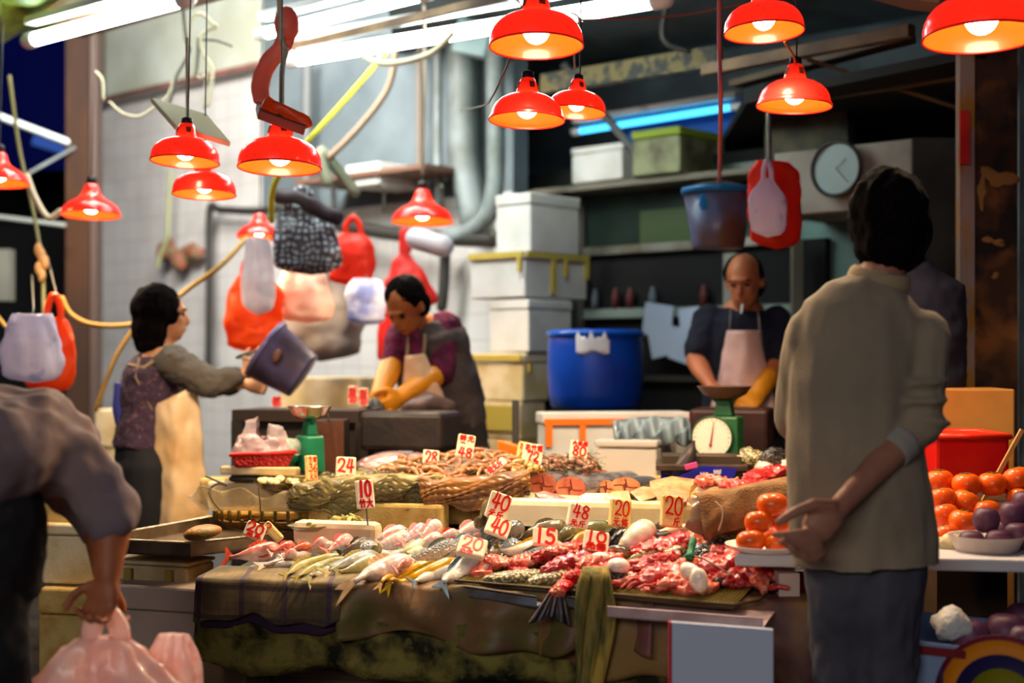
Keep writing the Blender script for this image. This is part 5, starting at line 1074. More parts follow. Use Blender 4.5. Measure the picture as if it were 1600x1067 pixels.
done(M().ell(P(915, 745, 5.0), (S(44, 5.0), .12, S(13, 5.0)), jit=.2, js=12), 'brown_wrap', plain('brown_wrap', 168, 100, 66, rough=.35, c2=srgb(120, 60, 50), nscale=9, bump=.4, bscale=20), label='brown wrinkled cloth lump behind the thick fish chunks', cat='cloth')
# prawns, one of each kind then copies
def prawn(kind, ca, cb, label, group, L_=.085, r=.0085, bands=9, mtx=None):
    t = thing('prawn', label, 'prawn', group=group, mtx=mtx)
    A = [Vector((L_*.5*math.cos(a)*1.0, 0, L_*.33*math.sin(a))) for a in [PI*(.12+.80*i/12) for i in range(13)]]
    rr = [r*(.35+.65*math.sin(min(1, (i+2)/9)*PI/2))*(1 if i < 10 else 1-.18*(i-9)) for i in range(13)]; seg = 8
    ca, cb = srgb(*ca), srgb(*cb)
    done(M().tube(A, rr, [x*.8 for x in rr], seg=seg, col=lambda i, v: ca if (i//seg) % 3 else cb), 'body', mat('prawn_shell', (1, 1, 1), rough=.25, attr=True, coat=.4), parent=t, local=True)
    k = M()
    for i in range(3, 10): k.tube([A[i]*.92, A[i]*.92-Vector((.004, 0, .014))], r*.13, seg=4)
    k.tube(spline([A[-1], A[-1]+Vector((-.02, .006, .01)), A[-1]+Vector((-.05, .012, -.005))], 3), r*.09, seg=4)
    k.tube(spline([A[-1], A[-1]+Vector((-.02, -.006, .012)), A[-1]+Vector((-.045, -.02, .0))], 3), r*.09, seg=4)
    done(k, 'legs_and_feelers', mat('prawn_leg', cb, rough=.3), parent=t, local=True)
    k = M()
    for s in (-1, 0, 1): k.ell(A[0]+Vector((.008, s*.005, -.008)), (.012, .004, .0015), rot=(0, .8, s*.4), seg=8)
    done(k, 'tail_fan', mat('prawn_leg', cb), parent=t, local=True)
    return t
def heap_y(px, pts):
    for (a, ya), (b, yb) in zip(pts, pts[1:]):
        if a <= px <= b: return ya+(yb-ya)*(px-a)/(b-a)
    return pts[-1][1]
def scatter(kind, n, x0, x1, toppts, botpts, ca, cb, label, group, seed, L_=.085, r=.0085, curl=1):
    rr = random.Random(seed); proto = None
    for i in range(n):
        px = rr.uniform(x0, x1); q = rr.random(); py = heap_y(px, toppts)*(1-q)+heap_y(px, botpts)*q
        Y = 5.22-.42*q
        mt = Matrix.Translation(P(px, py, Y-.03))@Matrix.Rotation(rr.uniform(0, 6.3), 4, 'Z')@Matrix.Rotation(rr.uniform(-1.4, 1.4), 4, 'X')@Matrix.Rotation(rr.uniform(-.5, .5), 4, 'Y')@Matrix.Scale(rr.uniform(.85, 1.2), 4)
        if proto is None: proto = prawn(kind, ca, cb, label, group, L_, r, mtx=mt)
        else: copy_thing(proto, mt, label)
scatter('green', 85, 500, 700, [(400, 752), (540, 745), (600, 734), (700, 728)], [(400, 762), (700, 754)], (150, 142, 90), (98, 92, 54), 'small greenish grey prawn heaped on the olive cloth', 'greenish prawns on the olive cloth', 1, .06, .0065)
scatter('peach', 110, 605, 810, [(600, 736), (660, 718), (740, 712), (810, 722)], [(600, 748), (700, 752), (810, 742)], (190, 132, 84), (150, 88, 50), 'peach brown prawn heaped on the orange-brown cloth', 'peach prawns on the orange-brown cloth', 2, .085, .008)
scatter('tiger', 34, 778, 842, [(778, 728), (842, 722)], [(778, 742), (842, 738)], (214, 160, 70), (96, 62, 30), 'gold and brown banded prawn near the foot of the 72 tag', 'gold banded prawns', 3, .075, .011)
scatter('dark', 34, 848, 918, [(848, 722), (918, 722)], [(848, 738), (918, 732)], (150, 104, 74), (58, 34, 26), 'dark banded tiger prawn near the foot of the 80 tag', 'dark tiger prawns', 4, .08, .011)
# thick fish chunks
def chunk(px, py, rw, rh, Y, dx, dy, ln, label, skin, face, dz=0.0, name='fish_chunk'):
    a = P(px, py, Y); ax = Vector((dx, dy, dz)).normalized(); b = a+ax*ln; r = S(rw, Y)/max(.3, abs(ax.y)); rz = S(rh, Y)
    sd = Vector((ax.y, -ax.x, 0)).normalized(); n = 8; t = thing(name, label, 'fish chunk', a-Vector((0, 0, rz)))
    pts = [a.lerp(b, i/n) for i in range(n+1)]
    done(M().tube(pts, [r*(1-.25*(i/n)**2) for i in range(n+1)], [rz*(1-.25*(i/n)**2) for i in range(n+1)], side=sd, seg=28, round_=False), 'skin', skin, parent=t, ang=50)
    done(M().tube([a-ax*.004, a+ax*.004], r*.96, rz*.96, side=sd, seg=28, round_=False), 'cut_face', face, parent=t, ang=40, smooth=True)
    k = M(); f = a-ax*.0045
    for s in (-1, 1): k.tube(spline([f+Vector((0, 0, rz*.75*s)), f+sd*r*.10*s, f], 4), .0035, .001, seg=5)
    k.tube([f-sd*r*.75, f-sd*r*.3+Vector((0, 0, rz*.1)), f, f+sd*r*.3-Vector((0, 0, rz*.15)), f+sd*r*.75-Vector((0, 0, rz*.1))], .0025, .001, seg=5)
    k.ell(f, (.008, .003, .009), seg=8)
    done(k, 'backbone_marks', plain('dark_blood', 120, 40, 30, rough=.3), parent=t)
    return t
m_macskin = mat('mackerel_skin', srgb(146, 140, 142), rough=.25, metal=.3, c2=srgb(96, 92, 98), nscale=16, bump=.4, bscale=40, stretch=(1, 1, 4), coat=.4)
m_face = mat('pink_cut_face', srgb(206, 120, 92), rough=.3, c2=srgb(168, 72, 58), nscale=16, lo=.42, hi=.62, bump=.4, bscale=60, coat=.3, c3=srgb(238, 176, 140), n3=7, lo3=.55, hi3=.7)
m_face2 = mat('tan_cut_face', srgb(226, 160, 112), rough=.3, c2=srgb(190, 112, 70), nscale=18, bump=.4, bscale=60, coat=.3)
chunk(849, 757, 21, 19, 4.78, .55, .85, .34, 'thick mackerel chunk, left of the two large cut pieces', m_macskin, m_face)
chunk(892, 763, 24, 19, 4.70, .52, .85, .42, 'thick mackerel chunk, right and nearer of the two large cut pieces', m_macskin, m_face)
chunk(948, 762, 12, 13, 4.74, .6, .8, .22, 'small round fish chunk right of the large pieces', plain('dark_fish_skin', 70, 72, 80, rough=.25, coat=.4), m_face2)
chunk(978, 759, 23, 14, 4.66, .5, .85, .16, 'oval fish chunk with a pale orange cut face', plain('dark_fish_skin', 0, 0, 0), m_face2)
def slabmeat(cs, Y, th, mtop, mside, label, name='fish_steak', puff=.006):
    n = len(cs); tp = [P(x, y, Y-(y-cs[0][1])*.004) for x, y in cs]; t = thing(name, label, 'fish steak', base_of(tp)-Vector((0, 0, th)))
    c = sum(tp, Vector())/n
    k = M(); k.add([c+Vector((0, 0, puff))]+tp, [(0, i+1, (i+1) % n+1) for i in range(n)]); done(k, 'cut_face', mtop, parent=t, disp=(.002, 60))
    k = M(); dn = [v-Vector((0, 0, th)) for v in tp]
    k.add(tp+dn, [(i, n+i, n+(i+1) % n, (i+1) % n) for i in range(n)]+[tuple(range(2*n-1, n-1, -1))]); done(k, 'skin', mside, parent=t)
    return t
m_dskin = plain('slate_skin', 74, 78, 76, rough=.3, coat=.4)
slabmeat([(836, 770), (850, 767), (868, 772), (886, 778), (876, 782), (842, 777)], 4.62, .016, m_face, m_dskin, 'flat red fish steak with slate skin below the large chunks')
slabmeat([(903, 776), (915, 770), (950, 770), (960, 778), (946, 784), (906, 780)], 4.6, .016, m_pale, m_dskin, 'flat pale fish steak left of the middle 20 tag')
slabmeat([(945, 775), (958, 768), (982, 766), (986, 780), (960, 786)], 4.55, .02, mat('peach_meat', srgb(244, 180, 130), rough=.3, c2=srgb(236, 150, 110), nscale=18, bump=.5, bscale=50, coat=.3), m_pale, 'peach lump of fish above the middle 20 tag')
slabmeat([(984, 768), (1004, 760), (1024, 762), (1026, 776), (1000, 784)], 4.56, .03, m_face2, plain('black_skin', 44, 42, 40, rough=.35), 'wedge of fish with thick black skin above the middle 20 tag')
slabmeat([(1015, 752), (1050, 744), (1090, 750), (1080, 760), (1076, 780), (1040, 784), (1018, 770)], 4.62, .02, m_face2, m_pale, 'large brownish fish collar above the right 20 tag')
slabmeat([(1040, 772), (1052, 766), (1076, 774), (1072, 784), (1046, 786)], 4.45, .012, plain('pinkbrown', 200, 140, 110, rough=.3, bump=.4), m_face2, 'small pinkish brown flap behind the right 20 tag')
slabmeat([(1083, 782), (1092, 755), (1104, 745), (1122, 752), (1126, 768), (1100, 780)], 4.5, .02, m_pale, m_salm, 'pale fan-shaped fish fin piece right of the collar')
up = lambda px, py, l=0: P(px, py, 4.75-(py-735)*.011)
for pts, wd, mm, lb, kw in [
  ([(1094, 754), (1110, 748), (1132, 752)], 15, m_salm, 'red-orange roe lump above the fin piece', {'jit': .012}),
  ([(1130, 758), (1145, 754), (1152, 756)], 12, m_salm, 'round orange-red organ beside the roe lump', {}),
  ([(1128, 764), (1170, 760), (1240, 756)], 17, m_red, 'long salmon red meat strip at the upper right', {'jit': .01}),
  ([(1165, 754), (1200, 742), (1242, 738)], 20, m_red, 'bright red shredded meat at the far upper right', {'jit': .016}),
  ([(1120, 776), (1150, 772), (1165, 770)], 15, m_scaled, 'blue-black shiny skin piece on the sackcloth', {}),
  ([(1140, 768), (1156, 766), (1170, 768)], 10, m_scale, 'small gold scaled bit on the sackcloth', {'disp': .001}),
  ([(1090, 788), (1115, 780), (1140, 776)], 9, m_pale, 'thin pale rib piece at the left of the sackcloth', {}),
  ([(1176, 772), (1205, 766), (1240, 764)], 10, m_salm, 'flat salmon piece resting on the sackcloth', {})]:
    meat(pts, wd, mm, lb, name='fish_meat', plane=up, group='cut meat on the raised display', **kw)
for i, (x, y, a, b, mm, lb) in enumerate([(1178, 715, 22, 12, m_scale, 'golden-scaled fish cuttings beside the right scale'), (1212, 712, 26, 14, m_scaled, 'dark fish cuttings behind the waiting man'), (1228, 728, 26, 14, m_pale, 'pale pink fish cuttings at the waiting man\'s back'), (1196, 728, 16, 9, m_pale, 'pale white-pink fin standing on the cuttings'), (1188, 742, 10, 14, m_scaled, 'small dark striped cutting below the pale fin')]):
    done(M().ell(P(x, y, 5.05-i*.03), (S(a, 5), .06, S(b, 5)), jit=.8, js=22), 'fish_cuttings', mm, label=lb, cat='fish cuttings', disp=(.01, 40))
# blue tray with a standing dark fin
t = thing('blue_tray', 'dark blue plastic tray tilted behind the fish collar', 'tray', P(1095, 757, 4.95))
Y = 4.95; cs = [(1033, 756), (1100, 728), (1152, 732), (1143, 757)]
f = [P(*c, Y) for c in cs]; bk = [v+Vector((.02, .22, .05)) for v in f]
k = M().hexa([f[0], f[3], bk[3]-Vector((0, 0, .05)), bk[0]-Vector((0, 0, .05))], [f[1]+(f[0]-f[1])*.75, f[2], bk[2], bk[1]+(bk[0]-bk[1])*.6])
k = M(); k.add(f+[v+Vector((0, .008, 0)) for v in f], [(0, 3, 2, 1), (4, 5, 6, 7), (0, 1, 5, 4), (1, 2, 6, 5), (2, 3, 7, 6), (3, 0, 4, 7)])
k.add([f[0], f[3], bk[3], bk[0]]+[v+Vector((0, 0, .006)) for v in (f[0], f[3], bk[3], bk[0])], [(0, 1, 2, 3), (7, 6, 5, 4), (0, 4, 5, 1), (1, 5, 6, 2), (2, 6, 7, 3), (3, 7, 4, 0)])
done(k, 'tray_body', plain('royal_blue', 16, 24, 150, rough=.35), parent=t, smooth=False)
k = M()
for i in range(5): k.box(P(1095+i*2.4, 741+(i % 2), Y-.006), (.004, .004, .014)); k.box(P(1116+i*2.4, 737+(i % 2), Y-.006), (.004, .004, .014))
done(k, 'vent_slots', plain('pale_slots', 190, 190, 210), parent=t, smooth=False)
A = [P(1048, 742, 5.0), P(1066, 715, 5.0), P(1085, 690, 5.0)]
k = M(); vs = [P(x, y, 5.0) for x, y in ((1046, 746), (1056, 724), (1074, 700), (1086, 688), (1088, 712), (1086, 738), (1072, 748))]; c = P(1074, 724, 4.985)
n = len(vs); k.add([c]+vs+[v+Vector((0, .03, 0)) for v in vs], [(0, (i+1) % n+1, i+1) for i in range(n)]+[(i+1, (i+1) % n+1, n+(i+1) % n+1, n+i+1) for i in range(n)]+[tuple(range(n+1, 2*n+1))])
done(k, 'fish_fin', plain('dark_shark_skin', 62, 50, 48, rough=.35, c2=srgb(40, 34, 34), nscale=9), label='tall dark pointed fish fin standing behind the blue tray', cat='fish fin')
done(M().box(P(1080, 728, 4.93), (S(20, 4.93), .012, S(9, 4.93)), rot=(0, -.25, 0)), 'pink_packet', plain('magenta_packet', 196, 60, 120, rough=.3, c2=srgb(150, 80, 170), nscale=30), smooth=False, bevel=.003, label='small magenta packet lying on the blue tray', cat='packet')
done(M().box(P(1095, 727, 5.1), (S(140, 5.1), .25, .022), rot=(0, 0, -.1)), 'wooden_board', plain('dark_board', 74, 50, 36, c2=srgb(40, 28, 20), nscale=9, stretch=(1, 6, 6)), smooth=False, bevel=.004, label='rough dark board beneath the right-hand scale', cat='board')
done(M().box(P(1095, 745, 5.12), (S(120, 5.1), .2, .16), rot=(0, 0, -.1)), 'support_crate', plain('dark_brown_crate', 60, 46, 30), smooth=False, label='dark crate holding up the rough board', cat='crate')  # plain dark brown crate

# ------------------------------------------------ weighing scales
m_green = plain('scale_green', 22, 120, 84, rough=.35, c2=srgb(16, 92, 64), nscale=6)
def scale(px, pytop, pybot, Y, dialpx, dialpy, dr, face, label, green, wpx, bowlw, bowlm, bowl_y, needle=0.1, dialm=None):
    t = thing('weighing_scale', label, 'scale', P(px, pybot, Y)); w_ = S(wpx, Y); z0 = P(px, pybot, Y).z; zs = P(px, pytop, Y).z; zc = P(px, bowl_y, Y).z; c = P(px, 560, Y)
    nrm = Vector((math.sin(face), -math.cos(face), 0)); rz = Matrix.Rotation(face, 3, 'Z')
    sh = lambda wa, da, z: [c+rz@Vector((sx*wa/2, sy*da/2, 0))+Vector((0, 0, z-c.z)) for sx, sy in ((-1, -1), (1, -1), (1, 1), (-1, 1))]
    done(M().hexa(sh(w_, w_*.8, z0), sh(w_*.96, w_*.7, zs)), 'housing', green, parent=t, smooth=False, bevel=.008)
    done(M().hexa(sh(w_*.55, w_*.45, zs), sh(w_*.40, w_*.34, zc)), 'column', green, parent=t, smooth=False, bevel=.006)
    done(M().tube([c+rz@Vector((-w_*.5, 0, 0))+Vector((0, 0, zc+.03-c.z)), c+rz@Vector((-w_*.25, 0, 0))+Vector((0, 0, zc-.005-c.z)), c+rz@Vector((w_*.25, 0, 0))+Vector((0, 0, zc-.005-c.z)), c+rz@Vector((w_*.5, 0, 0))+Vector((0, 0, zc+.03-c.z))], .008, seg=8), 'cradle', green, parent=t)
    bw = S(bowlw, Y)/2
    done(M().lathe([(0, .0), (bw*.5, .004), (bw*.8, .02), (bw, .048), (bw*1.03, .050), (bw*.98, .046), (bw*.78, .024), (bw*.5, .010), (0, .006)], Vector((c.x, c.y, zc)), seg=40), 'weighing_pan', bowlm, parent=t)
    d = P(dialpx, dialpy, Y)+nrm*(w_*.42); r = S(dr, Y); rt = nrm.to_track_quat('Z', 'Y').to_matrix()
    done(M().lathe([(0, -.03), (r*1.04, -.03), (r*1.07, -.01), (r*1.07, .004), (r, .006), (r, .002)], d, rt, seg=40), 'dial_housing', green, parent=t)
    done(M().lathe([(0, .003), (r*1.0, .003)], d, rt, seg=40), 'dial_face', dialm or plain('dial_cream', 246, 216, 196, rough=.2), parent=t)
    done(M().tube([d+nrm*.008-rt@Vector((math.sin(needle), math.cos(needle), 0))*r*.35, d+nrm*.008+rt@Vector((math.sin(needle), math.cos(needle), 0))*r*.8], [.0035, .0012], seg=6), 'needle', plain('needle_red', 150, 60, 50), parent=t)
    done(M().ell(d+nrm*.008-rt@Vector((math.sin(needle), math.cos(needle), 0))*r*.38, .006, seg=8), 'needle_weight', plain('needle_red', 0, 0, 0), parent=t)
    k = M()
    for i in range(24):
        a = 2*PI*i/24; rr0 = r*(.80 if i % 6 == 0 else .86); dd = rt@Vector((math.sin(a), math.cos(a), 0))
        k.tube([d+nrm*.0045+dd*rr0, d+nrm*.0045+dd*r*.93], .0009, seg=4)
    done(k, 'dial_marks', plain('mark_brown', 150, 100, 80), parent=t)
    return t
scale(1132, 650, 716, 5.3, 1119, 682, 31, -.42, 'green weighing scale with a round pale dial at the right', plain('scale_dgreen', 34, 84, 46, rough=.4), 54, 84, plain('brown_pan', 96, 66, 54, rough=.4), 624, .15)
scale(484, 680, 738, 5.15, 462, 706, 21, -1.0, 'bright green weighing scale with a steel pan at the left', m_green, 44, 68, plain('steel_pan', 190, 180, 160, rough=.2, metal=.9), 656, .3, plain('pinkish_dial', 220, 160, 150, rough=.3))
# price tags ---------------------------------------------------------
ST = {'0': [[(.5, 1), (.15, .85), (.0, .5), (.12, .12), (.5, 0), (.86, .14), (1, .5), (.86, .86), (.5, 1), (.4, .97)]],
 '1': [[(.55, 1), (.45, 0)]], '2': [[(.0, .72), (.15, .95), (.5, 1), (.85, .9), (.88, .65), (.55, .35), (.02, .04), (.3, .08), (1, .02)]],
 '3': [[(.05, .95), (.9, .98), (.45, .6), (.9, .5), (.9, .15), (.5, 0), (.0, .1)]],
 '4': [[(.35, 1), (.2, .6), (.0, .35), (1, .38)], [(.75, .95), (.62, 0)]], '5': [[(1, .98), (.3, .96), (.18, .58), (.6, .62), (.95, .4), (.8, .1), (.4, 0), (.0, .1)]],
 '6': [[(.8, 1), (.3, .7), (.05, .3), (.3, 0), (.8, .08), (.92, .32), (.6, .48), (.15, .3)]], '7': [[(0, .95), (.95, 1), (.55, .5), (.4, 0)]],
 '8': [[(.9, .85), (.5, 1), (.12, .82), (.35, .55), (.85, .35), (.8, .08), (.4, 0), (.05, .2), (.3, .48), (.85, .7), (.9, .88)]],
 'y': [[(.2, .9), (.8, .93)], [(.05, .6), (.97, .63)], [(.4, .6), (.33, .3), (.03, .02)], [(.6, .6), (.58, .15), (.72, .03), (1, .06), (1, .22)]],
 'j': [[(.85, 1), (.2, .85)], [(.2, .85), (.18, .4), (.0, .02)], [(.2, .52), (1, .56)], [(.62, .54), (.62, -.02)]],
 't': [[(.25, 1), (0, .6)], [(.15, .75), (.15, 0)], [(.34, .75), (.34, .2)], [(.6, 1), (.45, .7)], [(.5, .86), (.97, .86)], [(.85, .86), (.5, .45)], [(.55, .75), (1, .45)], [(.45, .3), (1, .3)], [(.72, .45), (.72, 0)], [(.7, .3), (.48, .05)], [(.74, .3), (.95, .05)]],
 'd': [[(.03, .65), (.97, .67)], [(.5, 1), (.46, .5), (.03, .02)], [(.5, .6), (.97, .02)]],
 'h': [[(.05, .85), (.95, .85)], [(.3, 1), (.3, .7)], [(.7, 1), (.7, .7)], [(.35, .65), (.05, .3)], [(.2, .45), (.2, 0)], [(.92, .5), (.5, .35)], [(.5, .62), (.5, .1), (.62, .02), (1, .05), (1, .2)]],
 'z': [[(.2, 1), (.02, .6)], [(.1, .75), (.45, .75)], [(.28, .75), (.28, 0)], [(.7, 1), (.52, .6)], [(.6, .75), (.98, .75)], [(.8, .75), (.8, 0), (.68, .1)]],
 'x': [[(.05, .8), (.4, .8), (.4, .5), (.05, .5), (.05, .8)], [(.22, 1), (.22, .15)], [(0, .12), (.45, .18)], [(.56, .95), (.56, 0)], [(.56, .95), (.74, .95), (.74, .72), (.56, .72)], [(.82, .95), (1, .95), (1, .7), (.82, .7)], [(.8, .5), (1, .5), (.7, .02)], [(.76, .4), (1, .02)]],
 'n': [[(.25, 1), (.05, .75)], [(.1, .82), (.4, .82)], [(.08, .7), (.42, .7), (.42, .35), (.08, .35), (.08, .7)], [(.08, .52), (.42, .52)], [(.05, .15), (.45, .15)], [(.6, 1), (.68, .85)], [(.9, 1), (.82, .85)], [(.55, .78), (1, .78)], [(.6, .55), (.95, .55)], [(.52, .3), (1, .3)], [(.77, .78), (.77, 0)]],
 's': [[(.25, 1), (.05, .7)], [(.15, .75), (.9, .78)], [(.2, .45), (.85, .45)], [(0, .05), (1, .08)], [(.52, 1), (.5, .05)]],
 'r': [[(.3, 1), (.0, .5)], [(.15, .7), (.15, 0)], [(.45, .9), (.95, .9), (.7, .65), (.7, .0), (.55, .1)], [(.4, .5), (1, .5)]],
 '-': [[(.1, .55), (.5, .65), (.9, .45)]]}
m_tag = mat('tag_foam', srgb(250, 236, 206), rough=.6, c2=srgb(232, 204, 150), nscale=14, lo=.45, hi=.75, bump=.25, bscale=260)
m_tagy = mat('old_tag_foam', srgb(244, 214, 140), rough=.6, c2=srgb(214, 160, 60), nscale=22, lo=.45, hi=.65, c3=srgb(130, 84, 20), n3=60, lo3=.7, hi3=.74, bump=.3, bscale=260)
m_ink = mat('red_ink', srgb(224, 34, 16), rough=.4); m_ink2 = mat('crimson_ink', srgb(200, 24, 44), rough=.4)
def pricetag(px, py, wpx, hpx, Y, rows, label, roll=0, yaw=0, pitch=-8, th=.018, m=None, ink=None, pen=.0034, stick=None, name='price_tag', cut=0):
    """px,py = centre of the front face; rows = (characters, x0, x1, y0, y1) in fractions of the face"""
    m = m or m_tag; ink = ink or m_ink; w_, h_ = S(wpx, Y)/max(.3, math.cos(math.radians(yaw))), S(hpx, Y); c = P(px, py, Y)
    rt = Matrix.Rotation(math.radians(yaw), 4, 'Z')@Matrix.Rotation(math.radians(pitch), 4, 'X')@Matrix.Rotation(math.radians(roll), 4, 'Y')
    h_ /= math.cos(math.radians(pitch)); mt = Matrix.Translation(c)@rt@Matrix.Translation((0, 0, -h_/2)); t = thing(name, label, 'price tag', mtx=mt, group='handwritten foam price tags')
    done(M().box((0, th/2, h_/2), (w_, th, h_)), 'foam_board', m, parent=t, smooth=False, bevel=min(.006, w_*.08), local=True)
    k = M()
    for (chs, x0, x1, y0, y1) in rows:
        n = len(chs); cw = (x1-x0)/n
        for i, ch in enumerate(chs):
            for st in ST[ch]:
                q = [Vector(((x0+cw*(i+.12+.76*a)-.5)*w_, -.0006, (y0+(y1-y0)*b)*h_)) for a, b in st]
                if len(q) > 3: q = spline(q, 3)
                pw = pen*(1.0 if (y1-y0) > .3 else .62)
                k.tube(q, [pw]*len(q), [.0007]*len(q), side=(1, 0, 0) if False else None, seg=6) if False else ribbon(k, q, pw)
    done(k, 'handwriting', ink, parent=t, local=True, smooth=False)
    if stick: done(M().tube([(0, th/2, 0), (0, th/2, -stick)], .0025, seg=6), 'stick', m_cableg, parent=t, local=True)
    return t
def ribbon(k, q, pw):
    n = len(q); L_, R_ = [], []
    for i in range(n):
        a, b = q[max(i-1, 0)], q[min(i+1, n-1)]; d = (b-a).normalized(); s = Vector((d.z, 0, -d.x))*pw*.5
        L_.append(q[i]+s); R_.append(q[i]-s)
    e0 = (q[0]-q[1]).normalized()*pw*.4; e1 = (q[-1]-q[-2]).normalized()*pw*.4
    L_[0] += e0; R_[0] += e0; L_[-1] += e1; R_[-1] += e1
    f = [v+Vector((0, -.0008, 0)) for v in L_+R_]; b = [v+Vector((0, .0008, 0)) for v in L_+R_]; m = 2*n
    fs = [(i, i+1, n+i+1, n+i) for i in range(n-1)]+[(i, m+i, m+i+1, i+1) for i in range(n-1)]+[(n+i+1, m+n+i+1, m+n+i, n+i) for i in range(n-1)]
    fs += [(0, n, m+n, m), (n-1, m+n-1, m+2*n-1, 2*n-1)]
    k.add(f+b, fs)
pricetag(489, 731, 13, 39, 4.95, [('sn', .05, .95, .72, .95), ('36', .05, .95, .36, .66), ('yj', .1, .95, .05, .28)], 'narrow price tag reading 36 standing left of the 24 tag', roll=4, yaw=50, m=m_tagy, pen=.004)
pricetag(541, 731, 30, 34, 4.95, [('24', .05, .92, .32, .92), ('yj', .2, .9, -.02, .16)], 'price tag reading 24 behind the olive cloth', roll=3, yaw=14, pen=.007)
pricetag(571, 772, 27, 44, 4.42, [('10', .1, .85, .42, .96), ('zd', .1, .9, .04, .32)], 'price tag with a bold 10 standing in front of the olive cloth', roll=-4, yaw=16, ink=m_ink2, pen=.0085, stick=.05)
pricetag(674, 714, 25, 22, 5.0, [('28', .12, .88, .1, .9)], 'small price tag reading 28 half buried behind the prawns', roll=6, yaw=12, pen=.006)
pricetag(728, 697, 27, 36, 4.95, [('ny', .05, .95, .72, .97), ('-', .1, .5, .55, .7), ('48', .1, .95, .05, .42)], 'tall price tag reading 48 at the back of the prawn mound', roll=10, yaw=10, pen=.006)
pricetag(776, 728, 38, 12, 4.7, [('xyj', .05, .8, .2, .9)], 'price tag lying slanted on the peach prawns, seen nearly edge on', roll=-37, yaw=14, pitch=-30, pen=.005)
pricetag(820, 708, 24, 34, 5.05, [('hx', .05, .95, .66, .92), ('4', .1, .6, .1, .5)], 'older yellowish price tag peeping out behind the 72 tag', roll=12, yaw=5, m=m_tagy, pen=.005)
pricetag(833, 710, 31, 33, 4.95, [('hzx', .05, .97, .68, .95), ('72', .2, .82, .18, .62), ('j', .6, .8, .0, .12)], 'price tag reading 72 in the middle of the back row', roll=8, yaw=14, pen=.0062)
pricetag(905, 704, 27, 30, 4.95, [('dhx', .05, .97, .78, .98), ('80', .1, .92, .26, .72), ('yj', .1, .9, .0, .16)], 'price tag reading 80 at the right of the back row', roll=9, yaw=12, pen=.0062)
pricetag(780, 791, 34, 42, 4.28, [('40', .1, .95, .4, .95), ('yj', .08, .82, .05, .32)], 'large price tag reading 40 leaning beside the wrapped foam box', roll=20, yaw=16, pen=.0064)
pricetag(779, 822, 38, 26, 4.24, [('40', .2, .9, .1, .92)], 'price tag reading 40 lying lower among the dark fish', roll=24, yaw=10, pitch=-35, pen=.0066)
pricetag(738, 852, 44, 25, 4.10, [('20', .12, .88, .3, .96), ('yt', .1, .6, .02, .22)], 'price tag reading 20 lying on the fish above the yellow pair', roll=18, yaw=8, pitch=-48, pen=.0062, th=.022)
pricetag(853, 838, 38, 26, 4.12, [('15', .02, .9, .12, .96)], 'price tag reading 15 among the olive and yellow fish', roll=9, yaw=14, pitch=-30, pen=.0085)
pricetag(932, 844, 40, 29, 4.05, [('10', .05, .9, .42, .94), ('yt', .08, .9, .04, .34)], 'price tag reading 10 with characters below, beside the black fish', roll=10, yaw=6, pitch=-30, pen=.0070)
pricetag(906, 806, 33, 36, 4.24, [('48', .12, .95, .42, .97), ('yj', .08, .85, .06, .3)], 'price tag reading 48 before the wrapped foam box', roll=14, yaw=20, pen=.0052, m=m_tag, th=.024)
pricetag(971, 802, 32, 43, 4.24, [('20', .15, .9, .42, .95), ('yt', .08, .9, .05, .32)], 'price tag reading 20 in the middle, before the wrapped foam box', roll=9, yaw=20, pen=.0050, m=m_tagy, th=.024)
pricetag(1052, 799, 34, 49, 4.2, [('20', .1, .95, .4, .96), ('j', .5, .85, .06, .3)], 'rightmost price tag reading 20 before the wrapped foam box', roll=7, yaw=18, pen=.0056, m=m_tagy, th=.024)
pricetag(399, 829, 30, 24, 4.3, [('20', .05, .9, .35, .97), ('yj', .1, .9, .02, .26)], 'white price tag leaning in the left metal tray', roll=24, yaw=20, pitch=-14, pen=.0062)
pricetag(425, 830, 38, 14, 4.35, [('2', .05, .4, .1, .9)], 'older price tag leaning the other way in the left metal tray', roll=42, yaw=-10, pitch=-20, m=m_tagy, pen=.004)
for x, y, lb in ((432, 627, 'small blurred orange-white tag beside the bucket'), (551, 617, 'blurred red and white tag behind the chopping block, left one'), (568, 620, 'blurred red and white tag behind the chopping block, right one')):
    pricetag(x, y, 15, 28 if x > 500 else 16, 5.95, [('yj', .1, .9, .5, .9), ('20', .1, .9, .1, .45)], lb, pen=.010)

# ------------------------------------------------ left part of the display
t = thing('bamboo_basket', 'shallow woven bamboo basket at the left of the display', 'basket', P(420, 832, 4.7)); Y = 4.72; R_ = S(93, Y)
def bas(px, py): return P(px, py, Y)
zr = P(420, 800, Y).z; zr2 = P(420, 812, Y).z; zb = P(420, 834, Y).z; cx, cy = P(420, 0, Y+.0).x, Y+R_*.55
m_bam = plain('bamboo', 206, 150, 46, rough=.45, c2=srgb(120, 78, 20), nscale=12, c3=srgb(116, 110, 30), n3=7, lo3=.56, hi3=.62, bump=.3, bscale=60, stretch=(1, 1, 8))
FL2 = lambda q, a: Vector((q.x, q.y*.55, q.z))
done(M().lathe([(R_*.97, zr2-zr), (R_*1.01, zr2-zr), (R_*1.02, 0), (R_*.97, 0), (R_*.97, zr2-zr)], Vector((cx, cy, zr)), seg=56, fn=FL2), 'rim_band', m_bam, parent=t)
for i in range(16, 30):
    a = 2*PI*i/30; done(M().tube([Vector((cx+R_*1.03*math.cos(a), cy+R_*.567*math.sin(a), zr+.003)), Vector((cx+R_*1.03*math.cos(a), cy+R_*.567*math.sin(a), zr2-.003))], .006, seg=5), 'rim_binding', plain('green_bind', 92, 80, 20), parent=t)

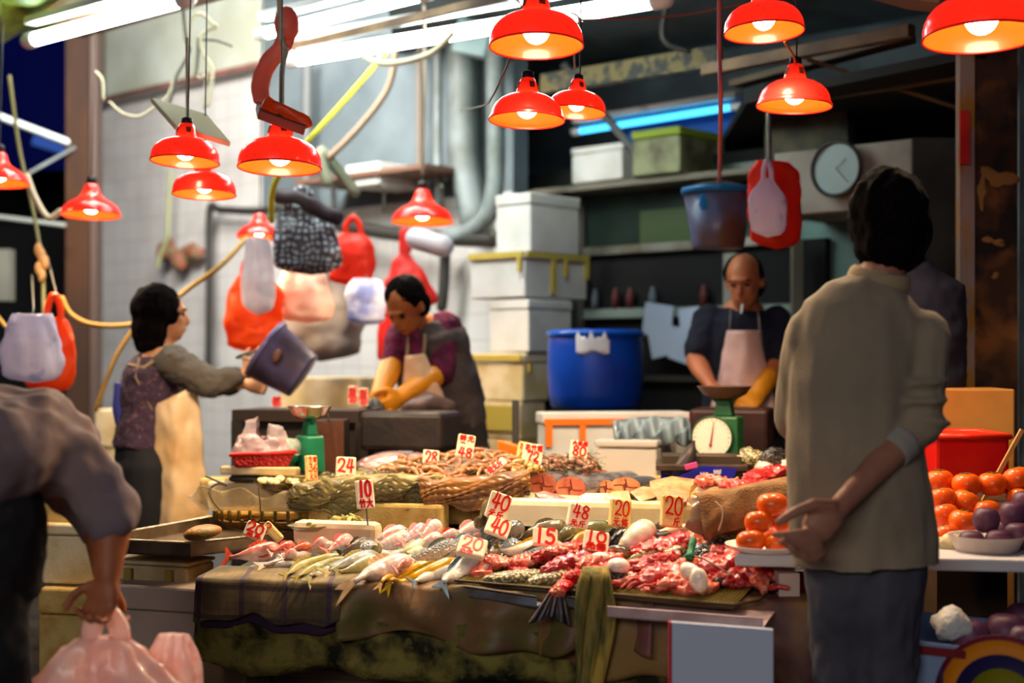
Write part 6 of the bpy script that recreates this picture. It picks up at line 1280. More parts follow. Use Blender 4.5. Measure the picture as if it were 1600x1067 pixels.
k = M()
for i in range(44):
    a = 2*PI*i/44; pts = []
    for j in range(6):
        q = j/5; rr0 = R_*(.98-.55*q**1.6); a2 = a+q*.5*(1 if i % 2 else -1); pts.append(Vector((cx+rr0*math.cos(a2), cy+rr0*.55*math.sin(a2), zr2-(zr2-zb)*q**.8)))
    k.tube(pts, .0055, .0018, seg=5)
for j in range(1, 5):
    q = j/5; rr0 = R_*(.98-.55*q**1.6); k.tube([Vector((cx+rr0*math.cos(2*PI*i/40), cy+rr0*.55*math.sin(2*PI*i/40), zr2-(zr2-zb)*q**.8)) for i in range(40)], .004, seg=5, closed=True)
done(k, 'woven_body', plain('dark_bamboo', 120, 80, 26, rough=.5), parent=t)
done(M().lathe([(0, 0), (R_*.9, .0)], Vector((cx, cy, zr2+.004)), seg=40, fn=FL2), 'lining', plain('basket_lining', 60, 44, 20), parent=t)
m_clear = mat('clear_sheet', srgb(210, 190, 140), rough=.15, alpha=.42, bump=.4, bscale=12, coat=.6, c2=srgb(240, 228, 200), nscale=7)
def sheet(u, v):
    x = 305+u*225; y0 = 798; top = 768-6*math.sin(u*9)-(0 if .1 < u < .9 else 0)+(8 if u < .06 else 0)-5*math.sin(u*23)
    flare = (u-.5)*24*v; xx = x*(1-.0)+flare+(12*(1-v) if u < .1 else 0)-(14*(1-v) if u > .9 else 0)
    return P(xx, y0+(top-y0)*v, 4.76-.05*math.sin(u*PI)-.03*v+.02*math.sin(u*30)*v)
done(M().grid(sheet, 60, 8), 'plastic_sheet', m_clear, solid=.0015, label='crinkled clear plastic sheet standing round the bamboo basket', cat='plastic sheet')
cord('string', [P(326, 768, 4.66), P(334, 785, 4.66), P(345, 798, 4.68)], .0025, plain('dark_string', 110, 84, 44), 'dark string over the left of the clear plastic sheet', 'string')
cord('string', [P(404, 762, 4.66), P(406, 782, 4.66), P(407, 800, 4.68)], .0025, plain('dark_string', 0, 0, 0), 'dark string down the middle of the clear plastic sheet', 'string')
# bowl of clams
Y = 4.9; t = thing('steel_bowl', 'shallow steel bowl of pale shellfish behind the bamboo basket', 'bowl', P(444, 776, Y)); r = S(48, Y)
c = P(444, 752, Y+.1)
done(M().lathe([(0, -.045), (r*.5, -.043), (r*.85, -.02), (r, 0), (r*1.03, .001), (r*.98, -.001), (r*.82, -.016), (r*.4, -.03), (0, -.03)], c, seg=48), 'bowl_body', plain('steel_bowl_m', 200, 190, 160, rough=.15, metal=.9), parent=t)
sh = None; rr = random.Random(3)
for i in range(26):
    a = rr.random()*6.28; q = rr.random()**.5*r*.8; h = .012*(1-q/r)+rr.uniform(.0, .01)-.004
    mt = Matrix.Translation(c+Vector((q*math.cos(a), q*math.sin(a), h)))@Euler((rr.uniform(-.5, .5), rr.uniform(-.5, .5), rr.uniform(0, 6))).to_matrix().to_4x4()
    if sh is None:
        sh = done(M().ell((0, 0, 0), (.020, .015, .008), seg=12), 'shellfish', mat('cream_shellfish', srgb(240, 220, 168), rough=.3, c2=srgb(190, 170, 110), nscale=30, coat=.3), local=True, label='pale cream shellfish heaped in the steel bowl', cat='shellfish', group='shellfish in the steel bowl')
        sh.matrix_world = mt
    else:
        d = sh.copy(); C.objects.link(d); d.matrix_world = mt
# leaf bits in the bowl and dishes of greens
def dish(px, py, rpx, Y, label, gm, n=14, seed=0, dm=None):
    t = thing('dish', label, 'dish', P(px, py+6, Y)); r = S(rpx, Y); c = P(px, py, Y)
    done(M().lathe([(0, -.02), (r*.6, -.018), (r*.95, -.004), (r, 0), (r*.92, -.003), (r*.5, -.013), (0, -.014)], c, seg=36), 'dish_body', dm or plain('pewter_dish', 150, 140, 116, rough=.25, metal=.5), parent=t)
    k = M(); rr = random.Random(seed)
    for i in range(n):
        a = rr.random()*6.28; q = rr.random()**.5*r*.65
        k.ell(c+Vector((q*math.cos(a), q*math.sin(a), .0+rr.uniform(-.004, .008))), (rr.uniform(.008, .02), rr.uniform(.005, .01), .004), rot=(rr.random(), rr.random(), rr.random()*6), seg=8, jit=.4)
    done(k, 'chopped_greens', gm, parent=t)
m_greens = plain('chopped_greens', 130, 124, 40, rough=.4, c2=srgb(190, 176, 100), nscale=40)
dish(483, 820, 34, 4.5, 'pewter dish with pale greens on the white board, left one', m_greens, 12, 1)
dish(545, 812, 34, 4.55, 'pewter dish with chopped greens on the white board, right one', m_greens, 30, 2)
foamblock(455, 588, 600, 818, 856, 4.42, plain('cream_board2', 238, 214, 180, rough=.45, c2=srgb(216, 190, 150), nscale=6), 'smooth white board under the two pewter dishes', name='cutting_board', cat='board', bevel=.02)
# red basket wrapped with plastic on a foam lid
Y = 5.0; t = thing('red_basket', 'red plastic basket under a clear bag on the foam lid', 'basket', P(412, 731, Y))
f = lambda x, y, d=0: P(x, y, Y+d)
lo = [f(367, 731), f(450, 731), f(445, 731, .25), f(370, 731, .25)]; hi = [f(360, 711), f(462, 706), f(455, 706, .3), f(362, 711, .3)]
done(M().hexa(lo, hi), 'basket_body', mat('red_basket_plastic', srgb(150, 18, 12), rough=.4, bump=.7, bscale=90, voro=True), parent=t, smooth=False, bevel=.01)
done(M().tube([hi[0], hi[1], hi[2], hi[3]], .007, seg=6, closed=True), 'basket_rim', plain('red_rim', 200, 30, 20, rough=.35), parent=t)
m_bagc = mat('clear_bag', srgb(235, 215, 220), rough=.08, alpha=.26, bump=.6, bscale=10, coat=1.0, c2=srgb(255, 240, 240), nscale=9)
k = M()
def bagf(u, v):
    a = u*2*PI; W_ = S(58, Y)*(1-.52*v**1.5)*(1+.10*math.sin(3*a+v*3))
    x = P(408, 0, Y).x+W_*math.cos(a)-S(8, Y)*v; yy = Y+.12+W_*.55*math.sin(a)
    pk = .62*math.exp(-((a-2.6)/.9)**2)+.35*math.exp(-((a-5.9)/.6)**2)
    z = P(0, 716, Y).z+S(30, Y)*v*(1+pk*1.3)+.016*math.sin(4*a+v*4)*v+.016*noise.noise(Vector((math.cos(a)*3, math.sin(a)*3, v*5)))
    if v > .9: x = x+(P(402, 0, Y).x-x)*(v-.9)*6; yy = yy+(Y+.12-yy)*(v-.9)*6
    return Vector((x, yy, z))
k.grid(bagf, 60, 20); done(k, 'clear_bag', m_bagc, label='crumpled clear plastic bag bulging over the red basket', cat='bag', disp=(.014, 18))
foamblock(343, 462, 470, 731, 744, 4.96, m_foamc, 'cream foam lid carrying the red basket', name='foam_slab', cat='foam slab', bevel=.006)
foamblock(356, 402, 440, 745, 754, 5.0, plain('dark_crate2', 40, 40, 34), 'flat dark crate under the foam lid', name='crate', cat='crate')
foamblock(322, 470, 480, 756, 800, 4.98, m_foamc, 'cream foam box behind the clear plastic sheet', name='foam_box')
foamblock(310, 352, 372, 748, 790, 5.2, m_foamy, 'small yellowed foam box behind the apron of the woman')
cord('wire_loop', [P(322, 744, 4.9), P(340, 752, 4.9), P(356, 758, 4.9), P(340, 756, 4.9), P(328, 765, 4.9), P(332, 786, 4.9)], .004, m_cableg, 'grey wire loops by the apron at the left of the plastic sheet', 'wire')
# benches and blocks behind
m_block = plain('blackened_wood', 36, 22, 17, rough=.6, c2=srgb(20, 12, 10), nscale=6, bump=.5, bscale=20, coat=.2)
t = thing('chopping_block', 'big blackened chopping block where the bent man works', 'chopping block', P(640, 760, 5.6)); t.location = (t.location.x, t.location.y, 0); ROOT[t.name] = Matrix.Translation(t.location)
lo, hi = yawbox(560, 690, 722, 645, 706, 5.45, Vector((TE.x, TE.y, 0))); done(M().hexa(lo, hi), 'block', m_block, parent=t, smooth=False, bevel=.02)
for (x, yy) in ((597, 5.75), (700, 5.55), (612, 6.0), (716, 5.8)):
    p = P(x, 560, yy); done(M().box((p.x, p.y, lo[0].z/2), (.05, .05, lo[0].z)), 'leg', m_block, parent=t, smooth=False)
t = thing('work_bench', 'dark cluttered bench behind the left scale', 'bench', Vector((P(470, 560, 6.0).x, 6.0, 0)))
lo, hi = yawbox(362, 560, 600, 642, 660, 5.75, Vector((TE.x, TE.y, 0))); done(M().hexa(lo, hi), 'bench_top', plain('bench_dark', 50, 40, 34, rough=.4), parent=t, smooth=False)
done(M().hexa([Vector((v.x, v.y+.04, .25)) for v in lo], [Vector((v.x, v.y+.04, v.z-.01)) for v in lo]), 'bench_shade_panel', plain('bench_shade_panel', 40, 28, 24), parent=t, smooth=False)  # dark sheet added so the space under the bench looks shaded
for v in lo: done(M().box((v.x*.98, v.y+.02, v.z/2), (.05, .05, v.z)), 'leg', m_block, parent=t, smooth=False)
t = thing('mesh_crate', 'rusty wire mesh crate right of the left scale', 'crate', P(512, 738, 5.4)); k = M()
a, b = P(482, 660, 5.4), P(536, 655, 5.4); hgt = S(78, 5.4)
for i in range(22): p = a.lerp(b, i/21); k.box(p-Vector((0, 0, hgt/2)), (.0028, .0028, hgt))
for j in range(28): k.box((a+b)/2-Vector((0, 0, hgt*j/27)), ((b-a).length, .0028, .0028))
done(k, 'wire_mesh', plain('rust_wire', 104, 62, 44, rough=.5), parent=t, smooth=False)
done(M().box((a+b)/2+Vector((0, .12, -hgt/2)), ((b-a).length, .18, hgt)), 'inner_box', m_block, parent=t, smooth=False)
done(M().tube([P(494, 640, 5.36), P(497, 658, 5.36), P(514, 660, 5.36), P(511, 640, 5.36)], .004, seg=6), 'wire_handle', m_alu, parent=t)
t = thing('dark_work_table', 'dark red-brown work table of the man with the cigarette', 'table', Vector((P(1150, 560, 5.8).x, 5.8, 0)))
lo, hi = yawbox(1076, 1200, 1245, 640, 742, 5.6, Vector((TE.x, TE.y, 0))); done(M().hexa(lo, hi), 'table_block', plain('oxblood_wood', 56, 22, 18, rough=.5, c2=srgb(28, 14, 12), nscale=4, c3=srgb(110, 40, 34), n3=6, lo3=.6, hi3=.7), parent=t, smooth=False, bevel=.015)
for v in lo: done(M().box((v.x, v.y+.03, v.z/2), (.05, .05, v.z)), 'leg', m_block, parent=t, smooth=False)
foambox('foam_box', (840, 850, 1076, 645, 740, 5.75), m_foam, 'large foam box with orange tape under the blue drum', tapes=[(1, .5, 1, .80, .9, m_otape), (1, .03, .045, .45, .82, m_otape), (1, .26, .04, .5, .82, m_otape), (1, .53, .045, .5, .82, m_otape)], d=Vector((.15, -1, 0)).normalized())
foambox('foam_box', (931, 1026, 1064, 688, 752, 5.35), plain('grey_foam', 176, 170, 166, rough=.7), 'plain white foam box in front of the orange-taped one', d=Vector((TE.x, TE.y, 0)))
curtain('ice_bag', [(958, 662), (1010, 655), (1078, 656)], [(960, 692), (1020, 694), (1078, 692)], 5.45, mat('ice_plastic', srgb(150, 168, 180), rough=.2, transl=.4, bump=.6, bscale=16, coat=.5), 'crumpled bluish plastic of ice beside the orange-taped box', cat='bag', folds=6, amp=.02)
post('black_post', 800, 811, 5.6, m_darkpipe, top=P(800, 625, 5.6).z, label='thin black post left of the orange-taped foam box', cat='post', depth=.04)
bar('orange_strip', P(782, 695, 5.5), P(812, 704, 5.4), .03, .035, m_otape, 'short orange strip beside the thin black post', 'strip')
# shelf of foam boxes in the shade behind the workers (left)
foambox('foam_box', (440, 560, 610, 590, 938, 7.3), m_foamc, 'cream foam box with a dark top edge behind the raised bucket', d=Vector((TE.x, TE.y, 0)))
foambox('foam_box', (150, 215, 300, 640, 944, 7.2), m_foamc, 'pale box against the tiled wall behind the woman', d=Vector((TE.x, TE.y, 0)))
# ------------------------------------------------ left front: tray, boxes
t = thing('steel_tray_table', 'long steel tray on the foam boxes at the lower left', 'tray', P(300, 870, 4.3))
a, b = P(150, 862, 4.35), P(466, 848, 4.28); top1 = P(150, 842, 4.35).z
q = [P(145, 873, 4.4), P(298, 868, 3.98), P(466, 858, 4.30), P(330, 850, 5.0)]
a, b, c_, d = P(140, 862, 4.55), P(298, 870, 4.45), P(468, 850, 4.76), P(330, 845, 5.2)
zt = S(24, 4.1); z0_ = b.z
fl = lambda v, z: Vector((v.x, v.y, z))
k = M().hexa([fl(v, z0_) for v in (a, b, c_, d)], [fl(v, z0_+.006) for v in (a, b, c_, d)])
for p_, q_ in ((a, b), (b, c_), (c_, d), (d, a)):
    e = (q_-p_).normalized(); n_ = Vector((-e.y, e.x, 0))*.006
    k.hexa([fl(p_, z0_), fl(q_, z0_), fl(q_, z0_)+n_, fl(p_, z0_)+n_], [fl(p_, z0_+zt), fl(q_, z0_+zt), fl(q_, z0_+zt)+n_, fl(p_, z0_+zt)+n_])
done(k, 'tray_body', plain('dull_steel', 124, 104, 82, rough=.35, metal=.4, c2=srgb(84, 66, 50), nscale=8), parent=t, smooth=False)
done(M().tube([fl(v, z0_+zt) for v in (a, b, c_, d)], .004, seg=6, closed=True), 'rolled_rim', plain('bright_rim', 190, 170, 140, rough=.25, metal=.7), parent=t)
done(M().ell(P(318, 832, 4.45), (S(32, 4.4), .06, S(12, 4.4)), rot=(0, -.15, 0), jit=.2), 'shellfish_lump', plain('tan_shellfish', 186, 120, 50, rough=.4, c2=srgb(110, 96, 40), nscale=9, bump=.5), label='tan and olive shellfish lump in the left steel tray', cat='shellfish')
foambox('foam_box', (166, 292, 335, 880, 918, 4.55), m_foamc, 'cream foam box with tape under the steel tray', tapes=[(0, .3, .09, .2, .7, m_tape), (0, .8, .08, .2, .7, m_tape)], d=Vector((.95, -.3, 0)).normalized())
foambox('storage_box', (146, 318, 400, 920, 1120, 4.42), plain('taupe_box', 206, 184, 166, rough=.6, c2=srgb(180, 156, 138), nscale=3, c3=srgb(120, 84, 30), n3=5, lo3=.72, hi3=.76), 'large taupe box at the lower left under the steel tray', d=Vector((.95, -.3, 0)).normalized())
foambox('foam_box', (60, 150, 172, 820, 914, 4.9), m_foamc, 'cream cooler box behind the bending man\'s arm', d=Vector((.97, -.2, 0)).normalized())
foambox('foam_box', (60, 158, 180, 922, 1130, 4.85), m_foamy, 'yellowish cooler box below the cream cooler box', d=Vector((.97, -.2, 0)).normalized())
foambox('foam_box', (60, 142, 178, 768, 818, 4.95), m_foamy, 'stained box stacked behind the bending man', d=Vector((.97, -.2, 0)).normalized())
foambox('storage_box', (330, 470, 560, 990, 1012, 4.5), plain('pinkish_lid', 150, 126, 112), 'pinkish lid low in the shade under the table', d=Vector((TE.x, TE.y, 0)))
# pink plastic bags held low
m_pbag = mat('pink_clear_bag', srgb(250, 206, 198), rough=.2, transl=.5, bump=.9, bscale=16, c2=srgb(252, 232, 226), nscale=10, coat=.4, c3=srgb(226, 140, 130), n3=6)
bag(165, 962, 1120, 250, 3.25, m_pbag, 'big translucent pink bag held low by the bending man', top=.25, seed=21, folds=8, amp=.2, square=.3, depth=.5)
bag(262, 990, 1130, 90, 3.3, m_pbag, 'second translucent pink bag with pale fruit, right of the held one', top=.45, seed=22, folds=7, amp=.2, square=.6, depth=.6, handles=False, lean=.2)
# ------------------------------------------------ fruit stand at the right
t = thing('fruit_shelf', 'white shelf of the fruit stand passing behind the waiting man', 'shelf', P(1370, 892, 3.78))
m_shelf = plain('shelf_white', 200, 196, 200, rough=.5)
a, b = P(1145, 868, 3.78), P(1250, 878, 3.62); 
lo = [P(1147, 888, 3.74), P(1262, 897, 3.62), P(1640, 905, 3.62), P(1700, 905, 4.5), P(1210, 880, 4.2)]
zz = [P(1200, 869, 3.7).z]; zt_ = P(1200, 872, 3.70).z; th_ = S(20, 3.7)
k = M().hexa([Vector((P(1145, 0, 3.8).x, 3.78, zt_-th_)), Vector((P(1640, 0, 3.6).x, 3.66, zt_-th_)), Vector((P(1640, 0, 3.6).x+.3, 4.55, zt_-th_)), Vector((P(1145, 0, 3.8).x+.12, 4.0, zt_-th_))],
             [Vector((P(1145, 0, 3.8).x, 3.78, zt_)), Vector((P(1640, 0, 3.6).x, 3.66, zt_)), Vector((P(1640, 0, 3.6).x+.3, 4.55, zt_)), Vector((P(1145, 0, 3.8).x+.12, 4.0, zt_))])
done(k, 'shelf_board', m_shelf, parent=t, smooth=False, bevel=.006)
for x, yy in ((1400, 3.9), (1640, 3.9), (1640, 4.4)):
    p = P(x, 560, yy); done(M().box((p.x, p.y, (zt_-th_)/2), (.05, .05, zt_-th_)), 'leg', m_dark, parent=t, smooth=False)
ZS = zt_
done(M().box((P(1230, 0, 3.82).x, 3.84, P(0, 918, 3.8).z), (S(32, 3.8), .1, S(46, 3.8))), 'pale_box', plain('pinkish_white_box', 205, 180, 172), smooth=False, label='pale box hanging below the fruit shelf end', cat='box')
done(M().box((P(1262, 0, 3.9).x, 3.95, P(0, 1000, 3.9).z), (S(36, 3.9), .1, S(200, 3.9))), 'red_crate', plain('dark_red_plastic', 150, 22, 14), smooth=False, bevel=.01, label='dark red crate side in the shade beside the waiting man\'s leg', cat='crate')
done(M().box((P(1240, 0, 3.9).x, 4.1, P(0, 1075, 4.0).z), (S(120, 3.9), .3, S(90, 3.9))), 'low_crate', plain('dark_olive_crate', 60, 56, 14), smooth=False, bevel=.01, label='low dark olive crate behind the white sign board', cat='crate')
# persimmons on a white plate
Y = 3.84; t = thing('white_plate', 'white plate of persimmons on the left end of the fruit shelf', 'plate', Vector((P(1200, 0, Y).x, Y, ZS)))
r = S(67, Y)
done(M().lathe([(0, 0), (r*.72, 0), (r*.82, .004), (r*.98, .016), (r, .020), (r*.96, .018), (r*.8, .007), (0, .003)], seg=48), 'plate_body', plain('plate_white', 242, 230, 222, rough=.2), parent=t, local=True)
m_pers = mat('persimmon_skin', srgb(238, 108, 16), rough=.3, c2=srgb(224, 84, 10), nscale=9, coat=.25, sss=.0)
m_plum = mat('plum_skin', srgb(72, 36, 62), rough=.45, c2=srgb(104, 60, 84), nscale=7, bump=.02)
def fruit(name, c, rw, rh, m, label, rot=0, cat='fruit', group=None, sq=.0, calyx=True):
    t = thing(name, label, cat, c, group=group, rot=(rot*.6, rot, rot*2))
    def fn(q, a): f = 1+sq*.5*(math.cos(4*a))*.25; return Vector((q.x*f, q.y*f, q.z))
    pr = [(max(.0, rw*(math.cos(b)**.78)), rh*math.sin(b)*(1-.10*math.exp(-((b-PI/2)/.5)**2))) for b in [-PI/2+PI*i/14 for i in range(15)]]
    done(M().lathe(pr, seg=24, fn=fn), 'fruit_body', m, parent=t, local=True)
    if calyx:
        k = M()
        for i in range(4): k.ell((rw*.25*math.cos(i*PI/2), rw*.25*math.sin(i*PI/2), rh*.93), (rw*.2, rw*.12, rh*.05), rot=(0, 0, i*PI/2), seg=8)
        done(k, 'calyx', plain('calyx', 80, 90, 40, rough=.6), parent=t, local=True)
    return t
for (x, y, a, b_, dy, lb) in [(1207, 788, 25, 19.5, .0, 'top persimmon of the pile on the white plate'), (1185, 816, 22, 19.5, -.02, 'left persimmon in the middle of the plate pile'), (1222, 818, 17, 15, .0, 'smaller persimmon behind the fingertips'),
                               (1173, 845, 23, 18, -.05, 'left bottom persimmon on the white plate'), (1214, 849, 20, 16, -.06, 'right bottom persimmon on the white plate'), (1240, 800, 15, 15, .12, 'persimmon at the back of the plate pile'), (1205, 838, 20, 18, .10, 'persimmon deep behind the bottom pair')]:
    p = P(x, y, Y+dy); fruit('persimmon', p, S(a, Y), S(b_, Y), m_pers, lb, rot=.15*((x % 3)-1), group='persimmons on the white plate', calyx=(y < 800 and x > 1230))
rr = random.Random(8)
rows = [(1478, 838, 4.0), (1512, 842, 4.05), (1476, 806, 4.1), (1505, 815, 4.05), (1540, 838, 4.1), (1472, 780, 4.15), (1508, 785, 4.15), (1540, 800, 4.12), (1575, 810, 4.15), (1468, 752, 4.25), (1510, 757, 4.2), (1550, 756, 4.2), (1590, 748, 4.2), (1596, 780, 4.18), (1480, 862, 3.95)]
for i, (x, y, yy) in enumerate(rows):
    fruit('persimmon', P(x, y, yy), S(23, yy), S(19, yy), m_pers, 'blurred persimmon in the pile right of the waiting man', rot=rr.uniform(-.4, .4), group='persimmons piled right of the waiting man')
t = thing('white_bowl', 'pale bowl of plums on the right of the fruit shelf', 'bowl', Vector((P(1545, 0, 3.82).x, 3.84, ZS))); r = S(58, 3.8)
done(M().lathe([(0, 0), (r*.8, 0), (r*.86, .01), (r, .042), (r*1.03, .044), (r*.97, .042), (r*.8, .012), (0, .008)], seg=48), 'bowl_body', plain('bowl_pale', 190, 176, 170, rough=.3), parent=t, local=True)
for i, (x, y, yy, lb) in enumerate([(1518, 848, 3.82, 'front left plum in the pale bowl'), (1560, 846, 3.80, 'front middle plum in the pale bowl'), (1541, 812, 3.84, 'top plum of the pale bowl pile'), (1582, 803, 3.9, 'dark plum right of the topmost one'), (1590, 836, 3.85, 'plum at the right rim of the pale bowl'), (1602, 786, 3.95, 'plum cut by the right frame edge'), (1572, 830, 3.92, 'reddish plum deep in the middle of the bowl pile')]):
    fruit('plum', P(x, y, yy), S(21, yy), S(21, yy), m_plum, lb, group='plums in the pale bowl', calyx=False)
done(M().ell(P(1483, 856, 3.9), (S(22, 3.9), .04, S(22, 3.9)), jit=.5, js=30), 'paper_wrap', plain('cream_crumple', 206, 190, 150, bump=.5, bscale=40), label='crumpled cream paper beside the bowl of plums', cat='paper', disp=(.008, 40))
Y = 4.5
lo, hi = yawbox(1462, 1578, 1600, 682, 780, 4.4, Vector((1, -.02, 0)).normalized())
t = thing('red_crate', 'bright red plastic crate behind the piled persimmons', 'crate', base_of(lo+hi))
done(M().hexa(lo, hi), 'crate_body', plain('bright_red_plastic', 206, 14, 8, rough=.35), parent=t, smooth=False, bevel=.012)
done(M().tube(hi, .010, seg=8, closed=True), 'crate_rim', plain('red_rim2', 236, 50, 24, rough=.3), parent=t)
lo, hi = yawbox(1440, 1586, 1640, 608, 1144, 4.8, Vector((1, -.08, 0)).normalized())
done(M().hexa(lo, hi), 'cardboard_box', plain('cardboard', 190, 130, 60, rough=.7, c2=srgb(170, 112, 44), nscale=4), smooth=False, bevel=.006, label='brown cardboard box behind the bright red crate', cat='box')
done(M().box(P(1565, 730, 4.3), (.012, .012, .26), rot=(0, .5, 0)), 'wooden_stick', plain('pale_stick', 190, 140, 80), smooth=False, label='pale wooden stick slanting over the bright red crate', cat='stick')
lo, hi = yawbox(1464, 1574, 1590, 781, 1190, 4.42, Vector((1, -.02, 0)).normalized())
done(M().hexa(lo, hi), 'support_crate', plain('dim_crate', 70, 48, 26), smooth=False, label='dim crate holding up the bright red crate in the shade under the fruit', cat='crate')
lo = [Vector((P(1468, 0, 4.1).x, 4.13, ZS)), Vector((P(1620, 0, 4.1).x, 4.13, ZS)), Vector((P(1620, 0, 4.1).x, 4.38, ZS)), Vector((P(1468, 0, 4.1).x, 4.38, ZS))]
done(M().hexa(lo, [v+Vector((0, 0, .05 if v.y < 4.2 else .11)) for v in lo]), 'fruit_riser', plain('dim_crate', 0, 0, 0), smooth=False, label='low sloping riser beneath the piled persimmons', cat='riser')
# carton of plums at the bottom right
lo, hi = yawbox(1380, 1428, 1700, 992, 1150, 3.45, Vector((.55, -.83, 0)).normalized())
Yc = 3.45; fa, fb = P(1432, 1002, 3.5), P(1700, 1030, 3.28)
t = thing('fruit_carton', 'pale blue printed carton of plums at the bottom right corner', 'carton', Vector((P(1560, 0, 3.4).x, 3.5, P(0, 1120, 3.4).z)))
lo = [Vector((fa.x, fa.y, .2)), Vector((fb.x, fb.y, .2)), Vector((fb.x+.15, fb.y+.4, .2)), Vector((fa.x+.12, fa.y+.42, .2))]; hi = [Vector((v.x, v.y, fa.z)) for v in lo]
e = (fb-fa); e.z = 0; e.normalize(); nn = Vector((e.y, -e.x, 0))
k = M(); 
for i in range(4):
    j = (i+1) % 4; c4 = (lo[0]+lo[2])/2; ins = lambda v: v+(Vector((c4.x, c4.y, v.z))-v)*.03
    k.hexa([lo[i], lo[j], ins(lo[j]), ins(lo[i])], [hi[i], hi[j], ins(hi[j]), ins(hi[i])])
k.hexa([v for v in lo], [v+Vector((0, 0, .20)) for v in lo])
done(k, 'carton_body', plain('pale_blue_carton', 132, 150, 184, rough=.5, c2=srgb(96, 120, 164), nscale=3), parent=t, smooth=False)
rot_ = Matrix((e, nn*-1, Vector((0, 0, 1)))).transposed()
fc = lambda px, py, o: (lambda Yq: P(px, py, Yq))((fa.y*e.x-fa.x*e.y)/(e.x-(px-800)/F*e.y))+nn*o
a, b = fc(1428, 1013, .004), fc(1510, 1022, .004)
done(M().hexa([a+Vector((0, 0, -.012)), b+Vector((0, 0, -.012)), b-nn*.004+Vector((0, 0, -.012)), a-nn*.004+Vector((0, 0, -.012))], [a+Vector((0, 0, .009)), b+Vector((0, 0, .009)), b-nn*.004+Vector((0, 0, .009)), a-nn*.004+Vector((0, 0, .009))]), 'red_band', plain('dark_red_print', 120, 14, 24), parent=t, smooth=False)
rt = nn.to_track_quat('Z', 'Y').to_matrix(); cc = fc(1568, 1100, .002)
for (r0, r1, m_, nm, o) in ((.165, .150, plain('maroon_print', 110, 14, 40), 'logo_ring', .001), (.152, .118, plain('orange_print', 220, 130, 10), 'logo_ring', .002), (.118, .0, plain('navy_print', 36, 30, 80), 'logo_field', .003), (.085, .0, plain('olive_print', 130, 124, 10), 'logo_field', .004)):
    done(M().lathe([(r1, o), (r0, o), (r0, o-.001)], cc, rt, seg=48), nm, m_, parent=t)
done(M().ell(fc(1472, 1060, .004), (.006, .003, .03), seg=10), 'printed_letter', plain('navy_print', 0, 0, 0), parent=t)
for i, (x, y, rr_, yy, lb) in enumerate([(1515, 995, 30, 3.62, 'plum in a net at the front of the printed carton'), (1572, 990, 34, 3.62, 'large plum in the middle of the printed carton'), (1600, 1000, 24, 3.5, 'pinkish plum at the right of the printed carton'), (1600, 970, 30, 3.75, 'plum at the back right of the printed carton')]):
    fruit('plum', P(x, y, yy), S(rr_, yy), S(rr_, yy), m_plum, lb, group='plums in the printed carton', calyx=False)
k = M(); cN = P(1488, 975, 3.62)
done(M().ell(cN, (S(30, 3.6), .06, S(24, 3.6)), jit=.5, js=24), 'foam_net', plain('white_net', 205, 200, 196, rough=.5, bump=.8, bscale=60), label='white foam netting bunched in the printed carton', cat='netting', disp=(.008, 40))
# white sign board in the foreground
Y = 3.42; vs = [P(1050, 1100, Y), P(1208, 1112, Y-.02), P(1208, 984, Y-.02), P(1050, 972, Y)]
k = M(); k.add(vs+[v+Vector((0, .018, 0)) for v in vs], [(0, 1, 2, 3), (7, 6, 5, 4), (0, 4, 5, 1), (1, 5, 6, 2), (2, 6, 7, 3), (3, 7, 4, 0)])
t = thing('sign_board', 'blank bluish white board with a pink edge below the mesh tray', 'board', base_of(vs))
done(k, 'board', plain('sign_white', 196, 206, 228, rough=.5), parent=t, smooth=False)
done(M().box((vs[0]+vs[3])/2+Vector((-.004, .009, 0)), (.006, .02, (vs[3]-vs[0]).length)), 'pink_edge', plain('crimson_edge', 190, 30, 60), parent=t, smooth=False)
done(M().box(((vs[0].x+vs[1].x)/2, Y+.06, vs[0].z/2), (.05, .03, vs[0].z)), 'stand', m_dark, parent=t, smooth=False)
# ================================================ PEOPLE
def skinmat(n, c, c2): return mat(n, srgb(*c), rough=.5, c2=srgb(*c2), nscale=6, sss=.08)
m_skinA = skinmat('skin_tan', (176, 124, 98), (160, 104, 84)); m_skinC = skinmat('skin_warm', (222, 160, 116), (206, 140, 100))
m_hair = mat('black_hair', srgb(9, 7, 7), rough=.85, spec=.06, bump=.9, bscale=60, stretch=(6, 6, 1), c2=srgb(24, 16, 14), nscale=40)
def limb(k, pts, rr, flat=1.0, seg=14, side=None): k.tube(pts, rr, [r*flat for r in rr], side=side, seg=seg)
def along(a, b, f): return Vector(a).lerp(Vector(b), f)
def arm(k, sh, el, wr, s=1.0, up=True, fore=True, g=0.0):
    if up: limb(k, [sh, along(sh, el, .35), along(sh, el, .7), el], [.052*s+g, .050*s+g, .043*s+g, .038*s+g])
    if fore: limb(k, [el, along(el, wr, .3), along(el, wr, .7), wr], [.040*s+g, .041*s+g, .031*s+g, .025*s+g])
def leg(k, hip, kn, an, s=1.0, g=0.0):
    limb(k, [hip, along(hip, kn, .4), kn, along(kn, an, .3), along(kn, an, .7), an], [.085*s+g, .078*s+g, .055*s+g, .056*s+g, .042*s+g, .034*s+g])
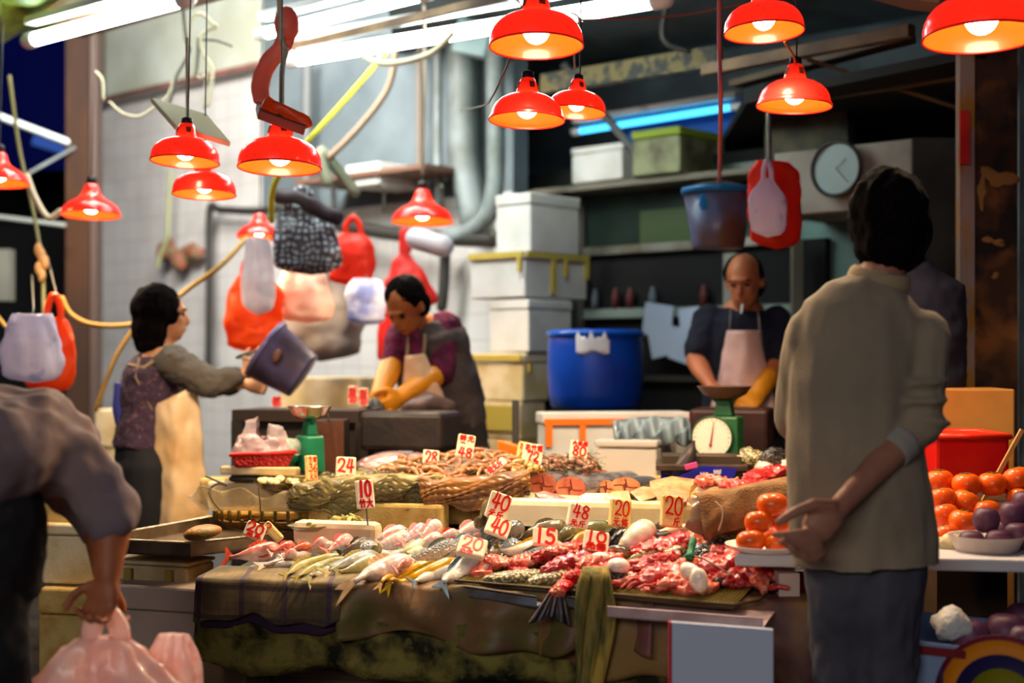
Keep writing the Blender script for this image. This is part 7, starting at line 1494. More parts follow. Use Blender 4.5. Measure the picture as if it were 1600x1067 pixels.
def hand(k, wr, kn, side, nrm, s=1.0, curl=.6, spread=.25, thumb=1):
    """palm from wrist wr to knuckle centre kn; side = across the palm towards the thumb; nrm = the way the palm faces"""
    wr, kn = Vector(wr), Vector(kn); d = (kn-wr).normalized(); side = (Vector(side)-d*d.dot(Vector(side))).normalized(); nrm = Vector(nrm)-d*d.dot(Vector(nrm)); nrm = (nrm-side*side.dot(nrm)).normalized()
    L_ = (kn-wr).length
    k.tube([wr, wr+d*L_*.35, wr+d*L_*.75, kn], [.026*s, .036*s, .041*s, .038*s], [.018*s, .019*s, .017*s, .013*s], side=side, seg=16)
    for i, ln in enumerate((.070, .078, .072, .058)):
        o = side*(.030-.020*i)*s; b = kn+o-d*.004; pts = [b]; dirv = (d+side*spread*(1.5-i)*.25).normalized(); p = b
        for j, f in enumerate((.44, .32, .24)):
            a = curl*(j+.5)*.9; dv = (dirv*math.cos(a)+nrm*math.sin(a)).normalized(); p = p+dv*ln*s*f; pts.append(p)
        k.tube(pts, [.0095*s, .009*s, .0083*s, .0072*s], seg=10)
    b = wr+d*L_*.3+side*.026*s*thumb; p1 = b+(side*.8*thumb+d*.5+nrm*.3).normalized()*.034*s; p2 = p1+(side*.35*thumb+d*.9+nrm*.4).normalized()*.030*s; p3 = p2+(d+nrm*.3).normalized()*.024*s
    k.tube([b, p1, p2, p3], [.014*s, .0115*s, .0105*s, .0085*s], seg=10)
def headmesh(k, c, rot, s=1.0, nose=True):
    r3 = rot.to_3x3(); T = lambda v: Vector(c)+r3@Vector(v)*s    # face looks along local -Y, up is +Z
    k.ell(T((0, .012, .022)), (.076*s, .094*s, .098*s), rot=r3, seg=20)
    k.ell(T((0, -.022, -.045)), (.058*s, .066*s, .075*s), rot=r3, seg=18)
    k.ell(T((0, -.052, -.085)), (.030*s, .028*s, .026*s), rot=r3, seg=12)
    if nose:
        k.tube([T((0, -.082, .012)), T((0, -.102, -.022)), T((0, -.096, -.034))], [.008*s, .013*s, .014*s], seg=10)
        k.ell(T((0, -.085, .026)), (.048*s, .012*s, .009*s), rot=r3, seg=12)
        k.ell(T((0, -.084, -.058)), (.024*s, .011*s, .006*s), rot=r3, seg=10); k.ell(T((0, -.082, -.070)), (.020*s, .011*s, .007*s), rot=r3, seg=10)
        for x in (-.034, .034): k.ell(T((x, -.062, -.022)), (.020*s, .016*s, .018*s), rot=r3, seg=10)
    for x in (-1, 1): k.ell(T((x*.078, .012, -.008)), (.010*s, .020*s, .031*s), rot=r3, seg=12)
def faceparts(c, rot, t, s=1.0):
    r3 = rot.to_3x3(); T = lambda v: Vector(c)+r3@Vector(v)*s
    for x in (-.031, .031):
        done(M().ell(T((x, -.076, .002)), (.013*s, .009*s, .006*s), rot=r3, seg=12), 'eye', plain('eye_dark', 30, 20, 18, rough=.2), parent=t)
        done(M().tube([T((x-.018, -.083, .020)), T((x, -.088, .026)), T((x+.018, -.083, .021))], .0035*s, seg=6), 'eyebrow', m_hair, parent=t)
    done(M().tube([T((-.022, -.086, -.064)), T((0, -.093, -.062)), T((.022, -.086, -.064))], .0028*s, seg=6), 'mouth_line', plain('lip_dark', 120, 60, 50), parent=t)
VX = .008
def folds(cx, cy, amp, n, ph=0, za=0, zb=9, lean=0):
    def f(co, nn):
        a = math.atan2(co.y-cy, co.x-cx); w_ = max(0, min(1, (zb-co.z)/(zb-za))) if zb < 9 else 1
        q = math.sin(a*n+ph+lean*co.z*6+1.5*noise.noise(co*3))+.7*noise.noise(Vector((a*n*.8, co.z*3, ph)))
        return nn*amp*q*(.35+w_)+nn*.004*noise.fractal(co*14, .6, 2, 3)
    return f
crump = lambda amp, sc, st=(1, 1, 1): (lambda co, nn: nn*amp*(noise.fractal(Vector((co.x*st[0], co.y*st[1], co.z*st[2]))*sc, .6, 2, 3)))

# ---- A: the waiting man, seen from behind, right hand behind his back
Y = 3.5
t = thing('person', 'person in a beige long-sleeved shirt seen from behind, one hand on his back', 'person', Vector((P(1350, 0, Y).x, Y, 0)))
pA = lambda x, y, d=0: P(x, y, Y+d)
hip = [Vector((pA(1322, 0).x, Y+.01, .83)), Vector((pA(1378, 0).x, Y, .83))]
kn = [Vector((pA(1322, 0).x, Y+.02, .46)), Vector((pA(1382, 0).x, Y-.02, .46))]; an = [Vector((pA(1325, 0).x, Y+.05, .09)), Vector((pA(1378, 0).x, Y, .09))]
sh = [pA(1270, 524, .02), pA(1438, 526, .0)]; el = [pA(1248, 655, .10), pA(1434, 662, -.06)]; wr = [pA(1330, 640, .28), pA(1312, 792, -.20)]
hc = pA(1386, 350, .03); hrot = Euler((math.radians(8), math.radians(2), math.radians(184))).to_matrix()
k = M(); headmesh(k, hc, hrot)
limb(k, [pA(1386, 385, .01), pA(1378, 430, .0), pA(1365, 475, 0)], [.058, .056, .07])
k.tube([pA(1352, 470), pA(1352, 520), pA(1352, 640), pA(1352, 760), pA(1354, 830)], [.10, .165, .150, .135, .155], [.07, .095, .100, .09, .10], side=(1, 0, 0), seg=24)
for i in (0, 1): arm(k, sh[i], el[i], wr[i], 1.05); leg(k, hip[i], kn[i], an[i], 1.0)
for i in (0, 1): k.tube([an[i]+Vector((0, -.05, -.05)), an[i]+Vector((0, .06, -.055)), an[i]+Vector((0, .16, -.065))], [.034, .042, .034], [.035, .03, .022], side=(1, 0, 0), seg=12)
# the visible right hand: palm to the viewer, thumb above, fingers half curled to the left
W = wr[1]
k.tube([W, pA(1298, 806, -.215), pA(1280, 822, -.22), pA(1268, 832, -.22)], [.027, .038, .042, .036], [.020, .022, .019, .015], side=(.2, 0, -1), seg=16)
k.tube([pA(1298, 792, -.22), pA(1272, 788, -.235), pA(1244, 799, -.245), pA(1216, 816, -.25)], [.019, .0155, .0130, .0100], seg=12)
for f, r_ in (([(1274, 832, -.23), (1250, 833, -.245), (1230, 836, -.25), (1210, 835, -.25)], .0115), ([(1276, 844, -.23), (1252, 850, -.25), (1232, 852, -.262), (1222, 846, -.272)], .0118), ([(1280, 855, -.23), (1262, 864, -.25), (1246, 866, -.268), (1238, 858, -.28)], .0112), ([(1288, 862, -.22), (1276, 873, -.24), (1262, 876, -.258), (1255, 868, -.27)], .0100)):
    k.tube([pA(*q) for q in f], [r_*1.05, r_, r_*.92, r_*.8], seg=10)
hand(k, wr[0], wr[0]+Vector((.06, -.0, .04)), (0, 0, 1), (0, 1, 0))
done(k, 'body', m_skinA, parent=t, voxel=.0062, vsmooth=3)
k = M(); r3 = hrot
k.ell(hc+Vector((0, -.012, .022)), (.100, .112, .118), rot=r3, seg=24); k.ell(hc+Vector((0, -.03, -.055)), (.088, .082, .075), rot=r3, seg=20); k.ell(hc+Vector((-.01, -.035, -.10)), (.060, .05, .035), seg=16)
done(k, 'hair', m_hair, parent=t, voxel=.009, disp=crump(.009, 28, (1, 1, .5)))
k = M()
k.tube([pA(1372, 440), pA(1364, 462), pA(1356, 492), pA(1346, 540), pA(1334, 600), pA(1334, 680), pA(1346, 780), pA(1354, 850), pA(1355, 886)], [.066, .118, .160, .172, .162, .164, .182, .188, .188], [.070, .095, .115, .13, .14, .14, .14, .14, .14], side=(1, 0, 0), seg=36, round_=False)
arm(k, sh[0], el[0], wr[0], 1.1, g=.020); arm(k, sh[1]+Vector((-.005, -.02, 0)), el[1], W, 1.1, fore=False, g=.018)
limb(k, [el[1], along(el[1], W, .22)], [.064, .052])
for z_, r_ in ((.10, .074), (.055, .082), (.012, .080), (-.028, .068)): k.ell(el[1]+Vector((.006*math.sin(z_*90), -.004, z_)), (r_, r_*.9, .021), rot=(0, .25*math.sin(z_*60), 0), seg=18)
def shirtd(co, nn):
    a = math.atan2(co.y-Y, co.x-pA(1350, 0).x); zz = co.z
    o = nn*.009*math.sin(a*8+1.2*math.sin(zz*5)+.8)*max(.2, min(1, (1.28-zz)*2.2))+nn*.008*noise.fractal(Vector((co.x*7, co.y*7, co.z*2.6)), .6, 2, 3)
    d = (co-el[1]-Vector((0, 0, .04))).length
    if d < .14: o += nn*.012*math.sin(co.z*110+co.x*30)*(1-d/.14)
    return o
done(k, 'shirt', mat('beige_knit', srgb(160, 142, 118), rough=.9, c2=srgb(142, 128, 108), nscale=4, bump=.25, bscale=260), parent=t, voxel=.008, vsmooth=5, disp=shirtd)
k = M(); ring = lambda cx_, cy_, z, a, b, tilt=0: [Vector((cx_+a*math.cos(2*PI*i/28), cy_+b*math.sin(2*PI*i/28), z+tilt*math.cos(2*PI*i/28)+.012*math.sin(2*PI*i/28))) for i in range(28)]
c0 = pA(1374, 436); k.tube(ring(c0.x, c0.y, c0.z, .068, .064, -.012), .024, .009, seg=8, closed=True); done(k, 'collar', mat('beige_collar', srgb(166, 144, 112), rough=.9, bump=.3, bscale=300), parent=t)
a, b = along(el[1], W, .20), along(el[1], W, .36)
k = M(); k.tube([a, b], [.054, .048], seg=20, round_=False); done(k, 'cuff', mat('grey_cuff', srgb(160, 152, 142), rough=.9, bump=.3, bscale=260), parent=t, voxel=.007)
k = M(); k.tube([Vector((pA(1352, 0).x, Y, 1.0)), Vector((pA(1352, 0).x, Y, .84)), Vector((pA(1353, 0).x, Y, .78))], [.140, .148, .150], [.10, .105, .11], side=(1, 0, 0), seg=28)
for i in (0, 1): leg(k, hip[i], kn[i], an[i]+Vector((0, 0, -.02)), 1.02, g=.018)
done(k, 'trousers', mat('grey_trousers', srgb(84, 82, 92), rough=.85, c2=srgb(64, 62, 72), nscale=4, bump=.2, bscale=150), parent=t, voxel=.009, disp=crump(.014, 9, (1, 1, .6)))
for i in (0, 1):
    k = M(); k.tube([an[i]+Vector((0, -.06, -.055)), an[i]+Vector((0, .06, -.06)), an[i]+Vector((0, .17, -.068))], [.042, .05, .042], [.036, .03, .022], side=(1, 0, 0), seg=14); done(k, 'shoe', m_black, parent=t)

# ---- B: the man bending over at the lower left
Y = 3.25; pB = lambda x, y, d=0: P(x, y, Y+d)
t = thing('person', 'person in a mauve-grey top bending over at the lower left corner', 'person', Vector((pB(-30, 0).x, Y, 0)))
sh = [pB(70, 705, .24), pB(122, 716, .05)]; el = [pB(158, 812, .22), pB(176, 806, .02)]; wr = [pB(164, 905, .12), pB(170, 905, -.02)]
k = M(); hc = pB(72, 700, .52); hrot = Euler((math.radians(110), 0, math.radians(150))).to_matrix(); headmesh(k, hc, hrot)
limb(k, [hc, pB(70, 690, .3)], [.055, .06])
k.tube([pB(-60, 770), pB(-20, 725, .03), pB(40, 690, .08), pB(85, 700, .14)], [.14, .13, .14, .11], [.09, .09, .09, .07], side=(0, 1, .2), seg=24)
for i in (0, 1): arm(k, sh[i], el[i], wr[i], 1.05)
hips = [Vector((pB(-70, 0).x, Y+.1, .86)), Vector((pB(-30, 0).x, Y-.06, .86))]; kns = [Vector((pB(-50, 0).x, Y+.1, .45)), Vector((pB(0, 0).x, Y-.06, .45))]; ans = [Vector((pB(-70, 0).x, Y+.1, .09)), Vector((pB(-25, 0).x, Y-.06, .09))]
for i in (0, 1): leg(k, hips[i], kns[i], ans[i], 1.05)
for i in (0, 1): k.tube([ans[i]+Vector((-.05, 0, -.05)), ans[i]+Vector((.06, .0, -.055)), ans[i]+Vector((.16, .0, -.065))], [.034, .042, .034], [.035, .03, .022], side=(0, 1, 0), seg=12)
hand(k, wr[1], pB(158, 945, -.03), (.8, -.2, .3), (-.6, -.4, 0), 1.05, curl=.9, thumb=-1); hand(k, wr[0], wr[0]+Vector((0, 0, -.07)), (0, 1, 0), (1, 0, 0), 1.0, curl=.9)
done(k, 'body', skinmat('skin_brown', (176, 104, 66), (150, 82, 50)), parent=t, voxel=.0068, vsmooth=3)
k = M(); k.ell(hc+Vector((0, .01, 0)), (.09, .10, .10), seg=18); done(k, 'hair', m_hair, parent=t, voxel=.01)
k = M()
k.tube([pB(-80, 790), pB(-50, 735, .0), pB(0, 690, .04), pB(52, 688, .08), pB(96, 712, .10)], [.19, .20, .21, .20, .15], [.145, .15, .145, .13, .10], side=(0, 1, .2), seg=30)
arm(k, sh[1]+Vector((-.01, 0, 0)), el[1], wr[1], 1.15, fore=False, g=.020); arm(k, sh[0], el[0], wr[0], 1.1, fore=False, g=.02)
done(k, 'top', mat('mauve_top', srgb(136, 112, 106), rough=.85, c2=srgb(110, 96, 110), nscale=3.5, bump=.2, bscale=200), parent=t, voxel=.01, vsmooth=6, disp=crump(.022, 6, (1, 1, 1)))
k = M(); k.tube([pB(-60, 750, -.02), pB(-40, 830, -.02), pB(-30, 900, -.02)], [.15, .165, .15], [.14, .14, .13], side=(1, 0, 0), seg=24)
for i in (0, 1): leg(k, hips[i], kns[i], ans[i], 1.05, g=.03)
done(k, 'trousers', plain('black_trousers', 20, 20, 26, rough=.8), parent=t, voxel=.011, disp=crump(.014, 8))
for i in (0, 1): done(M().tube([ans[i]+Vector((-.06, 0, -.055)), ans[i]+Vector((.17, .0, -.066))], [.05, .045], [.036, .022], side=(0, 1, 0), seg=14), 'shoe', m_black, parent=t)

# ---- C: the woman tipping the bucket
Y = 6.05; pC = lambda x, y, d=0: P(x, y, Y+d)
t = thing('person', 'person with black bobbed hair and a long cream apron tipping a bucket', 'person', Vector((pC(240, 0).x, Y, 0)))
hc = pC(256, 492); hrot = Euler((0, 0, math.radians(112))).to_matrix()
sh = [pC(240, 566, .16), pC(268, 566, -.12)]; el = [pC(320, 600, .22), pC(328, 600, -.14)]; wr = [pC(384, 600, .12), pC(386, 582, -.10)]
k = M(); headmesh(k, hc, hrot); limb(k, [hc+Vector((0, 0, -.05)), pC(250, 552)], [.05, .055])
k.tube([pC(250, 556), pC(246, 585), pC(240, 630), pC(236, 680), pC(238, 710)], [.09, .17, .155, .155, .16], [.07, .10, .105, .10, .11], side=(.2, 1, 0), seg=24)
for i in (0, 1): arm(k, sh[i], el[i], wr[i], .9)
gz = lambda x, z, d: Vector((pC(x, 0).x, Y+d, z))
hips = [gz(240, .8, .09), gz(236, .8, -.09)]; kns = [gz(246, .43, .09), gz(234, .43, -.09)]; ans = [gz(240, .09, .09), gz(228, .09, -.09)]
for i in (0, 1): leg(k, hips[i], kns[i], ans[i], .95)
hand(k, wr[1], pC(402, 566, -.10), (0, -.3, 1), (.5, .8, 0), .95, curl=.5); hand(k, wr[0], pC(410, 604, .08), (0, .3, 1), (.3, -.8, 0), .95, curl=.6)
done(k, 'body', m_skinC, parent=t, voxel=.008, vsmooth=3); faceparts(hc, hrot, t)
k = M(); r3 = hrot; T = lambda v: hc+r3@Vector(v)
k.ell(T((0, .030, .026)), (.098, .108, .112), rot=r3, seg=22); k.ell(T((0, .055, -.06)), (.096, .080, .10), rot=r3, seg=20); k.ell(T((0, .06, -.12)), (.085, .06, .05), rot=r3, seg=16)
done(k, 'hair', m_hair, parent=t, voxel=.009, disp=crump(.008, 26, (1, 1, .4)))
k = M(); k.tube([pC(250, 558), pC(246, 582), pC(240, 625), pC(234, 660), pC(230, 700)], [.10, .185, .18, .175, .18], [.08, .125, .13, .125, .135], side=(.2, 1, 0), seg=28, round_=False)
done(k, 'vest', mat('plum_vest', srgb(62, 44, 62), rough=.9, c2=srgb(104, 78, 84), nscale=50, lo=.55, hi=.65, bump=.6, bscale=60), parent=t, voxel=.011, disp=crump(.010, 12))
k = M()
for i in (0, 1): arm(k, sh[i], el[i], wr[i], 1.0, fore=False, g=.026); limb(k, [el[i], along(el[i], wr[i], .65)], [.064, .050])
done(k, 'sleeves', mat('charcoal_sleeve', srgb(84, 76, 68), rough=.9, bump=.3, bscale=40), parent=t, voxel=.011, disp=crump(.008, 20))
k = M(); k.tube([pC(232, 690), pC(228, 770), pC(226, 850)], [.165, .17, .16], [.13, .13, .12], side=(.2, 1, 0), seg=24)
for i in (0, 1): leg(k, hips[i], kns[i], ans[i], 1.0, g=.03)
done(k, 'trousers', plain('black_trousers', 0, 0, 0), parent=t, voxel=.012)
def apron_w(u, v, tp, bt, Yc, bulge, side_=0):
    (x0, y0), (x1, y1) = tp; (x2, y2), (x3, y3) = bt
    a = Vector((x0+(x1-x0)*u, y0+(y1-y0)*u, 0)); b = Vector((x2+(x3-x2)*u, y2+(y3-y2)*u, 0)); q = a.lerp(b, v)
    return P(q.x, q.y, Yc-bulge*math.sin(u*PI)**.7+.010*math.sin(u*8+v*2)*(v)+.004*math.sin(u*19+v*5)*v)
done(M().grid(lambda u, v: apron_w(u, v, [(236, 636), (308, 600)], [(234, 838), (330, 850)], Y-.10, .07), 30, 24), 'apron', mat('cream_apron', srgb(232, 202, 160), rough=.35, c2=srgb(206, 164, 110), nscale=4, bump=.3, bscale=12, coat=.2), parent=t, solid=.004, disp=crump(.010, 9))
m_strap = plain('beige_strap', 150, 124, 92)
done(M().tube([pC(218, 560, -.14), pC(212, 590, -.18), pC(238, 640, -.15)], .010, .004, seg=6), 'apron_strap', m_strap, parent=t); done(M().tube([pC(200, 570, -.13), pC(225, 575, -.17), pC(252, 556, -.12)], .008, .004, seg=6), 'apron_strap', m_strap, parent=t)
done(M().tube([pC(186, 600, -.1), pC(190, 640, -.1), pC(188, 662, -.1)], [.02, .035, .02], [.01, .02, .01], seg=10, jit=.01), 'blue_cloth', plain('blue_cloth', 60, 66, 150), parent=t)
for i in (0, 1): done(M().tube([ans[i]+Vector((-.06, 0, -.055)), ans[i]+Vector((.16, .0, -.066))], [.045, .04], [.036, .022], side=(0, 1, 0), seg=14), 'boot', m_black, parent=t)
# her bucket
t = thing('tipped_bucket', 'blue-purple bucket being tipped by the person in the cream apron', 'bucket', pC(446, 570)); bl = Y-.06
a, b = P(412, 545, bl), P(474, 588, bl); ax = (a-b).normalized(); rt = ax.to_track_quat('Z', 'Y').to_matrix(); ln = (a-b).length; r0, r1 = S(38, bl), S(50, bl)
done(M().lathe([(0, 0), (r0, 0), (r0*1.03, .01), (r1, ln), (r1*1.04, ln), (r1*1.04, ln-.02), (r1*.98, ln-.02), (r1*.97, ln), (r0*.97, .012), (0, .012)], b, rt, seg=40), 'bucket_body', plain('dusky_blue_plastic', 92, 86, 132, rough=.35, c2=srgb(66, 58, 76), nscale=4), parent=t)
done(M().tube(spline([a+rt@Vector((r1, 0, -.01)), a+rt@Vector((r1*.6, -r1*.5, .05)), a+rt@Vector((0, -r1*.7, .07)), a+rt@Vector((-r1*.6, -r1*.5, .05)), a+rt@Vector((-r1, 0, -.01))], 5), .006, seg=6), 'handle', m_alu, parent=t)
done(M().ell(P(432, 556, bl-.14), (.018, .01, .03), rot=(0, .4, 0)), 'handle_lug', plain('brown_lug', 90, 56, 44), parent=t)

# ---- D: the bent man at the chopping block
Y = 6.35; pD = lambda x, y, d=0: P(x, y, Y+d)
t = thing('person', 'person in a grey vest and maroon sleeves bent over the chopping block', 'person', Vector((pD(700, 0).x, Y+.1, 0)))
hc = pD(633, 480, -.14); hrot = Euler((math.radians(38), 0, math.radians(-32))).to_matrix()
sh = [pD(628, 524, -.02), pD(694, 512, .02)]; el = [pD(612, 572, -.10), pD(688, 582, -.08)]; wr = [pD(590, 622, -.28), pD(628, 618, -.26)]
k = M(); headmesh(k, hc, hrot); limb(k, [hc+Vector((.01, .03, -.03)), pD(655, 512, -.02)], [.055, .06])
k.tube([pD(658, 512), pD(664, 530), pD(680, 585, .04), pD(700, 650, .08), pD(706, 690, .1)], [.09, .17, .165, .15, .16], [.07, .105, .11, .10, .11], side=(1, .15, 0), seg=24)
for i in (0, 1): arm(k, sh[i], el[i], wr[i], 1.0)
gz = lambda x, z, d: Vector((pD(x, 0).x, Y+d, z))
hips = [gz(680, .82, .1), gz(730, .82, .1)]; kns = [gz(678, .44, .06), gz(735, .44, .06)]; ans = [gz(678, .09, .1), gz(735, .09, .1)]
for i in (0, 1): leg(k, hips[i], kns[i], ans[i])
hand(k, wr[0], pD(584, 642, -.30), (1, -.2, 0), (0, .5, -1), 1.0, curl=.7); hand(k, wr[1], pD(606, 636, -.30), (-.3, -.5, .5), (0, .5, -1), 1.0, curl=.6)
done(k, 'body', skinmat('skin_ochre', (188, 112, 56), (160, 90, 44)), parent=t, voxel=.008, vsmooth=3); faceparts(hc, hrot, t)
k = M(); r3 = hrot; T = lambda v: hc+r3@Vector(v)
k.ell(T((0, .032, .042)), (.088, .098, .092), rot=r3, seg=22); k.ell(T((0, .060, -.02)), (.084, .070, .08), rot=r3, seg=18)
done(k, 'hair', m_hair, parent=t, voxel=.009, disp=crump(.005, 26))
k = M(); k.tube([pD(660, 508), pD(666, 528, .0), pD(680, 580, .04), pD(702, 640, .08), pD(708, 668, .1)], [.10, .185, .185, .17, .16], [.085, .12, .135, .13, .12], side=(1, .15, 0), seg=28, round_=False)
done(k, 'vest', plain('grey_brown_vest', 92, 78, 74, rough=.9, c2=srgb(70, 60, 60), nscale=5), parent=t, voxel=.011, disp=crump(.010, 10))
k = M()
arm(k, sh[0], el[0], wr[0], 1.05, fore=False, g=.016); arm(k, sh[1], el[1], wr[1], 1.2, fore=False, g=.022); k.tube([pD(646, 520, -.12), pD(652, 560, -.13)], [.035, .04], seg=10)
done(k, 'maroon_shirt', plain('maroon_wool', 104, 24, 58, rough=.95, c2=srgb(70, 16, 44), nscale=20), parent=t, voxel=.011, disp=crump(.007, 20))
for i in (0, 1):
    k = M(); w0 = along(el[i], wr[i], .0 if i == 0 else .2); limb(k, [w0, along(el[i], wr[i], .6), wr[i]], [.056, .046, .038]); kk = pD(584, 640, -.30) if i == 0 else pD(606, 636, -.30)
    hand(k, wr[i], kk, (1, -.2, 0) if i == 0 else (-.3, -.5, .5), (0, .5, -1), 1.22, curl=.7)
    done(k, 'rubber_glove', plain('ochre_rubber', 206, 130, 22, rough=.4), parent=t, voxel=.008, vsmooth=3)
k = M(); k.tube([pD(700, 650, .08), pD(706, 690, .1)], [.165, .17], [.12, .125], side=(1, .15, 0), seg=24)
for i in (0, 1): leg(k, hips[i], kns[i], ans[i], 1.0, g=.028)
done(k, 'trousers', plain('dark_brown_trousers', 50, 42, 40, rough=.9), parent=t, voxel=.012)
done(M().grid(lambda u, v: apron_w(u, v, [(634, 556), (664, 552)], [(620, 700), (724, 690)], Y-.15+.0, .05), 24, 20), 'apron', mat('peach_apron', srgb(216, 176, 140), rough=.4, c2=srgb(190, 140, 110), nscale=4, coat=.2), parent=t, solid=.004, disp=crump(.010, 9))
for x0, x1 in ((640, 636), (664, 662)): done(M().tube([pD(x0, 522, -.13), pD(x1, 556, -.16)], .008, .003, seg=6), 'apron_strap', m_strap, parent=t)
for i in (0, 1): done(M().tube([ans[i]+Vector((0, .06, -.055)), ans[i]+Vector((0, -.16, -.066))], [.045, .04], [.036, .022], side=(1, 0, 0), seg=14), 'boot', m_black, parent=t)
k = M(); k.ell(pD(586, 640, -.34), (.035, .03, .05), jit=.4); done(k, 'dark_fish_piece', m_scaled, label='dark piece of fish under the left yellow glove', cat='fish piece')
done(M().tube([pD(640, 636, -.34), pD(670, 628, -.3), pD(700, 634, -.25)], [.03, .05, .03], [.05, .06, .04], seg=14, jit=.015), 'fish_on_block', mat('greyish_fish', srgb(110, 90, 86), rough=.3, coat=.3, c2=srgb(70, 56, 54), nscale=9), label='greyish fish lying on the blackened chopping block', cat='fish')

# ---- E: the man with the cigarette
Y = 6.35; pE = lambda x, y, d=0: P(x, y, Y+d)
t = thing('person', 'person in a navy T-shirt and pale apron with a cigarette in his mouth', 'person', Vector((pE(1160, 0).x, Y, 0)))
hc = pE(1163, 440, -.08); hrot = Euler((math.radians(16), math.radians(-2), math.radians(-24))).to_matrix()
sh = [pE(1108, 500), pE(1213, 500)]; el = [pE(1086, 562, -.04), pE(1212, 568, -.06)]; wr = [pE(1112, 604, -.26), pE(1186, 616, -.24)]
k = M(); headmesh(k, hc, hrot, 1.02); limb(k, [hc+Vector((.01, .03, -.04)), pE(1163, 500)], [.058, .065])
k.tube([pE(1162, 486), pE(1161, 508), pE(1160, 560), pE(1160, 610), pE(1160, 650)], [.10, .18, .16, .155, .165], [.07, .10, .11, .11, .11], side=(1, 0, 0), seg=24)
for i in (0, 1): arm(k, sh[i], el[i], wr[i], 1.08)
gz = lambda x, z, d: Vector((pE(x, 0).x, Y+d, z))
hips = [gz(1135, .85, .02), gz(1185, .85, .02)]; kns = [gz(1132, .45, 0), gz(1188, .45, 0)]; ans = [gz(1132, .09, .02), gz(1188, .09, .02)]
for i in (0, 1): leg(k, hips[i], kns[i], ans[i])
hand(k, wr[0], wr[0]+Vector((.03, -.06, -.03)), (1, 0, .2), (0, 0, -1), 1.0, curl=.7); hand(k, wr[1], wr[1]+Vector((-.05, -.05, -.03)), (-1, 0, .2), (0, 0, -1), 1.0, curl=.7)
done(k, 'body', skinmat('skin_russet', (190, 112, 72), (166, 92, 60)), parent=t, voxel=.008, vsmooth=3); faceparts(hc, hrot, t)
k = M(); r3 = hrot; T = lambda v: hc+r3@Vector(v)*1.02
k.ell(T((-.012, .046, .026)), (.092, .078, .092), rot=r3, seg=22); k.ell(T((.0, .062, -.03)), (.080, .060, .07), rot=r3, seg=18); k.ell(T((.066, .02, .02)), (.02, .04, .05), rot=r3); k.ell(T((-.066, .02, .02)), (.02, .04, .05), rot=r3)
done(k, 'hair', m_hair, parent=t, voxel=.009)
done(M().tube([T((.006, -.090, -.080)), T((.008, -.135, -.105))], .005, seg=8), 'cigarette', m_white, parent=t)
k = M(); k.tube([pE(1162, 484), pE(1161, 504), pE(1160, 555), pE(1160, 610), pE(1160, 645)], [.095, .19, .185, .18, .18], [.08, .118, .135, .14, .14], side=(1, 0, 0), seg=28, round_=False)
for i in (0, 1): limb(k, [sh[i], along(sh[i], el[i], .4), along(sh[i], el[i], .75 if i == 0 else .85)], [.074, .070, .068])
done(k, 'tshirt', plain('navy_cotton', 24, 26, 46, rough=.9, c2=srgb(16, 18, 32), nscale=5), parent=t, voxel=.011, disp=crump(.010, 10))
k = M(); w0 = along(el[1], wr[1], .45); limb(k, [w0, along(el[1], wr[1], .8), wr[1]], [.048, .042, .036]); hand(k, wr[1], wr[1]+Vector((-.05, -.05, -.03)), (-1, 0, .2), (0, 0, -1), 1.2, curl=.7)
done(k, 'rubber_glove', plain('ochre_rubber', 0, 0, 0), parent=t, voxel=.008, vsmooth=3)
k = M(); k.tube([pE(1160, 625), pE(1160, 660)], [.17, .175], [.12, .125], side=(1, 0, 0), seg=24)
for i in (0, 1): leg(k, hips[i], kns[i], ans[i], 1.0, g=.028)
done(k, 'trousers', plain('black_trousers', 0, 0, 0), parent=t, voxel=.012)
done(M().grid(lambda u, v: apron_w(u, v, [(1137, 516), (1188, 516)], [(1108, 660), (1216, 660)], Y-.13, .06), 26, 20), 'apron', mat('pinkish_apron', srgb(226, 192, 184), rough=.5, c2=srgb(206, 164, 156), nscale=4), parent=t, solid=.004, disp=crump(.008, 9))
for x0, x1 in ((1142, 1140), (1184, 1187)): done(M().tube([pE(x0, 484, -.10), pE(x0-(1 if x0 < 1160 else -2), 500, -.14), pE(x1, 518, -.15)], .009, .003, seg=6), 'apron_strap', plain('grey_strap', 130, 118, 110), parent=t)
for i in (0, 1): done(M().tube([ans[i]+Vector((0, .06, -.055)), ans[i]+Vector((0, -.16, -.066))], [.045, .04], [.036, .022], side=(1, 0, 0), seg=14), 'boot', m_black, parent=t)

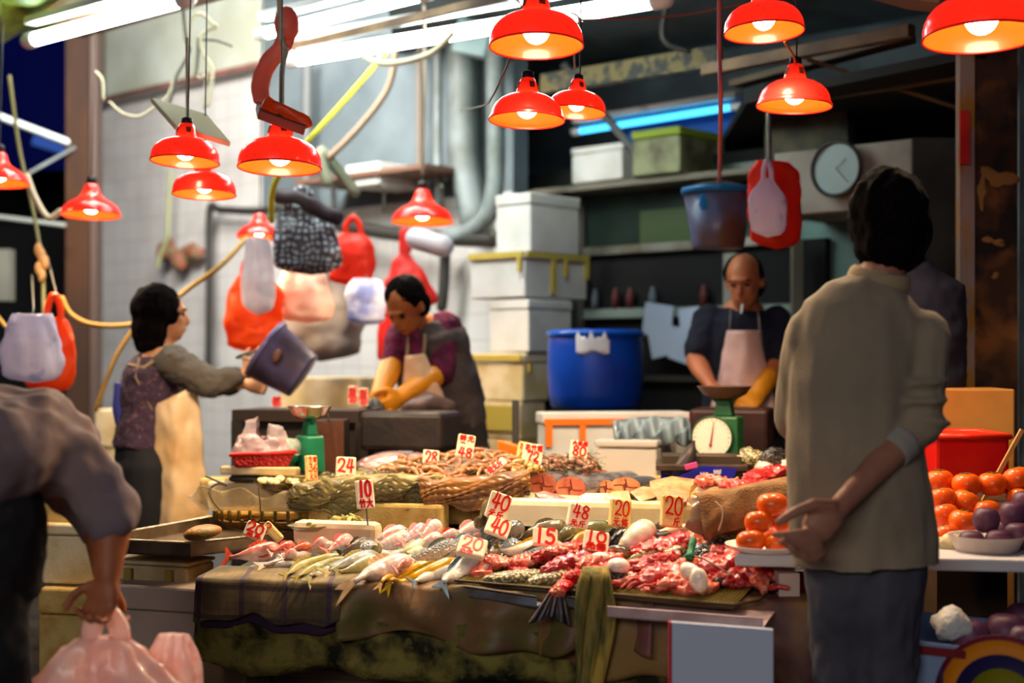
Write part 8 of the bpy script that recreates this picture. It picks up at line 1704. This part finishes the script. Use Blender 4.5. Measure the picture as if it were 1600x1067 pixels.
# ---- F: the figure in dark navy behind the waiting man
Y = 5.12; pF = lambda x, y, d=0: P(x+12, y, Y+d)
t = thing('person', 'person in dark navy mostly hidden behind the man in the beige shirt', 'person', Vector((pF(1425, 0).x, Y, 0)))
hc = pF(1402, 372); hrot = Euler((0, 0, math.radians(170))).to_matrix()
sh = [pF(1372, 455), pF(1462, 460)]; el = [pF(1362, 560, .05), pF(1474, 560, .02)]; wr = [pF(1370, 640, .12), pF(1468, 640, .15)]
k = M(); headmesh(k, hc, hrot); limb(k, [hc+Vector((0, 0, -.05)), pF(1414, 440)], [.055, .06])
k.tube([pF(1416, 436), pF(1418, 460), pF(1420, 540), pF(1420, 620), pF(1420, 660)], [.09, .17, .155, .15, .16], [.07, .10, .11, .10, .11], side=(1, 0, 0), seg=24)
for i in (0, 1): arm(k, sh[i], el[i], wr[i]); hand(k, wr[i], wr[i]+Vector((0, .04, -.07)), (0, 1, 0), (1, 0, 0), curl=.6)
gz = lambda x, z: Vector((pF(x, 0).x, Y, z))
for x in (1400, 1442): leg(k, gz(x, .85), gz(x, .45), gz(x, .09)); k.tube([gz(x, .035)+Vector((0, -.05, 0)), gz(x, .03)+Vector((0, .15, 0))], [.04, .036], [.03, .022], side=(1, 0, 0), seg=12)
done(k, 'body', m_skinA, parent=t, voxel=.009, vsmooth=3)
k = M(); k.ell(hc+Vector((0, -.01, .02)), (.095, .108, .11), seg=20); done(k, 'hair', m_hair, parent=t, voxel=.01)
k = M(); k.tube([pF(1416, 432), pF(1420, 452), pF(1424, 530), pF(1424, 610), pF(1424, 680)], [.09, .175, .175, .165, .17], [.08, .12, .13, .12, .13], side=(1, 0, 0), seg=28)
for i in (0, 1): arm(k, sh[i], el[i], wr[i], 1.05, g=.018)
done(k, 'jacket', plain('dark_navy', 14, 14, 34, rough=.9), parent=t, voxel=.012, disp=crump(.008, 10))
k = M()
for x in (1400, 1442): leg(k, gz(x, .88), gz(x, .45), gz(x, .09), g=.02)
done(k, 'trousers', plain('black_trousers', 0, 0, 0), parent=t, voxel=.012)
